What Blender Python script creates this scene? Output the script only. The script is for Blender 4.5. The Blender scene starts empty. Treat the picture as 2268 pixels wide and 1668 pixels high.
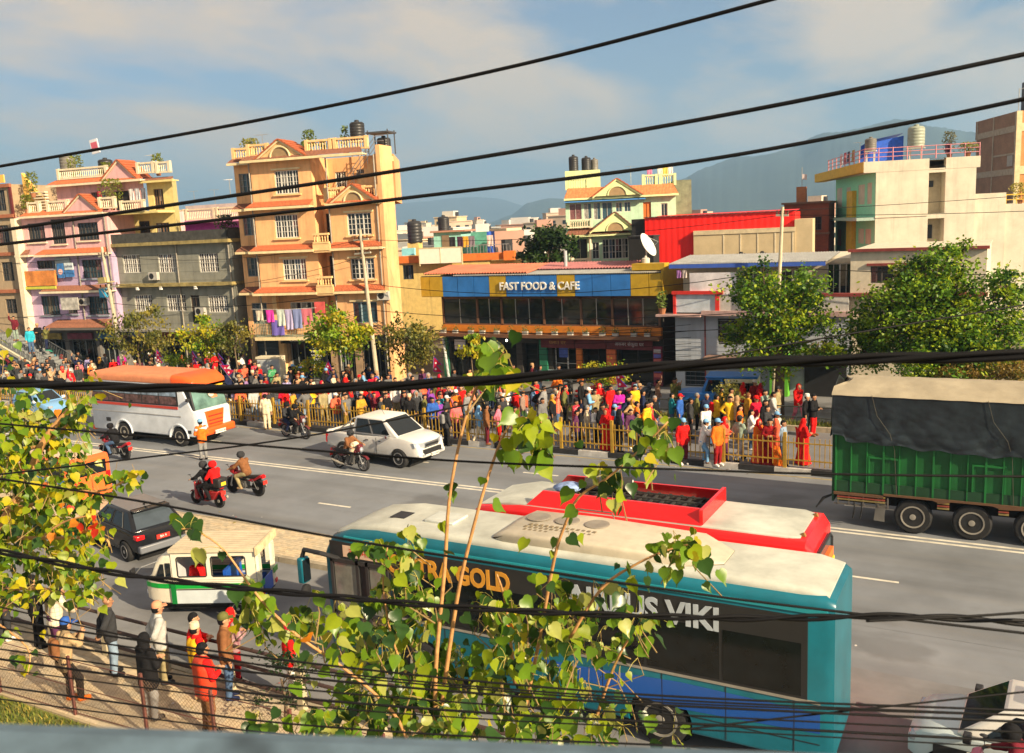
import bpy, bmesh, math, random
import numpy as np
from mathutils import Vector, Matrix, Euler
R = math.radians
rnd = random.Random(7)
S = bpy.context.scene
C = S.collection
# ------------------------------------------------------------------ camera
FPX, PITCH, ROLL, YAW, CAMH = 2002.0, .1672, .0477, .508, 9.2
PW, PH = 2268.0, 1668.0
_fw = Vector((-math.sin(YAW)*math.cos(PITCH), math.cos(YAW)*math.cos(PITCH), -math.sin(PITCH)))
_r0 = Vector((math.cos(YAW), math.sin(YAW), 0)); _u0 = _r0.cross(_fw)
_r = _r0*math.cos(ROLL) - _u0*math.sin(ROLL); _u = _r0*math.sin(ROLL) + _u0*math.cos(ROLL)
EYE = Vector((0, 0, CAMH))
cd = bpy.data.cameras.new('camera'); cam = bpy.data.objects.new('camera', cd); C.objects.link(cam)
cam.matrix_world = Matrix(((_r.x, _u.x, -_fw.x, 0), (_r.y, _u.y, -_fw.y, 0), (_r.z, _u.z, -_fw.z, CAMH), (0, 0, 0, 1)))
cd.sensor_width = 36; cd.sensor_fit = 'HORIZONTAL'; cd.lens = FPX/PW*36
cd.clip_start = .05; cd.clip_end = 30000
cd.dof.use_dof = True; cd.dof.focus_distance = 28; cd.dof.aperture_fstop = 7.5
S.camera = cam
# ------------------------------------------------------------------ world, sun, exposure
SUN_EL, SUN_DIR = R(27), Vector((.972, -.235, 0)).normalized()      # horizontal direction TO the sun
W = bpy.data.worlds.new('World'); S.world = W; W.use_nodes = True
nt = W.node_tree; N = nt.nodes; L = nt.links
bg = N['Background']
sky = N.new('ShaderNodeTexSky'); sky.sky_type = 'NISHITA'; sky.sun_disc = False
sky.sun_elevation = SUN_EL; sky.sun_rotation = math.atan2(SUN_DIR.x, SUN_DIR.y)
sky.air_density = 1.0; sky.dust_density = 5.5; sky.ozone_density = 1.5; sky.altitude = 1300
tc = N.new('ShaderNodeTexCoord'); sep = N.new('ShaderNodeSeparateXYZ'); L.new(tc.outputs['Generated'], sep.inputs[0])
def wmath(op, a, b=None, clamp=False):
    n = N.new('ShaderNodeMath'); n.operation = op; n.use_clamp = clamp
    for i, v in enumerate((a, b)):
        if v is None: continue
        if isinstance(v, (int, float)): n.inputs[i].default_value = v
        else: L.new(v, n.inputs[i])
    return n.outputs[0]
zz = wmath('ADD', wmath('MAXIMUM', sep.outputs[2], 0), .16)
cmb = N.new('ShaderNodeCombineXYZ')
L.new(wmath('DIVIDE', sep.outputs[0], zz), cmb.inputs[0]); L.new(wmath('DIVIDE', sep.outputs[1], zz), cmb.inputs[1])
ns = N.new('ShaderNodeTexNoise'); ns.inputs['Scale'].default_value = 1.15; ns.inputs['Detail'].default_value = 9
ns.inputs['Roughness'].default_value = .56; ns.inputs['Distortion'].default_value = .35
mp = N.new('ShaderNodeMapping'); mp.inputs['Scale'].default_value = (1.0, .62, 1); mp.inputs['Rotation'].default_value = (0, 0, .5); mp.inputs['Location'].default_value = (5.2, 1.1, 0)
L.new(cmb.outputs[0], mp.inputs[0]); L.new(mp.outputs[0], ns.inputs['Vector'])
rp = N.new('ShaderNodeValToRGB'); rp.color_ramp.elements[0].position = .40; rp.color_ramp.elements[1].position = .58
rp.color_ramp.elements[1].color = (.9, .9, .9, 1)
L.new(ns.outputs['Fac'], rp.inputs[0])
mx = N.new('ShaderNodeMixRGB'); L.new(rp.outputs[0], mx.inputs[0]); L.new(sky.outputs[0], mx.inputs[1])
mx.inputs[2].default_value = (8.0, 5.9, 3.95, 1)
L.new(mx.outputs[0], bg.inputs[0]); bg.inputs[1].default_value = .050
sl = bpy.data.lights.new('sun', 'SUN'); so = bpy.data.objects.new('sun', sl); C.objects.link(so)
sl.energy = 5.0; sl.angle = R(.53); sl.color = (1, .80, .53)
so.rotation_euler = (SUN_DIR*math.cos(SUN_EL) + Vector((0, 0, math.sin(SUN_EL)))).to_track_quat('Z', 'Y').to_euler()
so.location = (60, -20, 60)
vs = S.view_settings; vs.view_transform = 'Standard'; vs.look = 'None'; vs.gamma = 1; vs.use_curve_mapping = False; vs.exposure = 1.3
S.cycles.use_denoising = True
S.cycles.max_bounces = 6; S.cycles.diffuse_bounces = 3; S.cycles.glossy_bounces = 3; S.cycles.transmission_bounces = 4
S.cycles.volume_bounces = 1; S.cycles.transparent_max_bounces = 6; S.cycles.sample_clamp_indirect = 6
# ------------------------------------------------------------------ pixel helpers (source-photo pixels to places in the world)
def ray(px, py): return _r*((px-PW/2)/FPX) - _u*((py-PH/2)/FPX) + _fw
def G(px, py, z=0): d = ray(px, py); return EYE + d*((z-CAMH)/d.z)
def AT(px, py, dist): return EYE + ray(px, py)*dist
def PY(px, py, Y): d = ray(px, py); return EYE + d*(Y/d.y)
# ------------------------------------------------------------------ materials
MATS = {}
def M(name, col, rough=.65, metal=0, var=.16, scale=3.0, bump=0, bscale=40, streak=0, spec=.4, trans=0, emit=0, alpha=1):
    if name in MATS: return MATS[name]
    m = bpy.data.materials.new(name); m.use_nodes = True; t = m.node_tree; b = t.nodes['Principled BSDF']
    b.inputs['Roughness'].default_value = rough; b.inputs['Metallic'].default_value = metal
    b.inputs['Specular IOR Level'].default_value = spec
    b.inputs['Base Color'].default_value = (*col, 1)
    co = t.nodes.new('ShaderNodeTexCoord')
    last = None
    if var:
        n = t.nodes.new('ShaderNodeTexNoise'); n.inputs['Scale'].default_value = scale; n.inputs['Detail'].default_value = 5
        n.inputs['Roughness'].default_value = .62
        t.links.new(co.outputs['Object'], n.inputs['Vector'])
        r = t.nodes.new('ShaderNodeMapRange'); r.inputs[1].default_value = .25; r.inputs[2].default_value = .75
        r.inputs[3].default_value = 1-var*1.3; r.inputs[4].default_value = 1+var
        t.links.new(n.outputs['Fac'], r.inputs[0])
        mm = t.nodes.new('ShaderNodeMixRGB'); mm.blend_type = 'MULTIPLY'; mm.inputs[0].default_value = 1
        mm.inputs[1].default_value = (*col, 1); t.links.new(r.outputs[0], mm.inputs[2]); last = mm.outputs[0]
    if streak:                                                       # rain-wash stains running down
        mpn = t.nodes.new('ShaderNodeMapping'); mpn.inputs['Scale'].default_value = (2.6, 2.6, .22)
        t.links.new(co.outputs['Object'], mpn.inputs[0])
        n2 = t.nodes.new('ShaderNodeTexNoise'); n2.inputs['Scale'].default_value = 1.0; n2.inputs['Detail'].default_value = 6; n2.inputs['Roughness'].default_value = .7
        t.links.new(mpn.outputs[0], n2.inputs['Vector'])
        r2 = t.nodes.new('ShaderNodeMapRange'); r2.inputs[1].default_value = .5; r2.inputs[2].default_value = .78
        r2.inputs[3].default_value = 0; r2.inputs[4].default_value = streak
        t.links.new(n2.outputs['Fac'], r2.inputs[0])
        m2 = t.nodes.new('ShaderNodeMixRGB'); t.links.new(r2.outputs[0], m2.inputs[0])
        if last is None: m2.inputs[1].default_value = (*col, 1)
        else: t.links.new(last, m2.inputs[1])
        m2.inputs[2].default_value = (.05, .045, .04, 1); last = m2.outputs[0]
    if last is not None: t.links.new(last, b.inputs['Base Color'])
    if bump:
        n3 = t.nodes.new('ShaderNodeTexNoise'); n3.inputs['Scale'].default_value = bscale; n3.inputs['Detail'].default_value = 4
        t.links.new(co.outputs['Object'], n3.inputs['Vector'])
        bn = t.nodes.new('ShaderNodeBump'); bn.inputs['Strength'].default_value = bump; bn.inputs['Distance'].default_value = .02
        t.links.new(n3.outputs['Fac'], bn.inputs['Height']); t.links.new(bn.outputs[0], b.inputs['Normal'])
    if trans:
        tr = t.nodes.new('ShaderNodeBsdfTranslucent'); ms = t.nodes.new('ShaderNodeMixShader'); ms.inputs[0].default_value = trans
        if last is not None: t.links.new(last, tr.inputs[0])
        else: tr.inputs[0].default_value = (*col, 1)
        t.links.new(b.outputs[0], ms.inputs[1]); t.links.new(tr.outputs[0], ms.inputs[2])
        t.links.new(ms.outputs[0], t.nodes['Material Output'].inputs[0])
    if emit:
        b.inputs['Emission Color'].default_value = (*col, 1); b.inputs['Emission Strength'].default_value = emit
    if alpha < 1: b.inputs['Alpha'].default_value = alpha
    MATS[name] = m
    return m
def bricks(name, c1, c2, mortar, sx=4.2, sy=9):
    if name in MATS: return MATS[name]
    m = M(name, c1, .85, bump=.3); t = m.node_tree; b = t.nodes['Principled BSDF']
    br = t.nodes.new('ShaderNodeTexBrick'); br.inputs['Color1'].default_value = (*c1, 1); br.inputs['Color2'].default_value = (*c2, 1)
    br.inputs['Mortar'].default_value = (*mortar, 1); br.inputs['Scale'].default_value = 2; br.inputs['Mortar Size'].default_value = .012
    br.inputs['Brick Width'].default_value = .46; br.inputs['Row Height'].default_value = .15
    co = t.nodes.new('ShaderNodeTexCoord'); sp = t.nodes.new('ShaderNodeSeparateXYZ'); cb = t.nodes.new('ShaderNodeCombineXYZ')
    t.links.new(co.outputs['Object'], sp.inputs[0])
    ad = t.nodes.new('ShaderNodeMath'); ad.operation = 'ADD'; t.links.new(sp.outputs[0], ad.inputs[0]); t.links.new(sp.outputs[1], ad.inputs[1])
    t.links.new(ad.outputs[0], cb.inputs[0]); t.links.new(sp.outputs[2], cb.inputs[1]); t.links.new(cb.outputs[0], br.inputs['Vector'])
    n = t.nodes.new('ShaderNodeTexNoise'); n.inputs['Scale'].default_value = .9; n.inputs['Detail'].default_value = 6; t.links.new(co.outputs['Object'], n.inputs['Vector'])
    r = t.nodes.new('ShaderNodeMapRange'); r.inputs[3].default_value = .6; r.inputs[4].default_value = 1.35; t.links.new(n.outputs['Fac'], r.inputs[0])
    mm = t.nodes.new('ShaderNodeMixRGB'); mm.blend_type = 'MULTIPLY'; mm.inputs[0].default_value = 1
    t.links.new(br.outputs['Color'], mm.inputs[1]); t.links.new(r.outputs[0], mm.inputs[2]); t.links.new(mm.outputs[0], b.inputs['Base Color'])
    return m
# ------------------------------------------------------------------ objects
def tag(o, label=None, cat=None, group=None, kind=None):
    if label: o['label'] = label
    if cat: o['category'] = cat
    if group: o['group'] = group
    if kind: o['kind'] = kind
    return o
def thing(name, label, cat, loc=(0, 0, 0), rz=0, group=None, rot=None):
    o = bpy.data.objects.new(name, None); C.objects.link(o); o.location = loc
    o.rotation_euler = rot or (0, 0, rz); o.empty_display_size = .3
    return tag(o, label, cat, group)
def inst(name, mesh, parent=None, loc=(0, 0, 0), rot=(0, 0, 0), sc=(1, 1, 1), mats=None):
    o = bpy.data.objects.new(name, mesh); C.objects.link(o); o.parent = parent; o.location = loc; o.rotation_euler = rot; o.scale = sc
    if mats:
        for i, m in enumerate(mats):
            o.material_slots[i].link = 'OBJECT'; o.material_slots[i].material = m
    return o
def copy_tree(o, parent=None):
    c = o.copy(); C.objects.link(c)
    if parent: c.parent = parent
    for ch in o.children: copy_tree(ch, c)
    return c
class MB:
    def __init__(s): s.v = []; s.f = []; s.m = []
    def add(s, vs, fs, m=0):
        b = len(s.v); s.v += [tuple(v) for v in vs]; s.f += [tuple(b+i for i in f) for f in fs]; s.m += [m]*len(fs); return s
    def quad(s, a, b, c, d, m=0): return s.add((a, b, c, d), ((0, 1, 2, 3),), m)
    def box(s, x0, x1, y0, y1, z0, z1, m=0):
        return s.add(((x0,y0,z0),(x1,y0,z0),(x1,y1,z0),(x0,y1,z0),(x0,y0,z1),(x1,y0,z1),(x1,y1,z1),(x0,y1,z1)),
            ((0,3,2,1),(4,5,6,7),(0,1,5,4),(1,2,6,5),(2,3,7,6),(3,0,4,7)), m)
    def cyl(s, p0, p1, r0, r1=None, n=8, m=0, caps=True):
        r1 = r0 if r1 is None else r1; p0 = Vector(p0); p1 = Vector(p1); d = (p1-p0).normalized()
        a = d.orthogonal().normalized(); b = d.cross(a); vs = []
        for p, r in ((p0, r0), (p1, r1)):
            for i in range(n):
                t = 2*math.pi*i/n; vs.append(p + a*(r*math.cos(t)) + b*(r*math.sin(t)))
        fs = [(i, (i+1) % n, n+(i+1) % n, n+i) for i in range(n)]
        if caps: fs += [tuple(range(n-1, -1, -1)), tuple(range(n, 2*n))]
        return s.add(vs, fs, m)
    def tube(s, pts, r, n=6, m=0):
        pts = [Vector(p) for p in pts]; k = len(pts); rr = r if isinstance(r, (list, tuple)) else [r]*k
        vs = []; a = None
        for i in range(k):
            d = (pts[min(i+1, k-1)]-pts[max(i-1, 0)]).normalized()
            if a is None: a = d.orthogonal().normalized()
            else: a = (a - d*a.dot(d)).normalized() if (a-d*a.dot(d)).length > 1e-6 else d.orthogonal().normalized()
            b = d.cross(a)
            for j in range(n):
                t = 2*math.pi*j/n; vs.append(pts[i] + a*(rr[i]*math.cos(t)) + b*(rr[i]*math.sin(t)))
        fs = [(i*n+j, i*n+(j+1) % n, (i+1)*n+(j+1) % n, (i+1)*n+j) for i in range(k-1) for j in range(n)]
        fs += [tuple(range(n-1, -1, -1)), tuple(range((k-1)*n, k*n))]
        return s.add(vs, fs, m)
    def prism(s, poly, a, b, axis='y', m=0):                          # polygon (u, z) pushed from a to b
        k = len(poly); mk = {'y': lambda u, w, t: (u, t, w), 'x': lambda u, w, t: (t, u, w), 'z': lambda u, w, t: (u, w, t)}[axis]
        vs = [mk(u, w, a) for u, w in poly] + [mk(u, w, b) for u, w in poly]
        fs = [tuple(range(k)), tuple(range(2*k-1, k-1, -1))] + [(i, k+i, k+(i+1) % k, (i+1) % k) for i in range(k)]
        return s.add(vs, fs, m)
    def lathe(s, prof, c=(0, 0, 0), n=12, m=0):
        vs = [(c[0]+r*math.cos(2*math.pi*j/n), c[1]+r*math.sin(2*math.pi*j/n), c[2]+z) for r, z in prof for j in range(n)]
        fs = [(i*n+j, i*n+(j+1) % n, (i+1)*n+(j+1) % n, (i+1)*n+j) for i in range(len(prof)-1) for j in range(n)]
        fs += [tuple(range(n-1, -1, -1)), tuple(range((len(prof)-1)*n, len(prof)*n))]
        return s.add(vs, fs, m)
    def grid(s, rows, m=0, close=False):
        k = len(rows[0]); vs = [p for r in rows for p in r]
        fs = [(i*k+j, i*k+(j+1) % k, (i+1)*k+(j+1) % k, (i+1)*k+j) for i in range(len(rows)-1) for j in range(k if close else k-1)]
        return s.add(vs, fs, m)
    def mesh(s, name, mats=(), smooth=False, sharp=None):
        me = bpy.data.meshes.new(name); me.from_pydata(s.v, [], s.f)
        for m in mats: me.materials.append(m)
        if len(mats) > 1: me.polygons.foreach_set('material_index', s.m)
        if smooth:
            me.polygons.foreach_set('use_smooth', [True]*len(s.f))
            if sharp: me.set_sharp_from_angle(angle=R(sharp))
        me.update(); return me
    def build(s, name, mats=(), parent=None, smooth=False, sharp=None, kind=None, loc=(0, 0, 0), rot=(0, 0, 0)):
        if not isinstance(mats, (list, tuple)): mats = (mats,)
        o = inst(name, s.mesh(name, mats, smooth, sharp), parent, loc, rot)
        if kind: o['kind'] = kind
        return o
def struct(name, mb, mats, **k):
    return tag(mb.build(name, mats, **k), kind='structure')
def bevel(o, w=.02, seg=2, ang=40):
    b = o.modifiers.new('bevel', 'BEVEL'); b.width = w; b.segments = seg; b.limit_method = 'ANGLE'; b.angle_limit = R(ang)
    o.data.polygons.foreach_set('use_smooth', [True]*len(o.data.polygons)); o.data.set_sharp_from_angle(angle=R(50)); return o
def cut_holes(o, cutters):
    """boolean away cutter meshes (MB) from o, once, so that wheel arches are real openings"""
    tmp = []
    for c in cutters:
        t = c.build('cutter'); t.matrix_world = o.matrix_world.copy() if o.parent is None else o.parent.matrix_world @ o.matrix_world; tmp.append(t)
        t.parent = o.parent; t.matrix_basis = o.matrix_basis.copy()
        b = o.modifiers.new('cut', 'BOOLEAN'); b.operation = 'DIFFERENCE'; b.object = t; b.solver = 'EXACT'
    dg = bpy.context.evaluated_depsgraph_get(); dg.update()
    me = bpy.data.meshes.new_from_object(o.evaluated_get(dg))
    o.modifiers.clear(); o.data = me
    for t in tmp: bpy.data.objects.remove(t)
    return o
def text(name, body, mat, parent, size, loc, rot=(0, 0, 0), ext=.01, align='CENTER', sx=1.0, shear=0, bold=0):
    cu = bpy.data.curves.new(name, 'FONT'); cu.body = body; cu.size = size; cu.extrude = ext; cu.align_x = align; cu.align_y = 'CENTER'
    cu.shear = shear; cu.offset = bold; cu.resolution_u = 3; cu.materials.append(mat)
    tmp = bpy.data.objects.new(name, cu); C.objects.link(tmp)
    dg = bpy.context.evaluated_depsgraph_get(); me = bpy.data.meshes.new_from_object(tmp.evaluated_get(dg))
    bpy.data.objects.remove(tmp); me.name = name
    return inst(name, me, parent, loc, rot, (sx, 1, 1))
FRONT = (R(90), 0, 0)                                               # text standing upright, read from -y
# common materials
m_black = M('black_rubber', (.012, .012, .013), .8, var=.3)
m_dark = M('dark_paint', (.02, .02, .022), .5)
m_glass = M('window_glass', (.018, .028, .035), .07, var=.3, scale=1.5, spec=.6)
m_glassb = M('blue_glass', (.03, .07, .095), .08, var=.3, scale=1.5, spec=.6)
m_white = M('white_paint', (.78, .76, .70), .5, var=.08)
m_steel = M('steel', (.45, .45, .44), .35, .8)
m_conc = M('concrete', (.30, .285, .255), .9, var=.25, bump=.3, streak=.5)
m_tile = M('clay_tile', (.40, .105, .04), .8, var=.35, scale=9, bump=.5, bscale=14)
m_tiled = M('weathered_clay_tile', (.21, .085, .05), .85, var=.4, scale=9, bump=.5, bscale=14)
# ================================================================== ground, roads, hills, haze
m_asph = M('asphalt', (.185, .200, .222), .82, var=.22, scale=.35, bump=.25, bscale=60)
m_asph2 = M('old_asphalt', (.185, .190, .200), .85, var=.3, scale=.5, bump=.25, bscale=60)
def wear(m):
    '''tyre tracks along the road and darker patches'''
    t = m.node_tree; b = t.nodes['Principled BSDF']; src = b.inputs['Base Color'].links[0].from_socket; co = t.nodes.new('ShaderNodeTexCoord')
    def layer(src, scale, n, lo, hi, fac, col, kind='noise'):
        mp_ = t.nodes.new('ShaderNodeMapping'); mp_.inputs['Scale'].default_value = scale; t.links.new(co.outputs['Object'], mp_.inputs[0])
        nn = t.nodes.new('ShaderNodeTexNoise' if kind == 'noise' else 'ShaderNodeTexVoronoi'); nn.inputs['Scale'].default_value = n
        if kind == 'noise': nn.inputs['Detail'].default_value = 6; out = nn.outputs['Fac']
        else: nn.feature = 'DISTANCE_TO_EDGE'; out = nn.outputs['Distance']
        t.links.new(mp_.outputs[0], nn.inputs['Vector']); r = t.nodes.new('ShaderNodeMapRange'); r.inputs[1].default_value = lo; r.inputs[2].default_value = hi; r.inputs[3].default_value = fac if lo > hi or kind != 'noise' else 0; r.inputs[4].default_value = 0 if lo > hi or kind != 'noise' else fac
        t.links.new(out, r.inputs[0]); x = t.nodes.new('ShaderNodeMixRGB'); t.links.new(r.outputs[0], x.inputs[0]); t.links.new(src, x.inputs[1]); x.inputs[2].default_value = (*col, 1); return x.outputs[0]
    src = layer(src, (.02, .75, 1), 1.0, .45, .75, .5, (.06, .06, .06)); src = layer(src, (.05, .9, 1), 1.7, .5, .8, .35, (.24, .23, .21))
    src = layer(src, (.25, .35, 1), 1.0, .60, .66, .35, (.055, .055, .057))
    t.links.new(src, b.inputs['Base Color'])
wear(m_asph); wear(m_asph2)
m_line = M('road_paint', (.62, .59, .50), .7, var=.3, scale=2.5)
m_pave = M('paving', (.40, .32, .20), .9, var=.25, scale=.8, bump=.3, bscale=8)
m_paveg = M('grey_paving', (.165, .165, .175), .9, var=.2, scale=.8)
m_earth = M('earth', (.14, .12, .085), .95, var=.3, scale=.2)
m_kb = M('kerb_black', (.02, .02, .022), .8, var=.4, scale=3); m_kw = M('kerb_white', (.42, .41, .39), .8, var=.3, scale=3)
m_kerb = M('kerb_concrete', (.33, .28, .20), .85, var=.25)
m_grass = M('grass_blades', (.17, .20, .025), .7, var=.4, trans=.3)
m_soil = M('grass_ground', (.15, .16, .03), .95, var=.5, scale=2)
B = MB(); gx = [-7500, -2500, -900, -300, -90, 60, 300, 900, 2500, 7500]; gy = [-3000, -300, 80, 300, 900, 2500, 9000]
B.grid([[(x, y, -.03) for x in gx] for y in gy]); struct('ground', B, m_earth)
X0, X1 = -120, 40
def sheet(name, y0, y1, z, mat): struct(name, MB().grid([[(X0+(X1-X0)*i/20, y, z) for i in range(21)] for y in (y0, y1)]), mat)
sheet('service_road', 12.28, 18.15, .0, m_asph2)
sheet('main_road', 20.2, 31.75, .0, m_asph)
sheet('far_service_road', 39.4, 46.6, .0, m_asph2)
struct('traffic_island', MB().box(X0, -5, 18.3, 20.1, -.02, .13), m_pave)
struct('road_crossover', MB().grid([[(-5, 18.1, -.004), (40, 18.1, -.004)], [(-5, 20.25, -.004), (40, 20.25, -.004)]]), m_asph)
struct('footpath', MB().box(X0, X1, 31.95, 37.9, -.02, .1), m_paveg)
struct('planting_strip', MB().box(X0, X1, 38.1, 39.3, -.02, .18), m_soil)
struct('near_footpath', MB().box(X0, X1, 9.9, 12.15, -.02, .15), m_pave)
struct('near_verge', MB().box(X0, X1, 4.0, 9.9, -.02, .11), m_soil)
B = MB()
for x0, dx in ((X0, X1-X0),):
    for yy in (26.25, 26.52): B.box(x0, x0+dx, yy-.06, yy+.06, .001, .005)
struct('centre_line', B, m_line)
B = MB()
for k in range(-16, 6):
    x = -15.75+k*5.72; B.box(x, x+1.45, 28.75, 28.85, .001, .005)
    x = -20.7+k*5.72; B.box(x, x+1.4, 22.95, 23.05, .001, .005)
struct('lane_marking', B, m_line)
struct('edge_marking', MB().box(X0, X1, 31.42, 31.5, .001, .005), M('worn_yellow_paint', (.34, .27, .12), .8, var=.5, scale=1.2))
def kerb(y0, y1, z1, mats, x0, x1, step, label):
    t = thing('kerb', label, 'kerb', (0, 0, 0))
    me = [MB().box(.008, step-.008, 0, y1-y0, -.02, z1).mesh('kerb_stone', (m,)) for m in mats]
    for i in range(int((x1-x0)/step)): inst('kerb_stone', me[i % len(mats)], t, (x0+i*step, y0+rnd.uniform(-.006, .006), rnd.uniform(-.008, .008)))
kerb(31.75, 31.95, .2, (m_kb, m_kw), -75, 4, 1.28, 'black and white painted kerb below the yellow railing')
kerb(18.15, 18.3, .16, (m_kerb,), -45, -4.5, 1.0, 'brown concrete kerb of the paved island facing the buses')
kerb(20.1, 20.2, .15, (m_kerb,), -50, -4.5, 1.0, 'pale kerb of the paved island on the main road side')
kerb(12.15, 12.28, .17, (m_kerb,), -28, 2, 1.0, 'low kerb along the near footpath under the pipe railing')
kerb(37.9, 38.1, .3, (m_kerb,), -70, 4, 1.2, 'beige kerb of the planting strip behind the crowd')
# paving slabs of the near footpath and of the island, each with its joint
def pavers(name, x0, x1, y0, y1, z, sx, sy, mats):
    B = MB(); j = 0; y = y0
    while y < y1-.02:
        x = x0 + (sx/2 if j % 2 else 0)
        while x < x1:
            h = rnd.uniform(.004, .009); B.box(x+.006, x+sx-.006, y+.006, min(y+sy, y1)-.006, z-.02, z+h, rnd.randrange(len(mats))); x += sx
        y += sy; j += 1
    o = B.build(name, mats); o['kind'] = 'stuff'; return o
pm = [M('paver_%s' % n, c, .9, var=.2, scale=6) for n, c in (('sand', (.50, .41, .28)), ('buff', (.44, .37, .26)), ('ochre', (.53, .42, .27)))]
pavers('footpath_pavers', -24, -4, 9.95, 12.12, .15, .3, .2, pm)
pavers('island_pavers', -40, -5.3, 18.33, 20.08, .13, .26, .13, pm)
B = MB()
for i in range(420):                                                # scraps of paper, leaves and dust along the kerbs
    y = rnd.choice((31.6, 31.6, 32.2, 18.0, 20.4, 12.5, 11.0, 36.5, 34))+rnd.gauss(0, .35); x = rnd.uniform(-42, 0); a = rnd.uniform(0, 6.28); r_ = rnd.uniform(.02, .07); z = .135+.03 if 18.3 < y < 20.1 else .175 if y < 12.15 else .112 if y > 31.95 else .22 if y > 31.75 else .012
    if 31.7 < y < 32 or 12.1 < y < 12.3 or 18.1 < y < 18.35 or 20.05 < y < 20.25: continue
    B.add([(x+r_*math.cos(a+k*1.57)*(1 if k % 2 else .6), y+r_*math.sin(a+k*1.57), z+rnd.uniform(0, .012)) for k in range(4)], ((0, 1, 2, 3),), rnd.randrange(4))
B.build('litter', (M('litter_paper', (.55, .53, .5)), M('litter_leaf', (.30, .24, .06)), M('litter_dust', (.16, .13, .1)), M('litter_red', (.4, .08, .05))))['kind'] = 'stuff'
# grass on the near verge and on the planting strip
def grass(name, x0, x1, y0, y1, z, n, h):
    B = MB()
    for i in range(n):
        x, y = rnd.uniform(x0, x1), rnd.uniform(y0, y1); a = rnd.uniform(0, 6.28); hh = h*rnd.uniform(.5, 1.3); w = .012+.01*rnd.random()
        dx, dy = math.cos(a)*w, math.sin(a)*w; lx, ly = rnd.uniform(-.5, .5)*hh, rnd.uniform(-.5, .5)*hh
        B.add(((x-dx, y-dy, z), (x+dx, y+dy, z), (x+lx, y+ly, z+hh)), ((0, 1, 2),), rnd.randrange(3))
    o = B.build(name, (m_grass, M('grass_dry', (.33, .27, .05), .8, trans=.3), M('grass_dark', (.07, .11, .02), .8, trans=.3))); o['kind'] = 'stuff'
    return o
grass('verge_grass', -24, -8, 6.5, 9.85, .11, 16000, .11)
grass('strip_grass', -60, 4, 38.15, 39.25, .18, 12000, .22)
# hills
def hill(name, pts, dist, col, depth):
    B = MB(); rows = []; rr = random.Random(len(pts))
    dense = []
    for (a, b) in zip(pts[:-1], pts[1:]):
        for k in range(14):
            t = k/14; s = t*t*(3-2*t)*.5+t*.5; dense.append((a[0]+(b[0]-a[0])*t, a[1]+(b[1]-a[1])*s))
    dense.append(pts[-1])
    for fr in (0, .15, .35, .6, .85, 1, 1.2):
        row = []
        for px, py in dense:
            d = ray(px, py); hd = math.hypot(d.x, d.y); top = EYE + d*(dist/hd); dd = dist - depth*(1-fr)
            q = EYE + d*(dd/hd); zt = max(top.z, 2)
            h = zt*(math.sin(min(fr, 1)*math.pi/2)**1.2) if fr <= 1 else zt*.5
            h *= 1 + .10*math.sin(px*.035+fr*9)*(1-abs(2*min(fr, 1)-1))
            h += rr.uniform(-1, 1)*zt*.008
            row.append((q.x, q.y, h-2))
        rows.append(row)
    B.grid(rows); return struct(name, B, M(name+'_forest', col, .95, var=.4, scale=.004), smooth=True)
hill('far_hills', [(-500, 500), (0, 490), (300, 480), (700, 455), (880, 452), (1030, 436), (1100, 440), (1190, 462), (1300, 470), (1500, 470)], 6800, (.05, .06, .05), 1500)
hill('middle_hill', [(1085, 492), (1130, 476), (1170, 448), (1215, 438), (1262, 442), (1330, 470), (1450, 480)], 3900, (.035, .055, .04), 900)
hill('right_hills', [(1440, 470), (1505, 398), (1560, 372), (1640, 352), (1760, 328), (1830, 300), (1905, 283), (2010, 272), (2080, 281), (2150, 300), (2300, 312), (2450, 360), (2700, 400)], 3600, (.03, .05, .04), 1500)
# air: one even closed box round the whole place
hz = MB().box(-7400, 7400, -2900, 8900, -1.5, 490).build('haze'); hz['kind'] = 'stuff'
hm = bpy.data.materials.new('haze'); hm.use_nodes = True; ht = hm.node_tree
ht.nodes.remove(ht.nodes['Principled BSDF']); pv = ht.nodes.new('ShaderNodeVolumePrincipled')
pv.inputs['Color'].default_value = (.31, .53, .82, 1); pv.inputs['Density'].default_value = .00028; pv.inputs['Anisotropy'].default_value = .2
ht.links.new(pv.outputs[0], ht.nodes['Material Output'].inputs['Volume']); hz.data.materials.append(hm)
# ================================================================== buildings
def facade(B, x0, x1, z0, z1, y, holes, depth=.16, m=0):
    """front wall sheet with real recessed openings; holes = (x0,x1,z0,z1)"""
    xs = sorted({x0, x1, *[h[0] for h in holes], *[h[1] for h in holes]}); zs = sorted({z0, z1, *[h[2] for h in holes], *[h[3] for h in holes]})
    xs = [x for x in xs if x0 <= x <= x1]; zs = [z for z in zs if z0 <= z <= z1]
    for a, b in zip(xs[:-1], xs[1:]):
        for c, d in zip(zs[:-1], zs[1:]):
            cx, cz = (a+b)/2, (c+d)/2
            if not any(h[0] < cx < h[1] and h[2] < cz < h[3] for h in holes): B.quad((a, y, c), (b, y, c), (b, y, d), (a, y, d), m)
    for h in holes:
        a, b, c, d = h; e = y+depth
        B.quad((a, y, c), (a, e, c), (a, e, d), (a, y, d), m); B.quad((b, y, c), (b, y, d), (b, e, d), (b, e, c), m)
        B.quad((a, y, c), (b, y, c), (b, e, c), (a, e, c), m); B.quad((a, y, d), (a, e, d), (b, e, d), (b, y, d), m)
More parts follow.
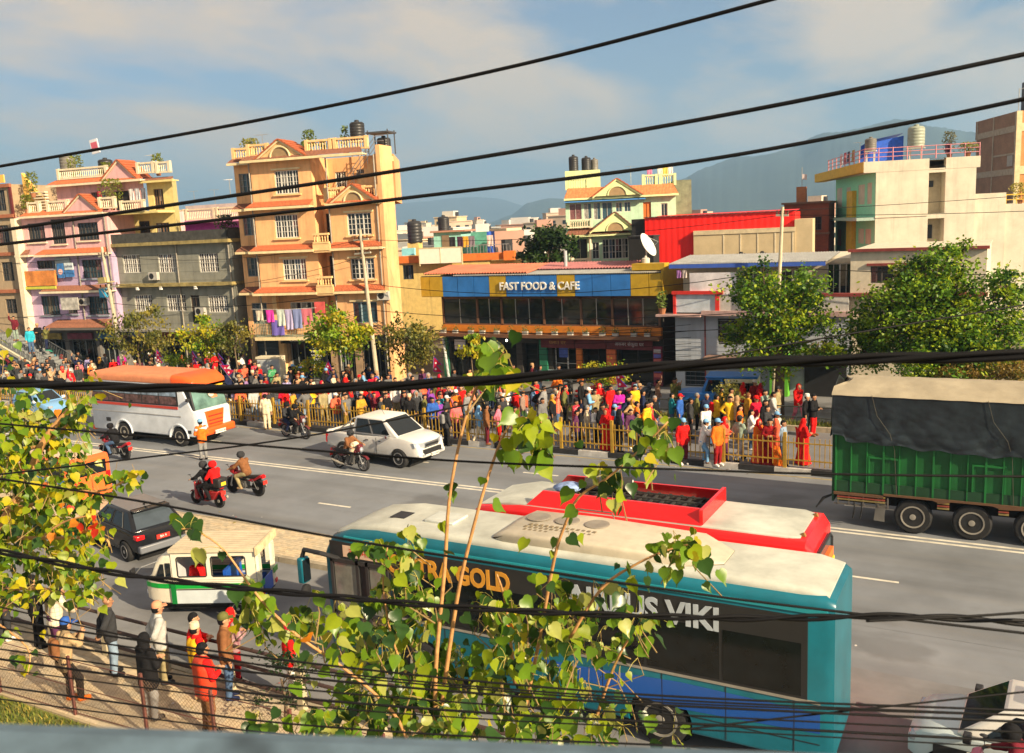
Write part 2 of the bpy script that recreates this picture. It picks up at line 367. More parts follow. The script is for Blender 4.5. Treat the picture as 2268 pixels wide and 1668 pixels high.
def shell(B, x0, x1, y0, y1, z0, z1, holes=(), m=0, depth=.16, roof=True, xb=None):
    xb = x1 if xb is None else xb
    facade(B, x0, x1, z0, z1, y0, list(holes), depth, m)
    B.quad((x0, y1, z0), (x0, y0, z0), (x0, y0, z1), (x0, y1, z1), m); B.quad((x1, y0, z0), (xb, y1, z0), (xb, y1, z1), (x1, y0, z1), m)
    B.quad((xb, y1, z0), (x0, y1, z0), (x0, y1, z1), (xb, y1, z1), m)
    if roof: B.quad((x0, y0, z1), (x1, y0, z1), (xb, y1, z1), (x0, y1, z1), m)
def window(par, h, y, frame, glass, sashes=3, bars=4, grille=None, depth=.16, sill=None, hood=None, fw=.05, cols=2):
    """window part with one pane per sash as sub-parts; h = opening"""
    a, b, c, d = h; B = MB(); e = y+depth-.05
    for q in ((a, a+fw, c, d), (b-fw, b, c, d)): B.box(q[0], q[1], e-.05, e, q[2], q[3])
    B.box(a+fw, b-fw, e-.05, e, c, c+fw); B.box(a+fw, b-fw, e-.05, e, d-fw, d)
    w = (b-a)/sashes
    for i in range(1, sashes): B.box(a+i*w-.035, a+i*w+.035, e-.048, e, c+fw, d-fw)
    t = .013
    for i in range(sashes):
        p0, p1 = a+i*w+.04, a+(i+1)*w-.04
        for k in range(1, bars): zz = c+fw+(d-c-2*fw)*k/bars; B.box(p0, p1, e-.045, e-.015, zz-t, zz+t)
        for k in range(1, cols): xx = p0+(p1-p0)*k/cols; B.box(xx-t, xx+t, e-.046, e-.014, c+fw, d-fw)
    o = B.build('window', (frame,), par)
    for i in range(sashes):
        inst('pane', MB().box(a+i*w+.01, a+(i+1)*w-.01, e+.002, e+.012, c+.01, d-.01).mesh('pane', (glass,)), o)
        if rnd.random() < .45 and glass.name not in ('shop_glass', 'dark_paint'):
            k0 = rnd.choice((.45, .6, 1.0)); inst('curtain', MB().box(a+i*w+.015, a+i*w+.015+(w-.03)*k0, e-.004, e+.001, c+.02+(d-c)*rnd.choice((0, 0, .4)), d-.02).mesh('curtain', (rnd.choice(CURT),)), o)
    if sill: MB().box(a-.12, b+.12, y-.12, y+.02, c-.11, c-.02).build('sill', (sill,), o)
    if hood: MB().box(a-.16, b+.16, y-.10, y+.02, d+.03, d+.14).build('hood_moulding', (hood,), o)
    return o
CURT = [M('curtain_%s' % n, c, .25, var=.5, scale=7, spec=.6) for n, c in (('beige', (.20, .16, .11)), ('rose', (.17, .07, .07)), ('blue', (.06, .09, .14)), ('pale', (.26, .25, .23)))]
def canopy(par, x0, x1, y, z, proj, mat, trim, rise=.34, endl=True, endr=True, name='tiled_eave'):
    """sloping tile strip over a floor line, scalloped into tile rows, with its fascia board"""
    B = MB(); n = max(2, int((x1-x0)/.11)); rows = []
    for k in range(4):
        f = k/3; row = []
        for i in range(2*n+1):
            x = x0+(x1-x0)*i/(2*n); inset = (proj*(1-f))
            xx = max(x, x0+(proj*.7*f if endl else 0)); xx = min(xx, x1-(proj*.7*f if endr else 0))
            row.append((xx, y-proj*(1-f), z+rise*f+(.03 if i % 2 else 0)*(1-.0*f)))
        rows.append(row)
    B.grid(rows)
    o = B.build(name, (mat,), par)
    MB().box(x0, x1, y-proj-.03, y-proj+.05, z-.15, z-.005).box(x0, x1, y-proj+.05, y, z-.12, z-.05).build('fascia', (trim,), o)
    return o
def balustrade(par, x0, x1, y, z, h, mat, piers=True, axis='x', ax2=0, name='balustrade'):
    """rail, base and turned balusters (too slim in the photo to pick apart)"""
    L_ = x1-x0; T = Matrix.Identity(4)
    B = MB(); n = max(2, int(L_/.17)); prof = [(.035, 0), (.05, .15), (.028, .4), (.05, .75), (.035, 1)]
    hh = h-.22
    for i in range(n):
        xx = x0+(i+.5)*L_/n; c = (xx, y, z+.1) if axis == 'x' else (y, xx, z+.1)
        B.lathe([(r, q*hh) for r, q in prof], c, 5)
    bal = MB()
    def bx(a, b, w, c, d):
        if axis == 'x': bal.box(a, b, y-w, y+w, c, d)
        else: bal.box(y-w, y+w, a, b, c, d)
    bx(x0, x1, .09, z, z+.1); bx(x0, x1, .1, z+h-.12, z+h)
    if piers:
        for xx in (x0+.1, x1-.1): bx(xx-.1, xx+.1, .115, z-.01, z+h+.03)
    o = bal.build(name, (mat,), par)
    q = B.build('baluster', (mat,), o, smooth=True); q['kind'] = 'stuff'
    return o
def gable(par, x0, x1, xp, z0, zp, y, depth, wall, tile, trim, name='gable', arch=False):
    B = MB(); B.prism([(x0, z0), (x1, z0), (xp, zp)], y, y+depth)
    o = B.build(name, (wall,), par)
    T = MB()
    for (xa, za), (xb, zb) in (((x0-.12, z0-.05), (xp, zp)), ((x1+.12, z0-.05), (xp, zp))):
        d = Vector((xb-xa, 0, zb-za)); nrm = Vector((-d.z, 0, d.x)).normalized();
        if nrm.z < 0: nrm = -nrm
        k = 7
        for i in range(k):
            p = Vector((xa, 0, za))+d*(i/k); q = Vector((xa, 0, za))+d*((i+1)/k); up = nrm*(.10); u2 = nrm*(.06)
            T.prism([(p.x, p.z), (q.x, q.z), (q.x+u2.x, q.z+u2.z), (p.x+up.x, p.z+up.z)], y-.16, y+depth)
    T.build('gable_tiles', (tile,), o)
    E = MB()
    for (xa, za), (xb, zb) in (((x0-.12, z0-.05), (xp, zp)), ((x1+.12, z0-.05), (xp, zp))):
        d = Vector((xb-xa, 0, zb-za)).normalized(); nn = Vector((d.z, 0, -d.x));
        if nn.z > 0: nn = -nn
        nn *= .13
        E.prism([(xa, za), (xb, zb), (xb+nn.x*.3, zb+nn.z), (xa+nn.x*.3, za+nn.z)], y-.1, y-.004)
    E.build('barge_board', (trim,), o)
    if arch:
        A = MB(); r = (x1-x0)*.2; pts = [(xp+r*math.cos(t), y-.03, z0+.02+r*math.sin(t)*.95) for t in np.linspace(0, math.pi, 12)]
        A.tube(pts, .06, 6); A.prism([(p[0], p[2]) for p in pts], y-.012, y-.004, m=1)
        A.build('arch_moulding', (trim, M('arch_shade', (.30, .20, .10), .8)), o)
    return o
def tank(loc, r, h, label, mat, legs=0, group='rooftop water tanks'):
    t = thing('water_tank', label, 'water tank', loc, 0, group)
    prof = [(r*.97, 0)]
    for k in range(6): z = h*.85*k/6; prof += [(r, z+.02), (r, z+h*.10), (r*.965, z+h*.12)]
    prof += [(r, h*.86), (r*.8, h*.94), (r*.32, h*.97), (r*.32, h), (.01, h)]
    MB().lathe(prof, (0, 0, legs), 20).build('tank_body', (mat,), t, smooth=True, sharp=50)
    MB().lathe([(r*.3, 0), (r*.3, .06), (.01, .09)], (0, 0, legs+h), 12).build('lid', (mat,), t)
    if legs:
        B = MB()
        for a in range(4): x, y = r*.9*math.cos(a*1.571+.78), r*.9*math.sin(a*1.571+.78); B.cyl((x, y, 0), (x, y, legs), .035, n=5)
        B.box(-r, r, -r, r, legs-.06, legs); B.build('stand', (M('stand_paint', (.55, .53, .48), .6),), t)
    return t
m_tank = M('tank_plastic', (.028, .028, .03), .45, var=.35, scale=2); m_tankg = M('tank_grey', (.16, .15, .13), .5, var=.3)
LEAFM = None
def potplant(loc, h, label, col=(.12, .17, .02), w=.5, group='plants on the roof terraces', pot=(.32, .13, .06)):
    t = thing('potted_plant', label, 'plant', loc, 0, group)
    MB().lathe([(.14, 0), (.2, .28), (.22, .3), (.16, .3)], (0, 0, 0), 10).build('pot', (M('terracotta', pot, .8),), t)
    B = MB()
    for i in range(int(170*w*2)):
        a, r, z = rnd.uniform(0, 6.28), w*math.sqrt(rnd.random())*.9, .3+h*rnd.random()**.7
        r *= .35+.65*math.sin(min(1, (z-.2)/h)*2.6); p = Vector((r*math.cos(a), r*math.sin(a), z)); d = Vector((rnd.uniform(-1, 1), rnd.uniform(-1, 1), rnd.uniform(-.6, .9))).normalized()*.11
        s = d.orthogonal().normalized()*.045; B.add((p-d, p+s, p+d, p-s), ((0, 1, 2, 3),))
    o = B.build('foliage', (M('plant_leaf_%d' % int(col[0]*1000), col, .6, var=.45, scale=4, trans=.25),), t); o['kind'] = 'stuff'
    MB().cyl((0, 0, .2), (0, 0, .3+h*.6), .025, n=5).build('stem', (M('twig', (.12, .08, .04)),), t)
    return t
def antenna(loc, h, label):
    t = thing('tv_antenna', label, 'antenna', loc, rnd.uniform(-.5, .5), 'rooftop television antennas')
    MB().cyl((0, 0, 0), (0, 0, h), .02, n=5).build('mast', (m_steel,), t)
    B = MB().cyl((-.45, 0, h), (.45, 0, h), .012, n=4)
    for k in range(5): B.cyl((-.4+k*.2, -.3+.04*k, h), (-.4+k*.2, .3-.04*k, h), .009, n=4)
    B.build('aerial', (m_steel,), t)
def cloth(par_loc, w, h, mat, label, rz=0, group='washing hung out to dry', name='hanging_cloth'):
    rows = []
    for k in range(6):
        f = k/5; rows.append([(w*(i/8-.5)*(1-.06*f*math.sin(i)), .05*math.sin(i*1.4+k*.5)*f+.02*math.sin(i*3+k), -h*f+.02*math.sin(i*2)*f) for i in range(9)])
    B = MB().grid(rows); rows2 = [[(x, y+.012, z) for x, y, z in r] for r in rows]; B.grid(rows2)
    o = B.build(name, (mat,), smooth=True); o.location = par_loc; o.rotation_euler = (0, 0, rz); return tag(o, label, 'laundry', group)
def loc2w(t, x, y, z): return t.matrix_world @ Vector((x, y, z))
def house(name, label, loc, ang):
    t = thing(name, label, 'house', (loc[0], loc[1], 0), R(ang)); t.matrix_world = Matrix.Translation((loc[0], loc[1], 0)) @ Matrix.Rotation(R(ang), 4, 'Z'); return t
# ------------------------------------------------------------------ yellow corner house
ORA = M('apricot_wall', (.80, .44, .20), .85, var=.2, scale=.7, streak=.48, bump=.15, bscale=20); ORD = M('yellow_trim', (.80, .52, .24), .8, var=.15, streak=.12)
CRM = M('cream_trim', (.74, .60, .34), .8, var=.15, streak=.3); WF = M('white_frame', (.62, .60, .55), .5, var=.08); GF = M('grey_frame', (.20, .22, .23), .5)
GRD = M('ground_floor_wall', (.33, .22, .13), .9, var=.25, streak=.4); SHUT = M('rolling_shutter', (.035, .05, .065), .5, var=.3, scale=6)
Hs = house('yellow_house', 'tall apricot yellow house with red tile eaves and white grid windows', (-38.1, 43.07), 12)
fl = [2.95, 5.65, 8.25, 10.9, 13.75]
B = MB()
holesL = [(-4.75, -3.7, z+1.0, z+2.2) for z in fl[1:4]] + [(-4.7, -3.6, 3.6, 4.95)]
shell(B, -5.05, -3.3, .9, 8, 2.9, 13.75, holesL)
h1 = [(-1.63, -.02, 6.4, 7.7), (-1.93, -.33, 9.0, 10.4), (-1.67, -.03, 11.65, 13.05)]
shell(B, -3.3, .85, 0, 8, 5.6, 13.75, h1)
h1b = [(-1.9, .35, 3.55, 4.95)]
shell(B, -3.3, .85, .9, 8, 2.9, 5.6, h1b)
hd = [(1.02, 1.7, z+.1, z+2.1) for z in (fl[1], fl[2])]
shell(B, .85, 1.84, 1.1, 8, 2.9, 10.9, hd)
h2 = [(3.02, 4.58, 6.33, 7.57), (3.0, 4.58, 8.97, 10.28), (2.95, 4.56, 3.65, 4.95)]
shell(B, 1.84, 5.35, 0, 8, 2.9, 10.9, h2, xb=2.6)
h4 = [(1.3, 2.05, 11.0, 12.9), (2.75, 3.55, 12.3, 12.95), (4.0, 4.55, 11.3, 12.2)]
shell(B, .85, 5.35, 2.2, 8, 10.9, 13.75, h4, xb=3.2)
shell(B, 5.2, 5.45, -.04, 1.7, 0, 14.15)                         # tall side wall
Hw = B.build('wall', (ORA,), Hs)
B = MB(); gh = [(-4.7, -3.0, 0, 2.5), (-2.2, .7, 0, 2.5), (1.2, 2.4, 0, 2.5), (2.9, 5.1, 0, 2.4)]
shell(B, -5.05, 5.35, .9, 8, 0, 2.9, gh, depth=.3, xb=2.6); B.build('shopfront_wall', (GRD,), Hs)
for h in gh[:1]:
    B = MB(); n = 22
    B.grid([[(x, 1.15-.02*(k % 2), h[2]+(h[3]-h[2])*k/n) for x in (h[0], h[1])] for k in range(n+1)]); B.build('rolling_shutter', (SHUT,), Hs)
for h in gh[1:]:
    window(Hs, h, .9, GF, M('shop_glass', (.012, .016, .018), .1), 3, 1, depth=.28)
for h in holesL: window(Hs, h, .9, GF, m_glassb, 2, 3, depth=.15)
for h in h1: window(Hs, h, 0, WF, m_glass, 4, 4, sill=ORD, hood=CRM, cols=2)
for h in h1b: window(Hs, h, .9, WF, m_glass, 3, 1)
for h in h2: window(Hs, h, 0, WF if h[2] > 5 else M('blue_frame', (.30, .40, .46), .5), m_glass if h[2] > 5 else m_glassb, 3, 4 if h[2] > 5 else 1, sill=ORD, hood=CRM, cols=2 if h[2] > 5 else 1)
for h in hd: window(Hs, h, 1.1, M('dark_wood', (.05, .03, .02)), m_glass, 1, 3)
window(Hs, h4[0], 2.2, WF, m_glass, 2, 3); window(Hs, h4[1], 2.2, GF, m_glass, 2, 1); window(Hs, h4[2], 2.2, M('sky_blue', (.10, .35, .62), .5), M('blue_sheet', (.12, .38, .65), .6), 1, 1)
for i, z in enumerate(fl[1:]):
    mt = m_tile
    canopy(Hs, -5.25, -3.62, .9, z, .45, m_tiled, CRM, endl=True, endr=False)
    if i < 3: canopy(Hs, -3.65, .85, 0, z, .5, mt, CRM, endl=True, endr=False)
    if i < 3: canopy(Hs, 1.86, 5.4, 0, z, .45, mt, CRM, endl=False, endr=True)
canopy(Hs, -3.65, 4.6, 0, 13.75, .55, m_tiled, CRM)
MB().box(-5.1, 5.35, .9, 1.0, 2.72, 2.92).build('floor_band', (M('band', (.42, .32, .2)),), Hs)
gable(Hs, -2.55, .75, -.95, 13.8, 14.85, -.35, 1.6, ORD, m_tile, CRM, arch=True)
gable(Hs, 2.2, 5.1, 3.65, 10.95, 11.95, -.3, .9, ORD, m_tile, CRM, arch=True)
for x0, x1, y, z in ((-5.05, -3.5, .9, 13.95), (-3.4, -1.9, 0, 14.0), (.5, 2.3, .2, 14.0), (2.4, 4.65, .2, 14.0)): balustrade(Hs, x0, x1, y, z, .72, ORD)
for x0, x1 in ((1.7, 2.9), (4.1, 5.3)): balustrade(Hs, x0, x1, .1, 11.0, .85, ORD)
balustrade(Hs, .15, 2.2, 1.6, 11.0, .85, ORD, axis='y', name='side_balustrade')
for z in (fl[1]-.1, fl[2]-.1):                                     # small projecting balconies in the recess
    b = MB().box(.82, 1.98, -.45, 1.1, z-.12, z).box(.82, 1.98, -.5, -.38, z, z+.42).build('balcony', (ORD,), Hs)
    balustrade(Hs, .86, 1.94, -.44, z+.42, .62, ORD, piers=False)
# outside stair with its stepped side wall and rail
st = MB()
for k in range(9):
    x = 2.7+k*.235; st.box(x, x+.235, 1.1, 2.15, 10.95 if k == 0 else 11.1+k*.26, 11.35+k*.27)
    st.box(x, 5.35 if k == 8 else x+.235, .98, 1.1, 10.95, 11.55+k*.27)
st.box(4.815, 5.35, 1.1, 2.15, 13.3, 13.6)
stair = st.build('outside_stair', (ORD,), Hs)
B = MB()
for q in (.35, .7, 1.0): B.tube([(2.6, 1.0, 11.4+q), (4.75, 1.0, 13.85+q*.9)], .022, 5)
for k in range(5): x = 2.65+k*.5; B.cyl((x, 1.0, 11.2+k*.57), (x, 1.0, 12.5+k*.57), .022, n=5)
for q in (.3, .6, .9): B.tube([(4.75, 1.0, 13.85+q), (5.3, 1.0, 13.85+q)], .022, 5)
B.build('stair_rail', (m_steel,), stair)
B = MB().box(4.0, 5.5, 1.3, 2.5, 14.95, 15.05)
for x, y in ((4.1, 1.4), (5.4, 1.4), (4.1, 2.4), (5.4, 2.4)): B.cyl((x, y, 13.75), (x, y, 15.15), .04, n=5)
B.build('roof_shelter', (M('dark_metal', (.06, .06, .065), .6),), Hs)
# first floor balcony with bars, washing and signs
bl = MB().box(-3.62, .6, -.75, .9, 2.72, 2.92).build('front_balcony', (CRM,), Hs)
B = MB(); B.box(-3.6, .58, -.72, -.68, 3.82, 3.87); B.box(-3.6, .58, -.72, -.68, 2.98, 3.02); B.box(-3.6, -3.56, -.72, .88, 3.82, 3.87)
for k in range(36): B.cyl((-3.58+k*.1185, -.7, 2.92), (-3.58+k*.1185, -.7, 3.84), .014, n=4)
for k in range(9): B.cyl((-3.58, -.5+k*.16, 2.92), (-3.58, -.5+k*.16, 3.84), .014, n=4)
B.build('balcony_railing', (M('rail_green', (.20, .25, .20), .6),), bl)
MB().box(-2.95, -2.65, .55, .88, 2.92, 5.5).build('column', (ORD,), Hs)
MB().box(-2.75, -2.4, .55, .88, 0, 2.7).build('column', (ORD,), Hs)
sg = MB().box(-2.6, .9, .55, .72, 2.35, 2.72).build('sign_board', (M('sign_black', (.02, .03, .03), .5),), Hs)
text('lettering', 'OOLAXRODO', m_white, sg, .26, (-.9, .545, 2.53), FRONT, .005, sx=1.25)
bb = MB().box(-.62, .55, .68, .74, .55, 2.2).build('menu_board', (M('board_black', (.015, .017, .018), .5),), Hs)
for k, s in enumerate(('CAFE', 'MOMO', 'WORK', 'DELI', 'BRIC', 'CAFE')): text('lettering', s, m_white, bb, .2, (-.18, .675, 2.05-k*.25), FRONT, .004, sx=1.2)
for z, c, s in ((4.35, (.62, .10, .09), 'SALE'), (3.55, (.66, .30, .22), 'CAFE')):
    p = MB().box(.62, 1.3, -.52, -.46, z, z+.7).build('hanging_sign', (M('sign_%s' % s, c, .5, var=.3, scale=3),), Hs)
Hm = Hs.matrix_world
L1 = [(-3.1, .5, .62, (.62, .52, .40), 'cream patterned shirt'), (-2.35, .55, .75, (.75, .05, .42), 'bright pink top'), (-1.6, .55, 1.0, (.55, .62, .55), 'pale green towel'), (-1.05, .5, 1.25, (.45, .40, .62), 'white and lilac striped sheet'), (-.45, .62, 1.2, (.22, .26, .48), 'blue sheet'), (.2, .75, 1.0, (.62, .16, .2), 'pink red blanket')]
for x, w, h, c, s in L1: cloth(loc2w(Hs, x, -.82, 4.68+.02*x), w, h, M('cloth_'+s.replace(' ', '_'), c, .9), s+' hanging over the balcony of the yellow house', R(12))
cloth(loc2w(Hs, -1.9, -.78, 4.0), .9, .95, M('cloth_violet', (.16, .12, .45), .9), 'violet blanket hanging below the pink top on the balcony', R(12))
tag(MB().tube([loc2w(Hs, -3.6, -.82, 4.72), loc2w(Hs, -1.2, -.82, 4.66), loc2w(Hs, .9, -.82, 4.72)], .012, 4).build('washing_line', (m_white,)), 'washing line strung along the balcony of the yellow house', 'line')
tank(loc2w(Hs, 2.85, 2.6, 13.75), .46, 1.2, 'black tank on a white stand on top of the yellow house', m_tank, .95)
tank(loc2w(Hs, 4.9, 1.9, 13.75), .42, 1.0, 'black tank under the flat shelter of the yellow house', m_tank)
for x, y, h, w, s in ((-4.3, 1.8, 1.1, .75, 'big bushy plant at the left roof edge of the yellow house'), (.45, .8, 1.2, .5, 'spiky palm plant on the roof beside the gable of the yellow house'), (-.4, 1.9, .7, .4, 'small plant behind the gable of the yellow house'), (1.9, 2.8, 1.5, .35, 'thin plant beside the roof tank of the yellow house'), (-2.7, .9, .4, .25, 'tiny plant left of the gable of the yellow house'), (1.4, .7, .5, .25, 'low plant behind the roof balustrade of the yellow house')):
    potplant(loc2w(Hs, x, y, 13.9), h, s, (.20, .20, .03) if w > .6 else (.11, .16, .025), w)
antenna(loc2w(Hs, -3.0, 1.2, 13.9), 1.5, 'thin television antenna on the left roof of the yellow house')
# ------------------------------------------------------------------ grey concrete house
GRY = M('grey_plaster', (.25, .25, .21), .92, var=.2, scale=1.2, bump=.3, streak=.55)
Hg = house('grey_house', 'grey unpainted concrete house with six white grid windows', (-53.66, 42.06), 5)
hg = [(.07, 1.65, 7.1, 8.35), (3.28, 4.85, 7.05, 8.3), (6.8, 8.42, 7.0, 8.25), (.73, 2.33, 4.45, 5.6), (3.64, 5.3, 4.45, 5.58), (7.22, 8.88, 4.35, 5.47), (5.75, 6.5, 3.6, 5.5)]
B = MB(); shell(B, -.95, 9.6, 0, 8, 3.3, 9.1, hg); B.build('wall', (GRY,), Hg)
for h in hg[:6]: window(Hg, h, 0, WF, M('dim_glass', (.05, .035, .05), .2), 4, 4, cols=2)
window(Hg, hg[6], 0, M('dark_wood', (.05, .03, .02)), m_dark, 1, 1)
for z in (9.0, 6.25):
    MB().box(-1.1, 9.75, -.45, 8, z-.1, z+.12).build('floor_slab', (M('slab_ochre', (.33, .26, .10), .9, var=.45, scale=2, streak=.6),), Hg)
B = MB(); B.box(-1.0, 9.65, -.35, -.22, 9.12, 9.75); B.box(-1.0, -.88, -.35, 8, 9.12, 9.75); B.box(9.53, 9.65, -.35, 8, 9.12, 9.75); B.build('parapet', (M('black_stain', (.06, .06, .055), .95, var=.4, streak=.5),), Hg)
for k in range(9):
    MB().box(-.95, 9.6, -.008, .0, 3.6+k*.58, 3.615+k*.58).build('shutter_mark', (M('joint', (.14, .14, .12)),), Hg)
B = MB(); gh = [(-.6, 2.0, 0, 2.6), (2.4, 5.2, 0, 2.6), (5.6, 9.2, 0, 2.6)]; shell(B, -.95, 9.6, .3, 8, 0, 3.3, gh, depth=.4); B.build('shopfront_wall', (M('dim_plaster', (.16, .15, .14), .9, streak=.5),), Hg)
for h in gh: window(Hg, h, .3, GF, M('shop_glass', (.012, .016, .018), .1), 3, 1, depth=.38)
MB().box(-1.2, 9.8, -.9, .3, 3.15, 3.28).build('canopy_slab', (m_conc,), Hg)
potplant(loc2w(Hg, 8.6, .8, 9.15), 1.2, 'dark shrub on the stained parapet of the grey house', (.05, .055, .03), .8)
for x in (1.5, 3.6, 6.6): MB().box(x, x+.16, -.5, -.34, 5.95, 6.15).build('bracket', (m_white,), Hg)
# ------------------------------------------------------------------ pink house
PNK = M('pink_wall', (.72, .42, .42), .85, var=.18, scale=.8, streak=.5); LIL = M('lilac_wall', (.46, .34, .50), .85, var=.1, streak=.3)
CR2 = M('pale_cream', (.72, .62, .44), .8, var=.12, streak=.25); YW = M('straw_wall', (.66, .54, .22), .85, var=.12, streak=.2)
Hp = house('pink_house', 'pink house with balustraded terraces and red tiled eaves', (-62.77, 39.97), 10)
hA = [(1.9, 3.4, 9.5, 10.8), (4.0, 5.2, 9.3, 11.0), (6.33, 8.07, 9.45, 10.65)]
hB = [(2.3, 4.1, 7.6, 8.2), (6.3, 8.0, 6.85, 8.13)]
hC = [(2.25, 3.85, 4.35, 5.7), (6.42, 8.1, 4.3, 5.6), (4.55, 5.4, 4.4, 5.3)]
B = MB(); shell(B, .95, 8.9, 0, 8, 8.6, 11.3, hA); B.build('wall', (PNK,), Hp)
B = MB(); shell(B, .95, 8.9, 0, 8, 3.3, 8.6, hB+hC); B.build('lower_wall', (LIL,), Hp)
hD = [(5.0, 5.7, 11.35, 12.6), (6.3, 7.1, 11.3, 12.75), (8.3, 9.6, 11.4, 12.7)]
B = MB(); shell(B, 3.3, 10.9, 1.6, 5, 11.3, 13.5, hD, xb=7.4); B.build('upper_wall', (PNK,), Hp)
B = MB(); shell(B, 10.9, 13.0, 1.9, 5, 8.6, 13.4, [(11.4, 12.2, 11.3, 12.7), (9.6+1.7, 12.4, 9.0, 10.4)], xb=10.91); shell(B, 8.9, 10.9, 2.6, 5, 3.3, 11.3, [(9.3, 10.2, 9.0, 10.6)], xb=9.0); B.build('yellow_wing', (YW,), Hp)
B = MB(); gh = [(1.3, 3.6, 0, 2.5), (4.0, 6.4, 0, 2.5), (6.7, 8.6, 0, 2.5)]; shell(B, .95, 8.9, .3, 8, 0, 3.3, gh, depth=.4); B.build('shopfront_wall', (M('dim_plaster', (.16, .15, .14), .9, streak=.5),), Hp)
for h in gh: window(Hp, h, .3, GF, M('shop_glass', (.012, .016, .018), .1), 2, 1, depth=.38)
DW = M('dark_frame', (.07, .06, .055), .6)
for h in hA+hB+hC: window(Hp, h, 0, DW, m_glass if h[2] > 7 else m_glassb, 3, 3 if h[0] > 6 else 1, sill=M('blue_grey_sill', (.25, .30, .34)) if h[2] < 8.5 else CR2, cols=2)
for h in hD[:2]: window(Hp, h, 1.6, M('brown_frame', (.2, .11, .06)), m_glass, 2, 2)
window(Hp, hD[2], 1.6, DW, m_dark, 1, 1); window(Hp, (11.4, 12.2, 11.3, 12.7), 1.9, M('brown_frame', (.2, .11, .06)), m_glass, 2, 1); window(Hp, (11.3, 12.4, 9.0, 10.4), 1.9, M('brown_frame', (.2, .11, .06)), m_glass, 2, 2); window(Hp, (9.3, 10.2, 9.0, 10.6), 2.6, DW, m_glass, 1, 2)
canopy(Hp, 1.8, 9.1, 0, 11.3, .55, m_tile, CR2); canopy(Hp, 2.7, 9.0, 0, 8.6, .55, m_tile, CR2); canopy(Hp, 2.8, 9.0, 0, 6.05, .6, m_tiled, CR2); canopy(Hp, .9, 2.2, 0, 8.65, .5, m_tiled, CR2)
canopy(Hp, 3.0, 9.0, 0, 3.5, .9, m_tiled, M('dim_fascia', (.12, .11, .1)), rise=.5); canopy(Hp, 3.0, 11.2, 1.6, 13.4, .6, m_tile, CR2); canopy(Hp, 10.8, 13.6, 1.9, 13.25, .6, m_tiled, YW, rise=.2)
gable(Hp, 7.9, 10.65, 9.35, 13.5, 14.75, 1.2, 1.5, PNK, m_tile, CR2); gable(Hp, 5.8, 8.6, 7.25, 11.45, 12.55, -.35, .8, PNK, m_tile, CR2)
tag(None or Hp)
for a, b, y, z in ((3.6, 8.0, 1.6, 13.75), (10.5, 12.0, 1.6, 13.75), (12.1, 13.3, 1.6, 13.7), (2.3, 3.4, -.1, 11.5), (4.0, 5.9, -.1, 11.5), (8.5, 9.9, -.1, 11.5), (10.0, 12.0, .2, 11.2)): balustrade(Hp, a, b, y, z, .75, CR2)
MB().box(9.0, 13.0, .2, 1.9, 11.05, 11.2).build('terrace_slab', (YW,), Hp)
MB().box(4.1, 5.4, -.16, -.02, 7.45-.3, 8.35).build('panel_wall', (M('grey_panel', (.33, .36, .36), .8),), Hp)
MB().box(1.25, 4.1, -.34, -.18, 6.45, 7.5).build('banner', (M('orange_banner', (.62, .22, .05), .7, var=.4, scale=1.6),), Hp)
p = MB().box(4.3, 4.85, -.24, -.17, 6.95, 7.95).build('blue_sign', (M('sign_blue', (.05, .18, .45), .5, var=.3),), Hp)
MB().cyl((4.57, -.255, 7.38), (4.57, -.245, 7.38), .2, n=20).build('roundel', (M('pale_red', (.7, .4, .38)),), p); text('lettering', 'BEER', m_white, p, .13, (4.57, -.26, 7.38), FRONT, .003)
p = MB().box(4.95, 5.7, -.24, -.17, 7.5, 7.98).build('white_sign', (M('sign_white', (.55, .62, .66), .5),), Hp); text('lettering', 'JAPAN', M('ink_blue', (.03, .04, .12)), p, .24, (5.33, -.25, 7.72), FRONT, .003)
p = MB().box(4.98, 5.72, -.25, -.17, 7.0, 7.46).build('blue_sign', (M('sign_blue', (.05, .18, .45), .5),), Hp)
MB().box(4.75, 6.25, -.75, -.68, 4.75, 5.6).build('sheet_sign', (M('faded_sign', (.42, .40, .36), .7, var=.5, scale=3),), Hp)
MB().box(1.25, 4.1, -.4, -.3, 6.22, 6.4).build('yellow_strip', (M('strip_yellow', (.5, .5, .06)),), Hp)
MB().box(8.15, 8.65, -.7, -.4, 5.55, 6.2).build('blue_box', (M('box_blue', (.04, .42, .72), .5),), Hp)
MB().box(1.0, 1.4, -.55, .0, 3.3, 11.2).build('corner_fin', (CR2,), Hp)
MB().box(4.55, 4.95, 1.2, 1.58, 11.4, 12.0).cyl((4.75, 1.19, 11.72), (4.75, 1.17, 11.72), .2, n=14, m=1).build('air_conditioner', (m_white, m_dark), Hp)
tank(loc2w(Hp, 1.8, 4.5, 13.6), .55, 1.5, 'tall grey tank at the left on the pink house roof', m_tankg, .7); tank(loc2w(Hp, 5.9, 3.8, 13.6), .5, 1.1, 'black tank under the tilted panel on the pink house', m_tank, .5)
tp = MB().box(-.35, .35, -.04, .04, 0, 1.0).build('roof_sign', (M('sign_pale', (.6, .62, .68), .5),)); tp.location = loc2w(Hp, 5.4, 3.6, 15.6); tp.rotation_euler = (0, R(-9), R(10)); tag(tp, 'small tilted pale sign panel above the pink house tank', 'sign')
MB().box(-.28, .28, -.045, -.04, .2, .8).build('red_print', (M('print_red', (.5, .1, .15)),), tp)
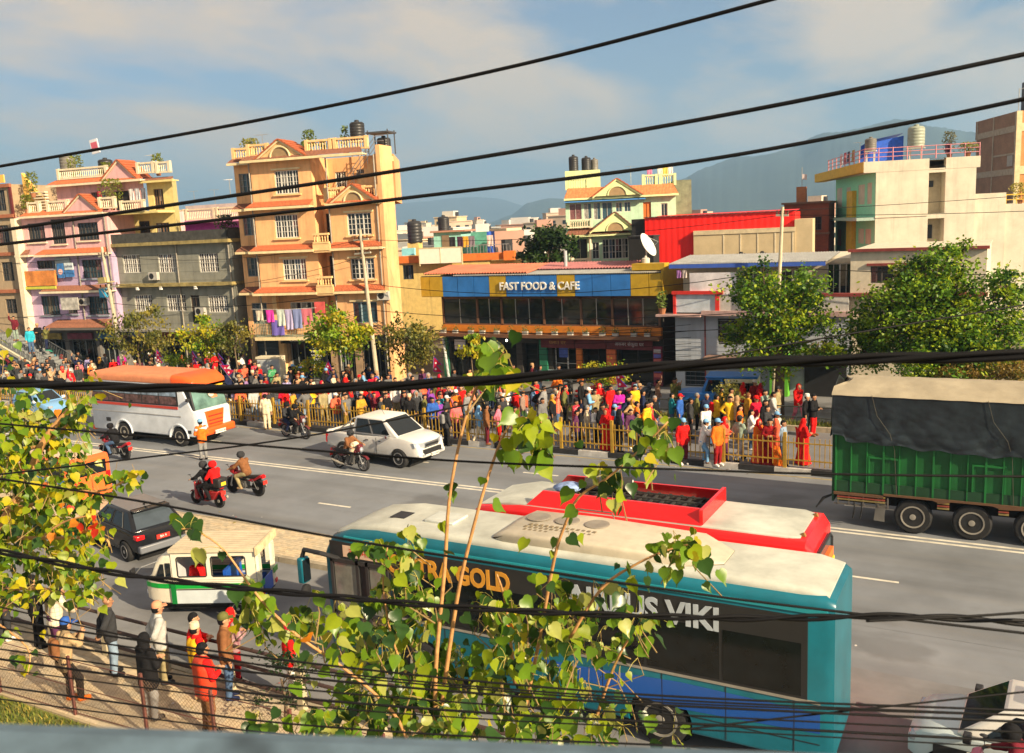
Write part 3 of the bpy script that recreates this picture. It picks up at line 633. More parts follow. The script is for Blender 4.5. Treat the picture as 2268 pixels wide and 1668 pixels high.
for x, y, z, h, w, s in ((4.3, 2.6, 13.6, 1.6, .7, 'rounded shrub on the pink house roof left of the gable'), (7.0, 2.6, 13.6, .9, .5, 'small shrub on the roof of the pink house beside its tank'), (11.6, 2.4, 13.6, 1.2, .45, 'palm like plant at the right end of the pink house roof'), (9.0, .6, 11.4, 1.8, 1.0, 'big leafy creeper on the upper terrace of the pink house'), (2.5, .3, 12.6, 1.5, .5, 'leafy plant beside the stair left of the pink house'), (2.2, -.1, 11.5, 1.0, .5, 'climbing plant on the lower left terrace of the pink house')): potplant(loc2w(Hp, x, y, z), h, s, (.16, .19, .02), w)
for i, (x, c) in enumerate(((7.7, (.6, .05, .08)), (8.05, (.1, .1, .12)), (10.4, (.65, .62, .6)), (10.9, (.5, .5, .52)), (11.4, (.15, .15, .18)))): cloth(loc2w(Hp, x, .9, 12.75), .4, .8, M('wash_%d' % i, c, .9), ('red shirt', 'black shirt', 'white towel', 'grey towel', 'dark trousers')[i]+' drying on the upper terrace of the pink house', R(10))
antenna(loc2w(Hp, 9.8, 4, 13.6), 1.6, 'television antenna behind the gable of the pink house'); antenna(loc2w(Hp, 15.4, 5, 12), 1.2, 'television antenna between the pink house and the magenta terrace')
# tan house at the left edge
TAN = M('tan_wall', (.36, .27, .17), .88, var=.15, streak=.35); TYW = M('yellow_stair_wall', (.75, .45, .10), .85, var=.12)  # stair wall and parapet share one amber yellow
Ht = house('tan_house', 'narrow tan house with brown bands at the far left edge', (-63.96, 39.7), 10)
ht_ = [(.2, 1.2, 4.5, 5.55), (.3, 1.35, 6.85, 8.2), (.4, 1.4, 9.4, 10.8), (.5, 1.5, 11.8, 13.25)]
B = MB(); shell(B, -6, 2.15, 0, 8, 0, 13.6, ht_); B.build('wall', (TAN,), Ht)
for h in ht_: window(Ht, h, 0, DW, m_glass, 2, 3)
for z in (11.4, 8.75, 6.1, 13.5): MB().box(-6, 2.2, -.18, .02, z-.1, z+.14).build('floor_band', (M('terracotta_band', (.34, .12, .06)),), Ht)
MB().box(2.0, 2.2, -.12, 0, 0, 13.4).build('drain_pipe', (M('maroon_pipe', (.12, .02, .02)),), Ht)
B = MB(); B.prism([(2.2, 11.2), (3.9, 11.2), (3.9, 12.4), (3.3, 13.0), (2.2, 14.4)], 1.0, 1.3); B.build('stair_wall', (TYW,), Ht)
B = MB()
for k in range(8): B.box(3.0+k*.13, 4.4, .7, 1.0, 12.9-k*.2, 13.0-k*.2)
B.build('stair_step', (CR2,), Ht)
MB().box(-6, 1.5, .1, .2, 13.75, 14.3).build('parapet', (TYW,), Ht)
# magenta house behind
MAG = M('magenta_wall', (.52, .10, .48), .8, var=.12)
Q = PY(345, 470, 52); Hq = house('magenta_house', 'magenta terrace house with white balustrade behind the grey house', (Q.x, Q.y), 8)
zr = PY(420, 480, 52).z
B = MB(); shell(B, 0, 9.2, 0, 6, 0, zr-.5, [(3.4, 5.6, zr-2.2, zr-1.1), (6.5, 8.0, zr-2.2, zr-1.0)]); B.build('wall', (MAG,), Hq)
window(Hq, (3.4, 5.6, zr-2.2, zr-1.1), 0, WF, m_glass, 4, 1); window(Hq, (6.5, 8.0, zr-2.2, zr-1.0), 0, DW, m_dark, 2, 1)
MB().box(-.2, 9.4, -.6, .1, zr-.55, zr-.3).build('eave', (M('pink_eave', (.62, .25, .45)),), Hq)
for a, b in ((.1, 3.0), (3.1, 6.0), (6.1, 9.1)): balustrade(Hq, a, b, -.1, zr-.3, .9, CR2)
MB().box(.5, 9.0, 3, 6, zr-.3, zr+1.0).build('roof_room', (M('pale_room', (.5, .45, .38)),), Hq)
for x in (1.2, 3.3): antenna(loc2w(Hq, x, 3.4, zr+.9), 1.3, ('left', 'right')[x > 2]+' one of two antennas on the magenta house roof')
tank(loc2w(Hq, 6.3, 3.2, zr+1.0), .3, .55, 'small dark tank on the magenta house roof', m_tank)
# ------------------------------------------------------------------ cafe
Hc = house('cafe_building', 'two storey cafe with blue and yellow panelled sign and corrugated roof', (-23.83, 46.0), 0)
SB = M('sign_panel_blue', (.03, .17, .50), .3, var=.25, scale=.9); SY = M('sign_panel_yellow', (.48, .30, .02), .4, var=.15)
ORB = M('orange_board', (.62, .20, .02), .6, var=.15, scale=2); DKW = M('brown_post', (.16, .075, .04), .6)
fr = MB().box(-7.85, 7.55, .05, .35, 5.02, 6.28).build('sign_backing', (m_dark,), Hc)
xs = [-7.87, -7.2, -6.27, -5.2, -4.08, -3.02, -1.88, -.81, .33, 1.4, 2.52, 3.57, 4.67, 5.82, 6.87, 7.55]
for i, (a, b) in enumerate(zip(xs[:-1], xs[1:])):
    yel = i in (0, 1, 5, 9, 13, 14)
    MB().box(a+.015, b-.015, -.02+rnd.uniform(-.006, .006), .05, 5.05, 6.24).build('sign_panel', (SY if yel else SB,), fr)
text('lettering', 'FAST FOOD & CAFE', m_white, fr, .62, (.25, -.06, 5.62), FRONT, .04, sx=.93, bold=.012)
MB().box(7.56, 7.62, .0, 4.5, 5.05, 6.4).build('sign_return', (SY,), Hc)
# glazed upper floor
B = MB(); px_ = [-6.75, -4.3, -2.62, .18, 2.54, 4.45, 7.2]
for x in px_: B.box(x-.06, x+.06, .6, .74, 3.3, 4.95)
B.box(-6.8, 7.25, .6, .74, 4.85, 5.0); B.box(-6.8, 7.25, .6, .74, 3.28, 3.36)
gl = B.build('window_frame', (DKW,), Hc)
for a, b in zip(px_[:-1], px_[1:]):
    n = 2 if b-a < 2.6 else 3
    for k in range(n):
        w = (b-a-.12)/n; MB().box(a+.06+k*w+.02, a+.06+(k+1)*w-.02, .66, .68, 3.36, 4.85).build('pane', (M('cafe_glass', (.012, .018, .022), .06, spec=.7),), gl)
        if k: MB().box(a+.06+k*w-.02, a+.06+k*w+.02, .62, .7, 3.36, 4.85).build('mullion', (m_steel,), gl)
MB().box(-6.85, 7.3, .52, .8, 2.82, 3.28).build('orange_band', (ORB,), Hc)
lg = MB().box(-6.9, 7.3, .1, .8, 2.6, 2.8).build('flower_ledge', (DKW,), Hc)
for k in range(15):
    x = -6.6+k*.95+rnd.uniform(-.1, .1)
    t = thing('planter_box', 'small planter on the cafe ledge, %s from its left end' % ('first second third fourth fifth sixth seventh eighth ninth tenth eleventh twelfth thirteenth fourteenth fifteenth'.split()[k]), 'planter', (-23.83+x, 46.3, 2.8), 0, 'planters along the cafe ledge')
    MB().box(-.16, .16, -.1, .1, .002, .18).build('box', (M('planter_white', (.42, .40, .36), .7, var=.3),), t)
    B = MB()
    for i in range(40):
        p = Vector((rnd.uniform(-.2, .2), rnd.uniform(-.12, .12), .18+rnd.random()*rnd.choice((.15, .35)))); d = Vector((rnd.uniform(-1, 1), rnd.uniform(-1, 1), rnd.uniform(-.3, 1)))*.06; s = d.orthogonal().normalized()*.025
        B.add((p-d, p+s, p+d, p-s), ((0, 1, 2, 3),))
    B.build('foliage', (M('ledge_leaf', (.07, .11, .02), trans=.2),), t)['kind'] = 'stuff'
# ground floor shops under it
B = MB(); gh = [(-6.5, -4.6, 0, 2.2), (-4.2, -1.9, 0, 2.2), (-1.5, .2, 0, 2.2), (.5, 2.1, 0, 2.0), (2.5, 4.0, 0, 2.0), (4.6, 6.7, 0, 2.0)]
shell(B, -6.9, 7.3, .9, 9, 0, 2.6, gh, depth=.5); shell(B, -6.9, 7.3, .78, 9, 2.6, 6.3); B.build('wall', (M('cafe_dark_wall', (.045, .04, .035), .8),), Hc)
for h in gh: window(Hc, h, .9, m_dark if h[0] < .4 or h[0] > 2.2 else m_white, M('shop_glass', (.012, .016, .018), .1), 2, 2 if .4 < h[0] < 2.2 else 1, depth=.48, cols=1)
for x, w, c in ((-.28, .5, (.02, .16, .09)), (-7.0, .35, (.02, .14, .08)), (-4.45, .3, (.02, .14, .08)), (2.1, .34, (.62, .17, .03)), (3.98, .55, (.60, .14, .05)), (6.75, .5, (.22, .03, .06))):
    MB().box(x, x+w, .72, .88, 0, 2.45 if c[1] > .05 else 2.2).build('pillar', (M('pillar_%d' % int(c[0]*100+c[1]*1000), c, .6, var=.25),), Hc)
for k in range(6):
    MB().box(6.8, 7.2, .68, .715, .5+k*.27, .7+k*.27).build('poster_strip', (M('strip_%d' % (k % 3), ((.5, .12, .1), (.12, .12, .4), (.5, .45, .45))[k % 3]),), Hc)
MAR = M('maroon_sign', (.14, .025, .03), .6, var=.3)
for a, b, s, c, sz in ((-.1, 2.05, 'पलाउ घर', (.50, .26, .07), .32), (2.1, 4.0, '', None, 0), (4.05, 6.75, 'अकबर सेकुवा घर', (.55, .5, .5), .27)):
    p = MB().box(a, b, .62, .72, 2.0, 2.55).build('shop_sign', (MAR,), Hc)
    if s: text('lettering', s, M('letter_%d' % int(c[2]*100), c), p, sz, ((a+b)/2, .612, 2.3), FRONT, .004)
p = MB().box(1.05, 1.6, .66, .7, 1.45, 2.0).build('blue_poster', (M('poster_blue', (.05, .09, .34), .5, var=.4, scale=6),), Hc)
MB().box(.3, 1.0, .66, .7, .45, .7).build('white_notice', (M('notice', (.35, .5, .55)),), Hc)
MB().box(-6.05, -5.3, .6, .7, 1.75, 2.35).build('white_sign', (M('sign_pale2', (.5, .5, .52)),), Hc)
MB().cyl((-6.55, .5, 0), (-6.8, .5, 2.4), .08, n=8).build('drain_pipe', (M('pale_pipe', (.55, .58, .58)),), Hc)
MB().lathe([(.01, -.07), (.07, 0), (.01, .07)], (-2.2, .3, 2.42), 10).build('lamp', (M('lit_bulb', (1, .95, .85), emit=6, var=0),), Hc)
# corrugated roofs
def corr(name, x0, x1, y0, y1, z0, z1, mat, par, step=.19, amp=.045):
    B = MB(); n = int((x1-x0)/(step/4)); rows = []
    for y, z in ((y0, z0), ((y0+y1)/2, (z0+z1)/2), (y1, z1)): rows.append([(x0+(x1-x0)*i/n, y, z+amp*math.sin(i*math.pi/2)) for i in range(n+1)])
    B.grid(rows); B.grid([[(x, y, z-.03) for x, y, z in r] for r in rows]); return B.build(name, (mat,), par, smooth=True)
ZN = M('zinc_sheet', (.36, .36, .34), .45, .3, var=.25); RR = M('red_sheet', (.52, .16, .09), .55, var=.22, scale=1.2); RR2 = M('faded_red_sheet', (.34, .13, .13), .6, var=.2)
corr('zinc_roof', -5.5, 7.4, -.05, 2.2, 6.3, 6.45, ZN, Hc, .12, .025)
corr('red_roof', -7.8, -.6, .2, 3.3, 6.42, 6.76, RR, Hc); corr('faded_red_roof', -.6, 5.2, 1.6, 3.3, 6.5, 6.78, RR2, Hc)
MB().cyl((.95, 2.2, 6.3), (.95, 2.2, 7.5), .1, n=10).build('vent_pipe', (M('grey_pipe', (.4, .42, .44)),), Hc)
MB().box(5.75, 7.6, .4, 1.2, 6.4, 6.75).build('roof_panel', (SY,), Hc)
ds = thing('satellite_dish', 'white satellite dish standing on the cafe roof before the red shed', 'satellite dish', (-17.9, 48.3, 6.75), R(35)); 
MB().lathe([(.02, -.12), (.4, -.04), (.72, .12), (.70, .14), (.38, -.01), (.02, -.09)], (0, 0, 0), 20).build('dish', (m_white,), ds, smooth=True, loc=(0, 0, .9), rot=(R(62), 0, R(52)))
MB().cyl((0, 0, -.44), (0, .1, .9), .04).cyl((0, -.1, .5), (.5, -.6, 1.1), .015, n=5).cyl((0, -.1, 1.4), (.5, -.6, 1.1), .015, n=5).build('mount', (m_steel,), ds)
tank((-17.6, 47.3, 6.5), .22, .55, 'little white drum on the edge of the cafe roof', M('drum_white', (.55, .5, .42)))
dt = MB().box(-.75, .75, -.5, .5, 0, 1.8).build('roof_shed', (M('black_shed', (.02, .02, .02), .8),)); dt.location = (-18.7, 50, 6.3); tag(dt, 'black box shed behind the satellite dish', 'shed')
MB().box(-.8, .8, -.55, .55, 1.8, 1.88).build('lid', (m_dark,), dt)

PIPE = M('pvc_pipe', (.30, .27, .22), .5, var=.3)
for H_, xs__, z0, z1, y in ((Hs, (-3.36, 1.9, 5.05), .2, 13.6, -.07), (Hg, (-.7, 5.0, 9.4), 0, 9.0, -.07), (Hp, (6.05, 8.75), 3.6, 11.2, -.07)):
    for x in xs__:
        P_ = MB(); P_.cyl((x, y, z0), (x, y, z1), .045, n=6)
        for k in range(int((z1-z0)/2.2)): P_.cyl((x, y, z0+.8+k*2.2), (x, y, z0+.92+k*2.2), .06, n=6)
        P_.build('rain_pipe', (PIPE,), H_)
for H_, x, z, y in ((Hs, 4.75, 5.05, -.3), (Hg, 2.55, 6.6, -.3), (Hp, 5.85, 5.0, -.3), (Hg, 6.3, 4.2, -.3)):
    a = MB().box(x, x+.75, y, y+.26, z, z+.52).cyl((x+.27, y-.006, z+.26), (x+.27, y, z+.26), .2, n=14, m=1).build('air_conditioner', (M('ac_grey', (.46, .44, .40), .6), m_dark), H_)
for H_, x0, x1, z, c in ((Hg, -.5, 1.9, 2.66, (.05, .12, .32)), (Hg, 2.5, 5.1, 2.66, (.32, .05, .04)), (Hg, 5.8, 9.0, 2.66, (.06, .18, .12)), (Hp, 1.4, 3.5, 2.6, (.30, .22, .05)), (Hp, 4.1, 6.3, 2.6, (.22, .05, .08)), (Hp, 6.8, 8.5, 2.6, (.05, .16, .30)), (Hs, 2.95, 5.05, 2.45, (.10, .16, .14))):
    MB().box(x0, x1, .1 if H_ is not Hs else .75, .22 if H_ is not Hs else .86, z, z+.42).build('sign_board', (M('shop_board_%d_%d' % (int(c[0]*100), int(c[2]*100)), c, .6, var=.5, scale=3),), H_)
# ------------------------------------------------------------------ white low building right of the cafe
WBL = M('blue_white_wall', (.42, .46, .52), .8, var=.12, scale=.8, streak=.3); CRW = M('cream_plaster', (.62, .55, .42), .85, var=.12, streak=.2); RED = M('red_paint', (.60, .03, .02), .5)
MRN = M('maroon_band', (.22, .04, .035), .7, var=.3)
Hw = house('white_shop_house', 'low white house with a zinc roof, white sheet and maroon bands beside the cafe', (-15.48, 46.0), 0)
hw = [(2.2, 3.6, 2.5, 3.85), (.4, 1.5, .2, 1.2)]
B = MB(); shell(B, -.1, 8.8, .1, 9, 0, 4.05, hw, depth=.2)
for k in range(16): B.box(-.1, 8.8, .085, .1, .3+k*.23, .312+k*.23)
B.build('wall', (WBL,), Hw); window(Hw, hw[0], .1, m_dark, m_glass, 3, 1, depth=.18); window(Hw, hw[1], .1, m_dark, m_glass, 2, 1, depth=.18)
MB().box(1.5, 1.56, .05, .1, 0, 4.0).build('pipe', (MRN,), Hw)
MB().box(-.9, 1.5, -.7, .2, 4.0, 4.12).box(1.5, 8.9, -.5, .2, 4.05, 4.3).build('balcony_slab', (M('slab_edge', (.45, .30, .28), .8, var=.3),), Hw)
B = MB(); B.box(-.05, .1, -.35, -.2, 4.12, 5.25); B.box(2.2, 2.4, -.35, -.2, 4.2, 5.25); B.box(-.1, 2.6, -.4, -.25, 5.15, 5.32); B.build('red_frame', (RED,), Hw)
MB().box(.1, 2.2, -.28, -.22, 4.2, 5.15).build('balcony_panel', (M('pale_blue_panel', (.48, .54, .60), .7),), Hw)
MB().box(2.4, 8.7, -.28, -.2, 4.3, 5.05).build('balcony_wall', (M('grey_white', (.5, .48, .45), .8, streak=.3),), Hw)
B = MB(); shell(B, -.05, 8.7, 1.4, 9, 4.1, 6.75, [(3.2, 4.2, 4.2, 6.2), (5.0, 6.4, 5.0, 6.2), (7.4, 8.6, 4.6, 6.5)]); B.build('upper_wall', (CRW,), Hw)
for h in ((3.2, 4.2, 4.2, 6.2), (5.0, 6.4, 5.0, 6.2), (7.4, 8.6, 4.6, 6.5)): window(Hw, h, 1.4, WF, m_glass, 2, 1)
corr('zinc_roof', -.3, 7.7, -.3, 3.5, 6.72, 7.0, ZN, Hw, .14, .03)
MB().box(-.25, 7.6, -.3, -.24, 6.5, 6.7).build('blue_fascia', (M('blue_tarp', (.05, .12, .5), .6),), Hw)
B = MB(); shell(B, 8.7, 14.5, .1, 9, 0, 7.1, [(9.6, 10.6, 5.6, 6.4), (11.2, 12.2, 5.6, 6.4)]); B.build('right_wing', (CRW,), Hw)
for h in ((9.6, 10.6, 5.6, 6.4), (11.2, 12.2, 5.6, 6.4)): window(Hw, h, .1, DW, m_glass, 2, 1, hood=MRN)
MB().box(8.6, 14.6, -.1, .12, 7.1, 7.24).build('roof_edge', (MRN,), Hw); MB().box(8.65, 14.55, .12, 9, 7.1, 7.16).build('roof_slab', (CRW,), Hw); MB().box(4.5, 14.6, -.3, .1, 5.0, 5.15).build('maroon_ledge', (MRN,), Hw)
MB().box(1.7, 8.8, -.9, .1, 1.75, 1.95).build('shop_awning', (M('brown_awning', (.24, .15, .12), .8, var=.3),), Hw)
MB().box(5.0, 5.9, -.5, .0, 0, 2.6).build('green_door', (M('green_panel', (.12, .42, .03), .6),), Hw)
MB().box(6.6, 8.6, .0, .06, 0, 2.4).build('dark_opening', (m_dark,), Hw)
cloth((-13.4, 45.75, 6.25), 2.5, 1.15, M('white_sheet', (.72, .68, .70), .9), 'long white sheet hung under the zinc roof of the low white house', 0, name='hanging_sheet')
for i, x in enumerate((-15.2, -14.9)): cloth((x, 45.7, 6.4), .25, .4, M('small_wash_%d' % i, ((.45, .2, .5), (.6, .5, .45))[i], .9), ('small violet cloth', 'small beige cloth')[i]+' drying under the blue edge of the zinc roof')
potplant((-16.1, 45.6, 4.12), .9, 'leafy plant in a white pot on the ledge between the cafe and the white house', (.14, .2, .03), .35, pot=(.6, .58, .52))
# ------------------------------------------------------------------ red shed
RSH = M('red_sheeting', (.78, .012, .008), .55, var=.10, scale=.7); BLKT = M('raw_block_wall', (.50, .40, .24), .9, var=.12, scale=1.2)
Hr = house('red_shed', 'bright red sheet clad shed with an unpainted block wall', (-13.44, 63.7), 8)
B = MB(); rows = []
for z in (5.0, 9.16):
    rows.append([(-9.85+i*.107, .008*math.sin(i*math.pi/2), z) for i in range(97)])
B.grid(rows); B.quad((-9.85, 0, 0), (.45, 0, 0), (.45, 0, 5.0), (-9.85, 0, 5.0)); B.quad((-9.85, 0, 0), (-9.85, 5, 0), (-9.85, 5, 9.1), (-9.85, 0, 9.1)); B.quad((.45, 0, 0), (.45, 6, 0), (.45, 6, 9.1), (.45, 0, 9.1)); B.quad((-9.85, 0, 9.1), (.45, 0, 9.1), (.45, 6, 9.3), (-9.85, 6, 9.3))
B.build('red_cladding', (RSH,), Hr)
bw = MB().box(-6.33, .5, -.4, -.06, 4.5, 8.08).box(.45, 1.6, -.3, 3.5, 4.5, 8.6).build('block_wall', (BLKT,), Hr)
for k in range(5): MB().box(-4.3+k*1.15, -4.22+k*1.15, -.43, -.4, 4.6, 7.75).build('column', (M('mortar_line', (.60, .52, .36), .9),), bw)
MB().box(-6.33, .5, -.46, -.06, 7.8, 8.1).build('ring_beam', (M('beam_concrete', (.55, .46, .30), .9, var=.2),), bw)
B = MB(); B.box(-10.9, -9.9, .3, 5, 5, 9.1); B.build('dark_side', (M('black_tarp', (.015, .015, .017), .7),), Hr)
B = MB()
for k in range(26): B.box(-9.9+k*.4, -9.9+k*.4+.3, -.15, 6, 9.17+.004*(k % 3), 9.22)
B.build('roof_sheet', (M('dark_roof_sheet', (.07, .05, .05), .6, var=.4),), Hr)
for i, x in enumerate((-3.0, -1.6)): tank(loc2w(Hr, x, -1.0, 5.6), .42, .9, ('left', 'right')[i]+' one of two black tanks before the unpainted wall of the red shed', m_tank)
# ------------------------------------------------------------------ green house with arched gables
GRN = M('mint_wall', (.42, .60, .42), .85, var=.1, streak=.25); GYL = M('lime_trim', (.62, .66, .34), .85, var=.1, streak=.2); TI2 = M('orange_tile', (.50, .19, .07), .8, var=.3, scale=6)
Hn = house('green_house', 'pale green house with two arched gables and orange roof tiles', (-30.36, 64.28), 25)
h3 = [(.3, 1.25, 9.2, 10.5), (1.4, 2.0, 9.2, 10.5), (2.15, 2.7, 9.2, 10.5), (2.8, 3.6, 9.2, 10.5), (3.85, 4.35, 9.7, 10.45), (4.5, 5.0, 9.7, 10.45), (5.95, 6.55, 8.9, 10.35), (7.3, 7.8, 9.2, 10.2)]
h4_ = [(.45, 1.6, 6.2, 7.8), (1.95, 2.5, 6.2, 7.5), (2.75, 4.75, 6.15, 7.7), (5.2, 6.4, 6.2, 7.5)]
B = MB(); shell(B, 0, 8.45, 0, 7, 4, 11.0, h3+h4_); B.build('wall', (GRN,), Hn); B = MB(); shell(B, .5, 8.4, .6, 7, 0, 4); B.build('lower_wall', (GYL,), Hn)
for h in h3[:6]: window(Hn, h, 0, WF, m_glassb, 1, 1, depth=.12, fw=.04)
window(Hn, h3[6], 0, M('orange_wood', (.55, .14, .02)), M('orange_door', (.52, .13, .02), .6), 1, 1); window(Hn, h3[7], 0, WF, m_glass, 1, 1)
window(Hn, h4_[0], 0, M('arch_frame', (.6, .55, .36)), m_dark, 1, 1, depth=.5); window(Hn, h4_[1], 0, WF, m_dark, 1, 2); window(Hn, h4_[2], 0, WF, m_glass, 4, 3, cols=2); window(Hn, h4_[3], 0, WF, m_glass, 2, 2)
canopy(Hn, -.1, 8.6, 0, 10.9, .5, TI2, GYL, rise=.75); canopy(Hn, -.1, 4.9, 0, 8.1, .6, m_tiled, GYL, rise=.5)
MB().box(-.05, 6.1, -.62, 0, 10.58, 10.66).build('blue_awning', (M('blue_awn', (.06, .22, .55), .5),), Hn)
gable(Hn, 2.2, 5.75, 3.95, 10.95, 12.2, -.75, 1.4, GYL, m_tile, GYL, arch=True); gable(Hn, 1.9, 5.3, 3.75, 8.3, 9.7, -.75, .9, GYL, m_tiled, GYL, arch=True)
for a, b in ((.05, 1.9), (5.9, 7.1), (7.2, 8.5)): balustrade(Hn, a, b, .1, 11.55, .85, GYL)
balustrade(Hn, .1, 2.05, -.35, 8.65, .65, CR2); balustrade(Hn, .35, 1.7, -.2, 5.7, .6, CR2)
for x in (.35, 1.8): MB().cyl((x, -.3, 5.6), (x, -.3, 8.0), .1, n=10).build('column', (CR2,), Hn)
MB().box(.05, 2.8, 1.5, 5, 11.7, 13.05).build('roof_room', (GYL,), Hn)
MB().box(8.45, 9.7, .5, 7, 8.5, 11.9).build('side_frame', (M('mossy_concrete', (.20, .22, .14), .9, var=.3, streak=.4),), Hn)
for i, (x, h) in enumerate(((.75, 1.2), (1.75, 1.05))): tank(loc2w(Hn, x, 2.2, 13.06), .38, h, ('left', 'right')[i]+' one of two black tanks on the green house roof', m_tank)
tank(loc2w(Hn, 2.4, 2.6, 13.06), .3, .9, 'third smaller tank on the green house roof room', m_tankg)
antenna(loc2w(Hn, 5.2, 2, 11.8), 1.4, 'television antenna on the green house roof right of its gable')
for i, (x, c) in enumerate(((6.6, (.6, .2, .35)), (7.4, (.7, .68, .6)), (7.8, (.65, .5, .1)), (8.2, (.7, .6, .6)))): cloth(loc2w(Hn, x, 1.2, 12.95), .4, .7, M('gwash_%d' % i, c, .9), ('pink', 'white', 'yellow', 'pale')[i]+' cloth drying on the green house roof', R(25))
# dark tree and back yard between the houses
# ------------------------------------------------------------------ low yellow rooftops behind
YLW = M('yellow_lowwall', (.62, .46, .16), .88, var=.15, streak=.35); ORW = M('orange_parapet', (.66, .17, .03), .75, var=.2)
Hy = house('yellow_low_house', 'low yellow house with orange parapet and blank white billboard behind the cafe', (-41.6, 63.49), 15)
B = MB(); shell(B, -4, 4.2, 0, 7, 0, 6.35, [(-3.4, -2.45, 5.0, 6.2)]); B.build('wall', (YLW,), Hy); window(Hy, (-3.4, -2.45, 5.0, 6.2), 0, DW, m_glass, 2, 1)
MB().box(-4.1, 6.4, -.15, .1, 6.36, 6.95).build('orange_parapet', (ORW,), Hy); MB().box(4.2, 8.2, .3, 7, 0, 6.3).build('side_wing', (YLW,), Hy)
p = MB().box(-1.55, 2.05, -.75, -.65, 6.28, 7.5).build('billboard', (M('billboard_white', (.80, .76, .64), .6, var=.06),), Hy)
B = MB(); B.box(-1.62, 2.12, -.77, -.63, 7.5, 7.58); B.box(-1.62, -1.55, -.77, -.63, 6.1, 7.58); B.box(2.05, 2.12, -.77, -.63, 5.9, 7.58); B.box(.22, .27, -.77, -.75, 6.28, 7.5); B.build('billboard_frame', (M('frame_cream', (.6, .5, .3)),), p)
MB().box(-1.5, 1.0, 3, 6, 6.4, 8.75).build('roof_hut', (M('turquoise', (.28, .58, .52), .8),), Hy); MB().box(-.75, -.1, 2.94, 3, 6.6, 8.5).build('hut_door', (M('brown_door', (.2, .14, .09)),), Hy)
MB().box(-1.7, 1.4, 2.7, 6.2, 8.75, 8.9).build('hut_roof', (M('hut_roof', (.4, .2, .14)),), Hy)
MB().box(2.0, 3.4, 2.5, 4.5, 6.4, 8.65).build('green_hut', (M('hut_green', (.10, .34, .26), .8, var=.3),), Hy); MB().box(3.4, 3.55, 2.5, 4.5, 6.4, 8.65).build('hut_tarp', (M('tarp_blue', (.03, .10, .5)),), Hy)
MB().box(-3.2, -2.2, 1.0, 2, 6.4, 8.0).build('tank_base', (YLW,), Hy); MB().box(-3.3, -2.2, -.2, .2, 7.0, 7.6).build('cyan_box', (M('cyan_box', (.25, .62, .68)),), Hy)
B = MB()
for k in range(14): B.cyl((2.3+k*.28, .2, 6.9), (2.3+k*.28, .2, 7.6), .02, n=4)
B.box(2.2, 6.2, .17, .23, 7.58, 7.63); B.build('railing', (M('rail_grey', (.25, .25, .26)),), Hy)
MB().box(5.5, 6.4, -.4, .3, 6.3, 7.05).build('orange_box', (ORW,), Hy)
tank(loc2w(Hy, -2.65, 1.5, 8.0), .62, 1.9, 'big black tank behind the right edge of the yellow house', m_tank); tank(loc2w(Hy, -.85, 4, 8.9), .5, 1.25, 'black tank on top of the turquoise roof hut', m_tank)
for i, (x, c) in enumerate(((.6, (.02, .02, .025)), (1.3, (.06, .02, .05)), (1.75, (.6, .32, .03)), (2.3, (.2, .16, .2)), (3.9, (.7, .55, .5)))): cloth(loc2w(Hy, x, 1.6, 8.35), .55, .9, M('ywash_%d' % i, c, .9), ('black', 'dark plum', 'orange', 'grey', 'cream')[i]+' washing before the green roof hut behind the cafe', R(15))
# ------------------------------------------------------------------ red brick house
BRK = bricks('red_bricks', (.30, .06, .03), (.24, .05, .03), (.16, .09, .06))
Hb = house('red_brick_house', 'red brick house with stepped roof and chimney', (-14.59, 78.67), 5)
B = MB(); shell(B, -2.3, 1.25, 0, 6, 0, 9.7, [(0, .7, 7.5, 8.6)]); B.build('wall', (BRK,), Hb); window(Hb, (0, .7, 7.5, 8.6), 0, DW, m_glass, 1, 2)
MB().box(-2.5, 1.4, -.2, 6, 9.7, 9.85).box(-2.4, 1.35, -.15, .02, 7.15, 7.3).build('roof_slab', (M('brown_slab', (.2, .1, .07)),), Hb)
MB().box(-1.35, -.6, .3, 1.2, 9.85, 11.1).build('chimney', (bricks('chimney_bricks', (.45, .16, .06), (.38, .12, .05), (.3, .2, .1)),), Hb)
MB().cyl((-.95, .7, 11.1), (-.95, .7, 12.7), .03, n=5).build('pole', (m_steel,), Hb)
fl_ = MB().grid([[(0, 0, z), (.2, .03, z-.03), (.4, -.02, z-.06)] for z in (0, .15, .3, .45)]).build('prayer_flag', (M('flag_white', (.6, .5, .5)),)); fl_.location = loc2w(Hb, -.95, .7, 11.7); tag(fl_, 'small pale prayer flag above the brick chimney', 'flag')
# ------------------------------------------------------------------ white house with mint front
WHW = M('whitewashed_wall', (.60, .545, .43), .9, var=.14, scale=.8, streak=.28); MNT = M('mint_front', (.28, .72, .48), .85, var=.08); YBD = M('yellow_band', (.66, .42, .05), .8)
Hh = house('white_house', 'big white house with a blank side wall and mint green front', (-8.85, 71.41), 20)
B = MB(); nr = [(3.62, 4.75, 8.5, 11.4), (3.62, 4.75, 4.0, 8.15)]
shell(B, 0, 6.8, 0, 14, 0, 11.7, nr, depth=1.0); facade(B, -.86, 7.05, 11.62, 12.4, -.02, [(3.62, 4.75, 11.6, 12.4)], .5)
B.quad((7.05, -.02, 11.62), (7.05, 14, 11.62), (7.05, 14, 12.4), (7.05, -.02, 12.4)); B.quad((-.86, -.02, 11.62), (7.05, -.02, 11.62), (7.05, 14, 11.62), (-.86, 14, 11.62))
B.quad((-.86, .2, 12.3), (7.05, .2, 12.3), (7.05, 14, 12.3), (-.86, 14, 12.3))
shell(B, 6.8, 9.0, .4, 14, 0, 9.75); shell(B, 9.0, 16, .6, 14, 0, 8.9); B.build('wall', (WHW,), Hh)
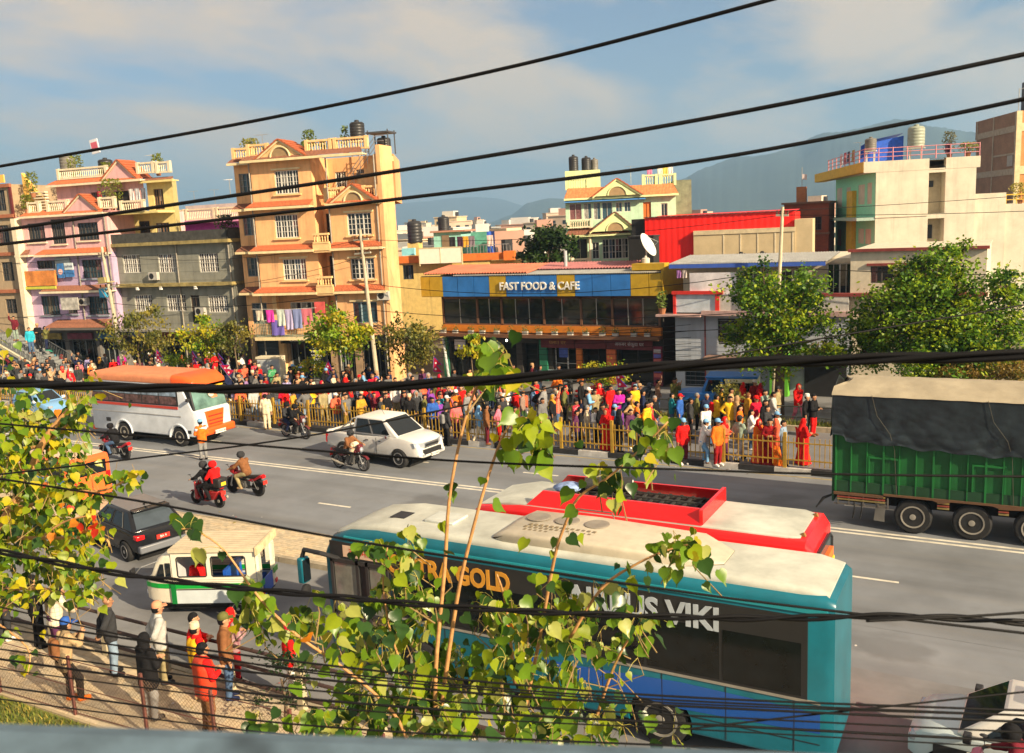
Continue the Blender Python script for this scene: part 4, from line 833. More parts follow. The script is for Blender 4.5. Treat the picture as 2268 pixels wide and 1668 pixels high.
for h, w in ((nr[0], (3.7, 4.2, 10.4, 10.85)), (nr[1], (3.85, 4.2, 6.7, 7.7))):
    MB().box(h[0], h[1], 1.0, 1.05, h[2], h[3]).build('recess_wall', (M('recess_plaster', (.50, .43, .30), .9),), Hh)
    MB().box(w[0], w[1], .94, 1.0, w[2], w[3]).build('window', (m_dark,), Hh)
MB().box(-.02, 3.6, -.06, .0, 8.36, 8.46).build('floor_line', (WHW,), Hh)
# front face along local +y at x=0, looking left
B = MB(); vy = [(1.1, 2.6, 9.4, 10.95), (3.4, 5.6, 9.4, 10.9), (8.4, 10.0, 9.35, 10.85), (11.8, 14.1, 9.3, 10.9), (1.1, 3.0, 6.4, 7.55), (3.4, 5.4, 6.4, 7.55), (8.5, 10.1, 6.0, 7.45), (11.9, 13.5, 6.0, 7.4)]
ff = thing('front', None, None); ff.parent = Hh; ff.location = (0, 0, 0); ff.rotation_euler = (0, 0, R(-90)); ff.name = 'mint_front'
facade(B, -14.5, 0, 0, 11.7, -.02, [(-b, -a, c, d) for a, b, c, d in vy], .2); 
mf = B.build('front_wall', (MNT,), ff)
for a, b, c, d in vy:
    for q in [window(ff, (-b, -a, c, d), -.02, M('dark_brown_frame', (.06, .04, .03)), m_glass, 2, 1, depth=.18)]: pass
MB().box(-8.3, -6.2, -.35, -.03, 4, 10.5).build('yellow_fin', (YBD,), ff)
MB().box(-20, .0, -1.3, -.03, 8.2, 8.42).build('ledge', (M('ledge_green', (.3, .42, .36)),), ff)
MB().box(-20, -.0, -.9, -.84, 11.7, 12.42).box(-20, 0, -.84, -.03, 11.66, 11.74).build('yellow_parapet', (YBD,), ff)
for o_ in list(ff.children): o_.parent = Hh; o_.rotation_euler = (0, 0, R(-90))
bpy.data.objects.remove(ff)
B = MB()
RPK = M('pink_rail', (.55, .22, .24), .6)
for q in (.3, .6, .9): B.cyl((-.8, .1, 12.4+q), (7.0, .1, 12.4+q), .03, n=5); B.cyl((-.8, .1, 12.4+q), (-.8, 14, 12.4+q), .03, n=5)
for k in range(9): B.cyl((-.8+k*.975, .1, 12.4), (-.8+k*.975, .1, 13.35), .04, n=5)
for k in range(9): B.cyl((-.8, .1+k*1.7, 12.4), (-.8, .1+k*1.7, 13.35), .04, n=5)
B.build('roof_railing', (RPK,), Hh)
tp = MB(); tp.grid([[(.2, 3, 14.1), (2.6, 3, 14.5)], [(.2, 6, 13.9), (2.6, 6, 14.3)], [(.2, 6.2, 12.4), (2.6, 6.2, 12.4)]]); tp.grid([[(.2, 3, 13.9), (2.6, 3, 14.3)], [(.2, 3.05, 12.45), (2.6, 3.05, 12.45)]]); tp.build('blue_tarpaulin', (M('tarp_blue2', (.02, .10, .55), .6, var=.3),), Hh)
tank(loc2w(Hh, 3.35, 2.5, 12.4), .6, 1.6, 'tall grey green tank on the white house roof', M('tank_pale', (.30, .33, .26), .5, var=.15), .95); tank(loc2w(Hh, .15, 2.5, 12.4), .42, .95, 'smaller tank left of the blue tarpaulin on the white house', m_tankg, .9)
potplant(loc2w(Hh, 5.4, 1.5, 12.4), 1.6, 'spindly potted tree on the white house roof', (.10, .10, .04), .6); potplant(loc2w(Hh, 6.4, .6, 12.4), .7, 'low yellow green bush at the right end of the white house roof', (.2, .2, .03), .8); potplant(loc2w(Hh, 10.3, 1.4, 8.9), 1.2, 'yellow green bush on the lower right terrace of the white house', (.28, .24, .03), .9)
for i, (y, c) in enumerate(((9, (.6, .55, .6)), (7.5, (.5, .06, .1)), (6.2, (.08, .05, .1)), (4.5, (.45, .3, .1)))): cloth(loc2w(Hh, -.65, y, 13.55), 1.0, .9, M('hwash_%d' % i, c, .9), ('pale', 'red', 'black', 'ochre')[i]+' washing on the left roof rail of the white house', R(110))
cloth(loc2w(Hh, 4.9, .2, 13.4), .35, .75, M('hwash_9', (.07, .03, .06), .9), 'dark garment hanging on the roof rail beside the stair of the white house', R(20))
B = MB()
for k in range(10): B.cyl((9.1+k*.7, .7, 8.9), (9.1+k*.7, .7, 9.6), .03, n=5)
B.box(9.0, 16, .67, .73, 9.55, 9.62); B.box(9.0, 16, .67, .73, 9.2, 9.25); B.build('terrace_railing', (YBD,), Hh)
for i, (x, s) in enumerate(((-.5, 'far left'), (1.2, 'middle'))): antenna(loc2w(Hh, x, 3.0+i, 12.4), 1.6, s+' antenna on the white house roof')
# ------------------------------------------------------------------ tall unfinished brick block at the right edge
BR2 = bricks('shaded_bricks', (.27, .15, .10), (.22, .13, .09), (.24, .20, .16)); BR3 = bricks('sunlit_bricks', (.58, .22, .06), (.52, .19, .05), (.5, .36, .2)); BND = M('shaded_concrete_band', (.34, .30, .25), .9, var=.2)  # light put into the colours: left face painted shaded, front painted sunlit
Hx = house('brick_block', 'tall unfinished brick block with concrete frame at the right edge', (-.08, 93.89), 22)
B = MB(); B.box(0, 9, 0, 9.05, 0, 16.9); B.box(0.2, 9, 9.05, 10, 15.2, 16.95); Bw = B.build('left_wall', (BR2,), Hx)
B = MB()
for z in (15.15, 11.43, 7.7): B.box(-.05, .0, .05, 9.1, z, z+.55)
for y in (.0, 4.9, 8.85): B.box(-.06, .0, y, y+.22, 0, 16.9)
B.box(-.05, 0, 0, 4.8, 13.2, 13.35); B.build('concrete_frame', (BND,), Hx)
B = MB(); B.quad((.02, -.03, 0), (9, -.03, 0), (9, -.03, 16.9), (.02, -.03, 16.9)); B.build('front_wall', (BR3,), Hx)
B = MB()
for z in (15.15, 11.43, 7.7): B.box(-.06, 9, -.1, -.03, z, z+.7)
for x in (-.06, 3.0, 6.0): B.box(x, x+.45, -.12, -.03, 0, 16.9)
B.build('front_frame', (M('sunlit_concrete', (.62, .50, .30), .9, var=.15),), Hx)  # paler copy of the frame concrete, sunlight put into its colour
MB().box(-.09, -.05, .4, 1.55, 12.2, 13.15).build('blind_window', (M('grey_panel2', (.3, .3, .3)),), Hx)
B = MB(); B.box(1.5, 4.0, .5, 3, 17, 19.6); B.build('water_box', (M('dark_box', (.06, .07, .09)),), Hx)
B = MB()
for x in (.2, .9, 1.4): B.cyl((x, .3, 16.9), (x, .3, 18.8+x*.2), .04, n=5)
B.cyl((.2, .3, 18.75), (1.4, .3, 19.05), .03, n=5); B.build('roof_frame', (m_steel,), Hx)
# ------------------------------------------------------------------ distant town, one house after another
rt = random.Random(11); tw = [M('town_%d' % i, c, .85, var=.15, scale=.3) for i, c in enumerate(((.62, .52, .40), (.50, .38, .28), (.60, .58, .52), (.42, .24, .18), (.46, .46, .44), (.66, .50, .30)))]
tcol = ('cream', 'tan', 'white', 'brick red', 'grey', 'yellow'); tnames = {}
tb = []
for i in range(110):
    px = rt.uniform(890, 1262) if i < 92 else rt.choice((rt.uniform(1528, 1565), rt.uniform(1808, 1850)))
    d = 110*(1.028**i) if i < 92 else rt.uniform(150, 700)
    tb.append((px, d))
tused = set()
for i, (px, d) in enumerate(tb):
    dr = ray(px, 480); hd = math.hypot(dr.x, dr.y); x, y = dr.x/hd*d, dr.y/hd*d
    w = rt.uniform(7, 13); h = rt.choice((4, 5.5, 6.5, 7)) if d < 260 else rt.uniform(5, 9.5)+(rt.random() < .12)*5; k = rt.randrange(6)
    if d < 200: h = min(h, 5.5)
    row = 'near' if d < 220 else 'middle' if d < 520 else 'far'
    rr_, tk_ = rt.random() < .6, rt.random() < .5; wl = 'broad' if w > 10.5 else 'narrow' if w < 8.5 else 'square'
    lab = '%s %s house%s%s, %s part of hazy town' % (wl, tcol[k], ' with roofroom' if rr_ else '', ' and tank' if tk_ else '', row)
    if lab in tused:
        wl = {'broad': 'long', 'square': 'boxy', 'narrow': 'slim'}[wl]; lab = wl+' '+lab.split(' ', 1)[1]
    if lab in tused: continue
    tused.add(lab)
    t = thing('town_house', lab, 'house', (x, y, 0), rt.uniform(-.5, .9), 'houses of the distant town')
    B = MB(); B.box(-w/2, w/2, -4, 4, 0, h); B.box(-w/2-.3, w/2+.3, -4.3, 4.3, h, h+.3); o = B.build('wall', (tw[k],), t)
    if rr_: MB().box(-w/4, w/4, -2, 2, h+.3, h+rt.uniform(2, 3)).build('roof_room', (tw[rt.randrange(6)],), t)
    if tk_: MB().cyl((w*.3, 0, h+.3), (w*.3, 0, h+1.9), .7, n=8).build('roof_tank', (m_tank,), t)
    if d < 700:
        for z in range(2 if h < 6 else 3):
            for xx in range(3):
                wx = -w/2+w*(xx+.5)/3; zz = h-1.9-z*2.6
                if zz > .4: inst('window', MB().box(-.7, .7, -.03, .03, -.6, .6).mesh('window', (m_glass,)), t, (wx, -4.02, zz))
# ================================================================== vehicles (local x = forward)
def paint(name, col, rough=.28, var=.06): return M(name, col, rough, var=var, scale=1.5, spec=.5)
m_tyre = M('tyre', (.018, .018, .019), .85, var=.4, scale=8); m_rim = M('alloy', (.42, .42, .43), .3, .7); m_rimd = M('dusty_rim', (.30, .28, .24), .6, .2)
m_chr = M('chrome', (.7, .7, .7), .12, 1); m_lamp = M('headlamp', (.40, .43, .48), .08, .3); m_red = M('tail_lamp', (.62, .01, .012), .2); m_amb = M('amber_lamp', (.75, .25, .02), .2)
m_plate = M('plate_white', (.72, .70, .62), .5); m_plater = M('plate_red', (.55, .03, .02), .5); m_under = M('underbody', (.014, .014, .015), .9)
m_cglass = M('car_glass', (.008, .012, .016), .05, var=0, spec=.5); m_bglass = M('bus_glass', (.05, .07, .085), .07, var=.5, scale=2, spec=.6)
def vehicle(name, label, cat, x, y, deg, group=None, z=0): return thing(name, label, cat, (x, y, z), R(deg), group)
def wheel(par, x, y, r, w, rim=m_rim, spokes=5, z=None, side=None):
    z = r if z is None else z; s = side or (1 if y > 0 else -1)
    prof = [(r*.62, -w/2), (r*.9, -w/2), (r, -w*.36), (r*1.0, -w*.1), (r*.985, 0), (r, w*.1), (r, w*.36), (r*.9, w/2), (r*.62, w/2)]
    o = MB().lathe(prof, (0, 0, 0), 28).build('wheel', (m_tyre,), par, smooth=True, sharp=40, loc=(x, y, z), rot=(R(90), 0, 0))
    B = MB(); f = -s*w*.47
    B.lathe([(r*.62, f*.2), (r*.64, f*1.18), (r*.56, f*1.15), (r*.54, f*.5)], (0, 0, 0), 24); B.f.pop(); B.m.pop(); B.f.pop(); B.m.pop(); B.lathe([(r*.56, f*.42), (r*.56, f*.52), (.01, f*.52)], (0, 0, 0), 20, 1)
    for k in range(spokes):
        a = 2*math.pi*k/spokes; c, n_ = math.cos(a), math.sin(a); v = []
        for rr, hw in ((r*.1, r*.15), (r*.58, r*.14)):
            for sg in (-1, 1): v.append((c*rr-n_*hw*sg, n_*rr+c*hw*sg, f*1.0))
        B.add(v+[(a_, b_, f*.5) for a_, b_, _ in v], ((0, 1, 3, 2), (4, 6, 7, 5), (0, 2, 6, 4), (1, 5, 7, 3), (2, 3, 7, 6)))
    B.lathe([(r*.17, f*.4), (r*.17, f*1.15), (.01, f*1.2)], (0, 0, 0), 12)
    B.build('rim', (rim, m_under), o, smooth=True, sharp=35)
    return o
def lower_body(st, name, mat, par, arches=(), r=.36, cut=None):
    rows = []
    for x, w, z0, z1 in st:
        h = z1-z0; half = [(w*.90, z0), (w*.98, z0+.10*h), (w, z0+.42*h), (w*.985, z0+.72*h), (w*.95, z1-.06*h), (w*.86, z1), (w*.4, z1+.012)]
        rows.append([(x, y, z) for y, z in half] + [(x, -y, z) for y, z in reversed(half)])
    k = len(rows[0]); B = MB(); B.grid(rows, close=True); b = len(rows)
    B.f.append(tuple(range(k-1, -1, -1))); B.m.append(0); B.f.append(tuple((b-1)*k+i for i in range(k))); B.m.append(0)
    o = B.build(name, (mat,), par); cs = []
    wm = max(s[1] for s in st)
    for ax in arches:
        for sg in (-1, 1): cs.append(MB().cyl((ax, sg*(wm-.3), r*.92), (ax, sg*(wm+.2), r*.92), r*1.16, n=24))
    if cut: cs.append(cut)
    if cs: cut_holes(o, cs)
    if not o.data.materials: o.data.materials.append(mat)
    bevel(o, .03, 2, 35)
    for ax in arches:
        MB().cyl((ax, -(wm-.28), r*.92), (ax, wm-.28, r*.92), r*1.17, n=20).build('wheel_well', (m_under,), par)
    return o
class Frus:
    """greenhouse: bottom and top rectangles with slanted sides"""
    def __init__(s, xr0, xf0, wb, z0, xr1, xf1, wt, z1): s.b = [Vector((xr0, -wb, z0)), Vector((xf0, -wb, z0)), Vector((xf0, wb, z0)), Vector((xr0, wb, z0))]; s.t = [Vector((xr1, -wt, z1)), Vector((xf1, -wt, z1)), Vector((xf1, wt, z1)), Vector((xr1, wt, z1))]
    def build(s, name, mat, par):
        c = sum(s.t, Vector())/4+Vector((0, 0, .04))
        B = MB(); B.add(s.b+s.t, ((0, 1, 5, 4), (1, 2, 6, 5), (2, 3, 7, 6), (3, 0, 4, 7), (4, 5, 6, 7), (3, 2, 1, 0))); return bevel(B.build(name, (mat,), par), .06, 3)
    def pane(s, par, face, u0, u1, v0, v1, mat, name='window', off=.006, u0t=None, u1t=None, frame=None):
        i = {'R': (0, 1), 'F': (1, 2), 'L': (2, 3), 'B': (3, 0)}[face]; a, b, c, d = s.b[i[0]], s.b[i[1]], s.t[i[1]], s.t[i[0]]
        n = (b-a).cross(d-a).normalized(); P = lambda u, v: (a+(b-a)*u)*(1-v)+(d+(c-d)*u)*v
        q = [P(u0, v0), P(u1, v0), P(u1 if u1t is None else u1t, v1), P(u0 if u0t is None else u0t, v1)]
        B = MB(); v = [x+n*off for x in q]+[x-n*.02 for x in q]; B.add(v, ((0, 1, 2, 3), (7, 6, 5, 4), (0, 4, 5, 1), (1, 5, 6, 2), (2, 6, 7, 3), (3, 7, 4, 0)))
        o = B.build(name, (mat,), par)
        if frame:
            T = MB(); T.tube([x+n*(off+.002) for x in q+[q[0]]], .016, 5); T.build('window_seal', (frame,), o)
        return o
def mirror(par, x, y, z, mat, s=1):
    B = MB().box(x-.05, x+.07, y-.02, y+.16*s if s > 0 else y+.02, z-.07, z+.07) if s > 0 else MB().box(x-.05, x+.07, y-.16, y+.02, z-.07, z+.07)
    return bevel(B.build('mirror', (mat,), par), .02)
def plate(par, x, y, z, body, face=1, mat=None, w=.46, h=.13):
    p = MB().box(x-.012, x+.012, y-w/2, y+w/2, z-h/2, z+h/2).build('number_plate', (mat or m_plate,), par)
    text('lettering', body, m_dark if (mat or m_plate) is m_plate else m_white, p, h*.75, (x+.016*face, y, z), (R(90), 0, R(90*face)), .002)
    return p
def boxpart(name, mat, par, *d, bev=0, rot=(0, 0, 0), loc=(0, 0, 0)):
    o = MB().box(*d).build(name, (mat,), par, rot=rot, loc=loc)
    return bevel(o, bev) if bev else o
# ------------------------------------------------------------------ white pickup
WP = paint('pickup_white', (.60, .59, .56), .25)
t = vehicle('pickup_truck', 'white double cab pickup truck turning beside the yellow railing', 'pickup truck', -22.05, 28.75, -6)
lower_body([(-2.5, .80, .62, 1.08), (-2.42, .86, .5, 1.12), (-1.2, .90, .42, 1.14), (-.4, .90, .4, 1.15), (.75, .90, .4, 1.22), (1.25, .90, .42, 1.24), (1.8, .885, .44, 1.20), (2.18, .85, .44, 1.12), (2.36, .81, .46, 1.0), (2.43, .76, .50, .78)], 'body', WP, t, (-1.5, 1.5), .38, MB().box(-2.4, -1.08, -.70, .70, .62, 1.4))
f = Frus(-1.02, 1.50, .86, 1.18, -.86, .60, .71, 1.86); f.build('cab', WP, t)
f.pane(t, 'F', .07, .93, .1, .92, m_cglass, 'windshield'); f.pane(t, 'B', .1, .9, .2, .9, m_cglass, 'rear_window')
for s in 'RL':
    u = (lambda a: a) if s == 'R' else (lambda a: 1-a)
    f.pane(t, s, *sorted((u(.10), u(.46))), .12, .88, m_cglass, 'side_window', frame=m_dark, u0t=None)
    f.pane(t, s, *sorted((u(.50), u(.86))), .12, .88, m_cglass, 'side_window', frame=m_dark, u1t=u(.93) if s == 'R' else None, u0t=None if s == 'R' else u(.93))
boxpart('tailgate', WP, t, -2.54, -2.44, -.78, .78, .52, 1.14, bev=.02)
B = MB()
for s in (-1, 1): B.tube([(-1.15, .72*s, 1.13), (-1.2, .68*s, 1.6), (-1.05, .6*s, 1.74)], .035, 8); B.tube([(-1.95, .76*s, 1.14), (-1.2, .68*s, 1.6)], .03, 8)
B.tube([(-1.15, -.66, 1.7), (-1.15, .66, 1.7)], .035, 8); B.build('sport_bar', (m_rimd,), t)
boxpart('grille', m_chr, t, 2.34, 2.48, -.42, .42, .80, 1.0, bev=.02); boxpart('bumper', WP, t, 2.2, 2.5, -.78, .78, .42, .62, bev=.06)
boxpart('lower_grille', m_dark, t, 2.42, 2.53, -.5, .5, .56, .74); boxpart('grille_slot', m_dark, t, 2.47, 2.485, -.38, .38, .86, .94)
for s in (-1, 1):
    h = MB().add([(2.18, .85*s, 1.05), (2.36, .42*s, 1.0), (2.40, .42*s, .84), (2.22, .85*s, .88), (2.28, .855*s, 1.04), (2.46, .42*s, .99), (2.47, .42*s, .84), (2.33, .855*s, .88)], ((0, 1, 2, 3), (4, 5, 6, 7), (0, 4, 7, 3), (0, 1, 5, 4), (3, 2, 6, 7), (1, 5, 6, 2))).build('headlight', (m_lamp,), t)
    boxpart('fog_lamp', m_lamp, t, 2.46, 2.52, .52*s-.09, .52*s+.09, .5, .58); boxpart('tail_light', m_red, t, -2.52, -2.38, .78*s-.07, .78*s+.07, .66, 1.0)
    for x in (-.05, .62): boxpart('door_handle', m_chr, t, x-.16, x, .895*s-.015, .895*s+.015, .98, 1.01)
    mirror(t, 1.02, .88*s, 1.22, m_chr, s); boxpart('side_step', m_dark, t, -.9, 1.0, .82*s-.1, .82*s+.08, .34, .39)
    for x in (-1.5, 1.5): wheel(t, x, .80*s, .385, .25, m_rim, 6)
    for x in (-.68, .36): boxpart('door_seam', m_under, t, x-.006, x+.006, .9*s-.012, .9*s+.003, .46, 1.12)
MB().tube([(-2.5, -.7, .5), (-2.62, 0, .46), (-2.5, .7, .5)], .035, 8).build('rear_step', (m_dark,), t)
MB().cyl((.1, 0, 1.81), (-.05, 0, 2.04), .008, n=4).build('aerial', (m_dark,), t); plate(t, 2.535, .1, .50, 'BA 12 4607', 1)
# ------------------------------------------------------------------ black hatchback
BK = paint('car_black', (.010, .011, .014), .12)
t = vehicle('black_car', 'black hatchback driving away behind the white and green three wheeler', 'car', -23.3, 17.55, 166)
lower_body([(-1.92, .62, .45, .86), (-1.8, .76, .32, .94), (-1.2, .84, .26, .98), (0, .85, .25, .97), (.9, .85, .26, .95), (1.5, .80, .28, .86), (1.85, .66, .36, .70)], 'body', BK, t, (-1.2, 1.2), .32)
f = Frus(-1.78, 1.0, .79, .93, -1.2, .25, .60, 1.46); f.build('cabin', BK, t)
f.pane(t, 'F', .08, .92, .1, .92, m_cglass, 'windshield'); f.pane(t, 'B', .08, .92, .15, .88, M('hatch_glass', (.05, .065, .08), .06, spec=.7), 'rear_window')
for s in 'RL':
    u = (lambda a: a) if s == 'R' else (lambda a: 1-a)
    f.pane(t, s, *sorted((u(.24), u(.52))), .12, .86, m_cglass, 'side_window', frame=m_dark); f.pane(t, s, *sorted((u(.55), u(.84))), .12, .86, m_cglass, 'side_window', frame=m_dark)
bevel(MB().box(-1.2, .3, -.56, .56, 1.455, 1.475).build('roof_panel', (paint('roof_grey', (.16, .16, .165), .2),), t), .01)
for s in (-1, 1):
    boxpart('tail_light', m_red, t, -1.93, -1.70, .66*s-.14, .66*s+.12, .74, .88, bev=.03); mirror(t, .75, .84*s, 1.0, BK, s)
    for x in (-1.2, 1.2): wheel(t, x, .76*s, .31, .2, m_rim, 5)
boxpart('brake_light', m_red, t, -1.32, -1.2, -.2, .2, 1.42, 1.47); boxpart('rear_spoiler', BK, t, -1.42, -1.12, -.55, .55, 1.43, 1.475, bev=.01)
boxpart('rear_bumper', paint('bumper_grey', (.14, .15, .17), .4), t, -1.98, -1.78, -.72, .72, .34, .56, bev=.04); plate(t, -1.955, 0, .72, 'BA 9', -1, m_plater, .4)
MB().tube([(-.9, 0, 1.48), (-1.02, 0, 1.56), (-1.1, .0, 1.55)], .025, 6).build('aerial', (m_dark,), t)
# ------------------------------------------------------------------ light blue hatchback
LB = paint('car_blue', (.16, .33, .56), .25)
t = vehicle('blue_car', 'light blue small car behind the white and orange minibus', 'car', -46.3, 30.1, -2)
lower_body([(-1.7, .60, .45, .86), (-1.6, .72, .32, .92), (-.9, .78, .28, .95), (.4, .78, .28, .95), (1.1, .74, .28, .90), (1.5, .68, .3, .80), (1.68, .55, .36, .62)], 'body', LB, t, (-1.1, 1.08), .29)
f = Frus(-1.62, .95, .72, .92, -1.35, .22, .56, 1.46); f.build('cabin', LB, t); f.pane(t, 'F', .08, .92, .1, .92, m_cglass, 'windshield'); f.pane(t, 'B', .1, .9, .2, .9, m_cglass, 'rear_window')
for s in 'RL':
    u = (lambda a: a) if s == 'R' else (lambda a: 1-a)
    f.pane(t, s, *sorted((u(.14), u(.44))), .12, .86, M('green_glass', (.09, .12, .11), .1), 'side_window', frame=m_dark); f.pane(t, s, *sorted((u(.47), u(.80))), .12, .86, m_cglass, 'side_window', frame=m_dark)
for s in (-1, 1):
    boxpart('headlight', m_lamp, t, 1.45, 1.66, .52*s-.12, .52*s+.12, .62, .76, bev=.03); boxpart('tail_light', m_red, t, -1.7, -1.6, .6*s-.06, .6*s+.06, .6, .86); mirror(t, .7, .76*s, 1.0, m_white, s)
    for x in (-1.1, 1.08): wheel(t, x, .70*s, .28, .18, m_rimd, 5)
boxpart('bumper', LB, t, 1.55, 1.76, -.6, .6, .32, .52, bev=.05); plate(t, 1.77, 0, .42, 'BA 5', 1, m_plater, .4)
# ------------------------------------------------------------------ buses
def ring(x, w, z0, z1, r=.18, n=4, rb=.06):
    pts = []
    for cy, cz, a0, q in ((w-rb, z0+rb, -90, rb), (w-r, z1-r, 0, r), (-w+r, z1-r, 90, r), (-w+rb, z0+rb, 180, rb)):
        for k in range(n+1): a = R(a0+90*k/n); pts.append((x, cy+q*math.cos(a), cz+q*math.sin(a)))
    return pts
def hull(st, name, mat, par, arches=(), ar=.45, wm=1.0, **k):
    rows = [ring(*s, **k) for s in st]; B = MB().grid(rows, close=True); n = len(rows[0])
    B.f.append(tuple(range(n-1, -1, -1))); B.m.append(0); b = (len(rows)-1)*n; B.f.append(tuple(b+i for i in range(n))); B.m.append(0)
    o = B.build(name, (mat,), par)
    if arches:
        cut_holes(o, [MB().cyl((a, s*(wm-.35), ar*.95), (a, s*(wm+.2), ar*.95), ar*1.18, n=24) for a in arches for s in (-1, 1)])
        if not o.data.materials: o.data.materials.append(mat)
        for a in arches: MB().cyl((a, -(wm-.33), ar*.95), (a, wm-.33, ar*.95), ar*1.2, n=20).build('wheel_well', (m_under,), par)
    o.data.polygons.foreach_set('use_smooth', [True]*len(o.data.polygons)); o.data.set_sharp_from_angle(angle=R(35)); return o
MW = paint('bus_white', (.56, .60, .65), .35, .15); MO = paint('bus_orange', (.80, .105, .015), .35, .1); MOR = M('sun_faded_orange', (.66, .24, .11), .55, var=.15)
MRS = paint('bus_red_stripe', (.50, .05, .03), .4)
t = vehicle('minibus', 'white minibus with orange roof and orange front beside the yellow railing', 'bus', -34.85, 28.45, 0)
BL = 3.55
hull([(-BL, .98, .5, 2.95), (-BL+.12, 1.05, .48, 2.95), (2.6, 1.05, .48, 2.95), (3.3, 1.04, .5, 1.75), (3.5, .98, .52, 1.65), (BL, .92, .55, 1.5)], 'body', MW, t, (-1.35, 2.35), .45, 1.05, r=.1)
hull([(-BL-.02, .90, 2.86, 3.08), (-BL+.2, 1.06, 2.84, 3.24), (0, 1.07, 2.84, 3.27), (2.2, 1.07, 2.84, 3.26)], 'roof', MOR, t, r=.2)
hull([(2.2, 1.08, 2.80, 3.27), (2.9, 1.07, 2.76, 3.22), (3.35, .98, 2.72, 3.02), (3.45, .88, 2.72, 2.86)], 'roof_dome', MO, t, r=.18)
boxpart('destination_board', M('board_yellow', (.85, .50, .03), .4, emit=.0), t, 3.30, 3.42, -.8, .8, 2.58, 2.78, bev=.03)
# windscreen
F = Frus(2.6, 3.42, 1.0, 1.62, 2.6, 3.16, .96, 2.74); F.build('cab_frame', m_dark, t); F.pane(t, 'F', .04, .96, .05, .95, M('screen_green', (.12, .22, .19), .06, var=.5, scale=1.5, spec=.7), 'windshield')
for s in 'RL': F.pane(t, s, .12, .88, .1, .9, m_cglass, 'cab_window')
for i, (y, z, r, c) in enumerate(((.1, 2.32, .17, (.7, .62, .5)), (.32, 2.12, .17, (.75, .22, .1)))): MB().cyl((3.32-.05*i, y, z), (3.35-.05*i+.02, y, z), r, n=18).build('screen_sticker', (M('sticker_%d' % i, c),), t)
for s in (-1, 1):
    yy = 1.056*s
    MB().box(-3.35, 2.45, yy-.012, yy+.012, 1.72, 1.84).build('stripe', (MRS,), t); MB().box(-3.5, 2.6, yy-.010, yy+.010, 1.38, 1.42).build('moulding', (M('mould_grey', (.3, .3, .3)),), t)
    B = MB(); B.box(-3.35, 2.5, yy-.008, yy+.008, 1.86, 2.80); fr_ = B.build('window_band', (m_dark,), t)
    for k in range(5):
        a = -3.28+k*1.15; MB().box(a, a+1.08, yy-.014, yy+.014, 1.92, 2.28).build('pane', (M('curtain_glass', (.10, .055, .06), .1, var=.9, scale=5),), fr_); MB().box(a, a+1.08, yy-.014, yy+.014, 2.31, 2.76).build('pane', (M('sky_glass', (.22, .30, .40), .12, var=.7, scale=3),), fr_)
    MB().tube([(2.35+.58*math.cos(a), 1.05*s, .45+.58*math.sin(a)) for a in np.linspace(-.05, math.pi+.05, 18)], .045, 6).build('wheel_trim', (MW,), t)
    MB().tube([(-1.35+.58*math.cos(a), 1.05*s, .45+.58*math.sin(a)) for a in np.linspace(-.05, math.pi+.05, 18)], .045, 6).build('wheel_trim', (MW,), t)
    for x in (-1.35, 2.35): wheel(t, x, .92*s, .44, .24, m_rimd, 5)
    bevel(MB().box(3.40, 3.52, .72*s-.18, .72*s+.18, 1.02, 1.30).build('headlight', (m_lamp,), t), .05)
    boxpart('tail_light', m_red, t, -3.58, -3.5, .85*s-.1, .85*s+.1, .8, 1.2); mirror(t, 3.2, 1.05*s, 2.2, m_dark, s)
boxpart('side_vent', m_dark, t, -2.5, -2.2, -1.066, -1.05, .9, 1.08); boxpart('fuel_flap', m_dark, t, 2.95, 3.15, -1.062, -1.03, .66, .8)
boxpart('rear_bumper', MO, t, -3.66, -3.5, -1.0, 1.0, .4, .62, bev=.04); MB().box(-3.57, -3.53, -.9, .9, 1.9, 2.7).build('rear_window', (m_bglass,), t)
fp = bevel(MB().prism([(-.55, 1.58), (.55, 1.58), (.42, .86), (-.42, .86)], 3.42, 3.60, 'x').build('front_grille', (MO,), t), .02)
for z in (1.35, 1.15, 1.0): MB().box(3.6, 3.625, -.4, .4, z-.025, z+.02).build('grille_slot', (M('dark_red', (.25, .02, .01)),), fp)
boxpart('bumper', MO, t, 3.35, 3.72, -1.05, 1.05, .50, .86, bev=.09); plate(t, 3.735, .1, .60, 'BA 2 KHA 4813', 1, None, .62, .16)
p = MB().box(3.50, 3.525, .62, .95, .9, 1.55).build('front_corner', (M('cream_white', (.8, .76, .62), .35),), t); text('lettering', '551', m_dark, p, .16, (3.535, .78, 1.25), (R(90), 0, R(90)), .002)
# ---- teal coach
TL = paint('coach_teal', (.004, .115, .165), .3, .2); RW = M('coach_roof', (.47, .48, .42), .55, var=.3, scale=1.1, bump=.1, bscale=6); TLD = paint('coach_blue', (.012, .085, .36), .25)
XF, XR, YN, YF_ = -12.5, -2.2, 13.9, 15.75; LC = XR-XF
t = vehicle('coach', 'long teal coach with pale roof unit and black lettered windows behind the young trees', 'bus', (XF+XR)/2, (YN+YF_)/2, 180)
wv = (YF_-YN)/2; h2_ = LC/2
hull([(-h2_, wv*.93, .42, 3.12), (-h2_+.15, wv, .36, 3.2), (h2_-1.4, wv, .36, 3.2), (h2_-.7, wv, .36, 3.12), (h2_-.22, wv*.97, .38, 2.95), (h2_, wv*.9, .42, 2.65)], 'body', TL, t, (h2_-2.4, -h2_+2.9), .5, wv, r=.16)
rs = [(-h2_+.1, wv*.86, 3.05, 3.22), (-h2_+.5, wv*.9, 3.05, 3.30), (h2_-1.5, wv*.9, 3.05, 3.30), (h2_-.7, wv*.86, 3.0, 3.2), (h2_-.3, wv*.8, 2.9, 3.04)]
hull(rs, 'roof', RW, t, r=.1)
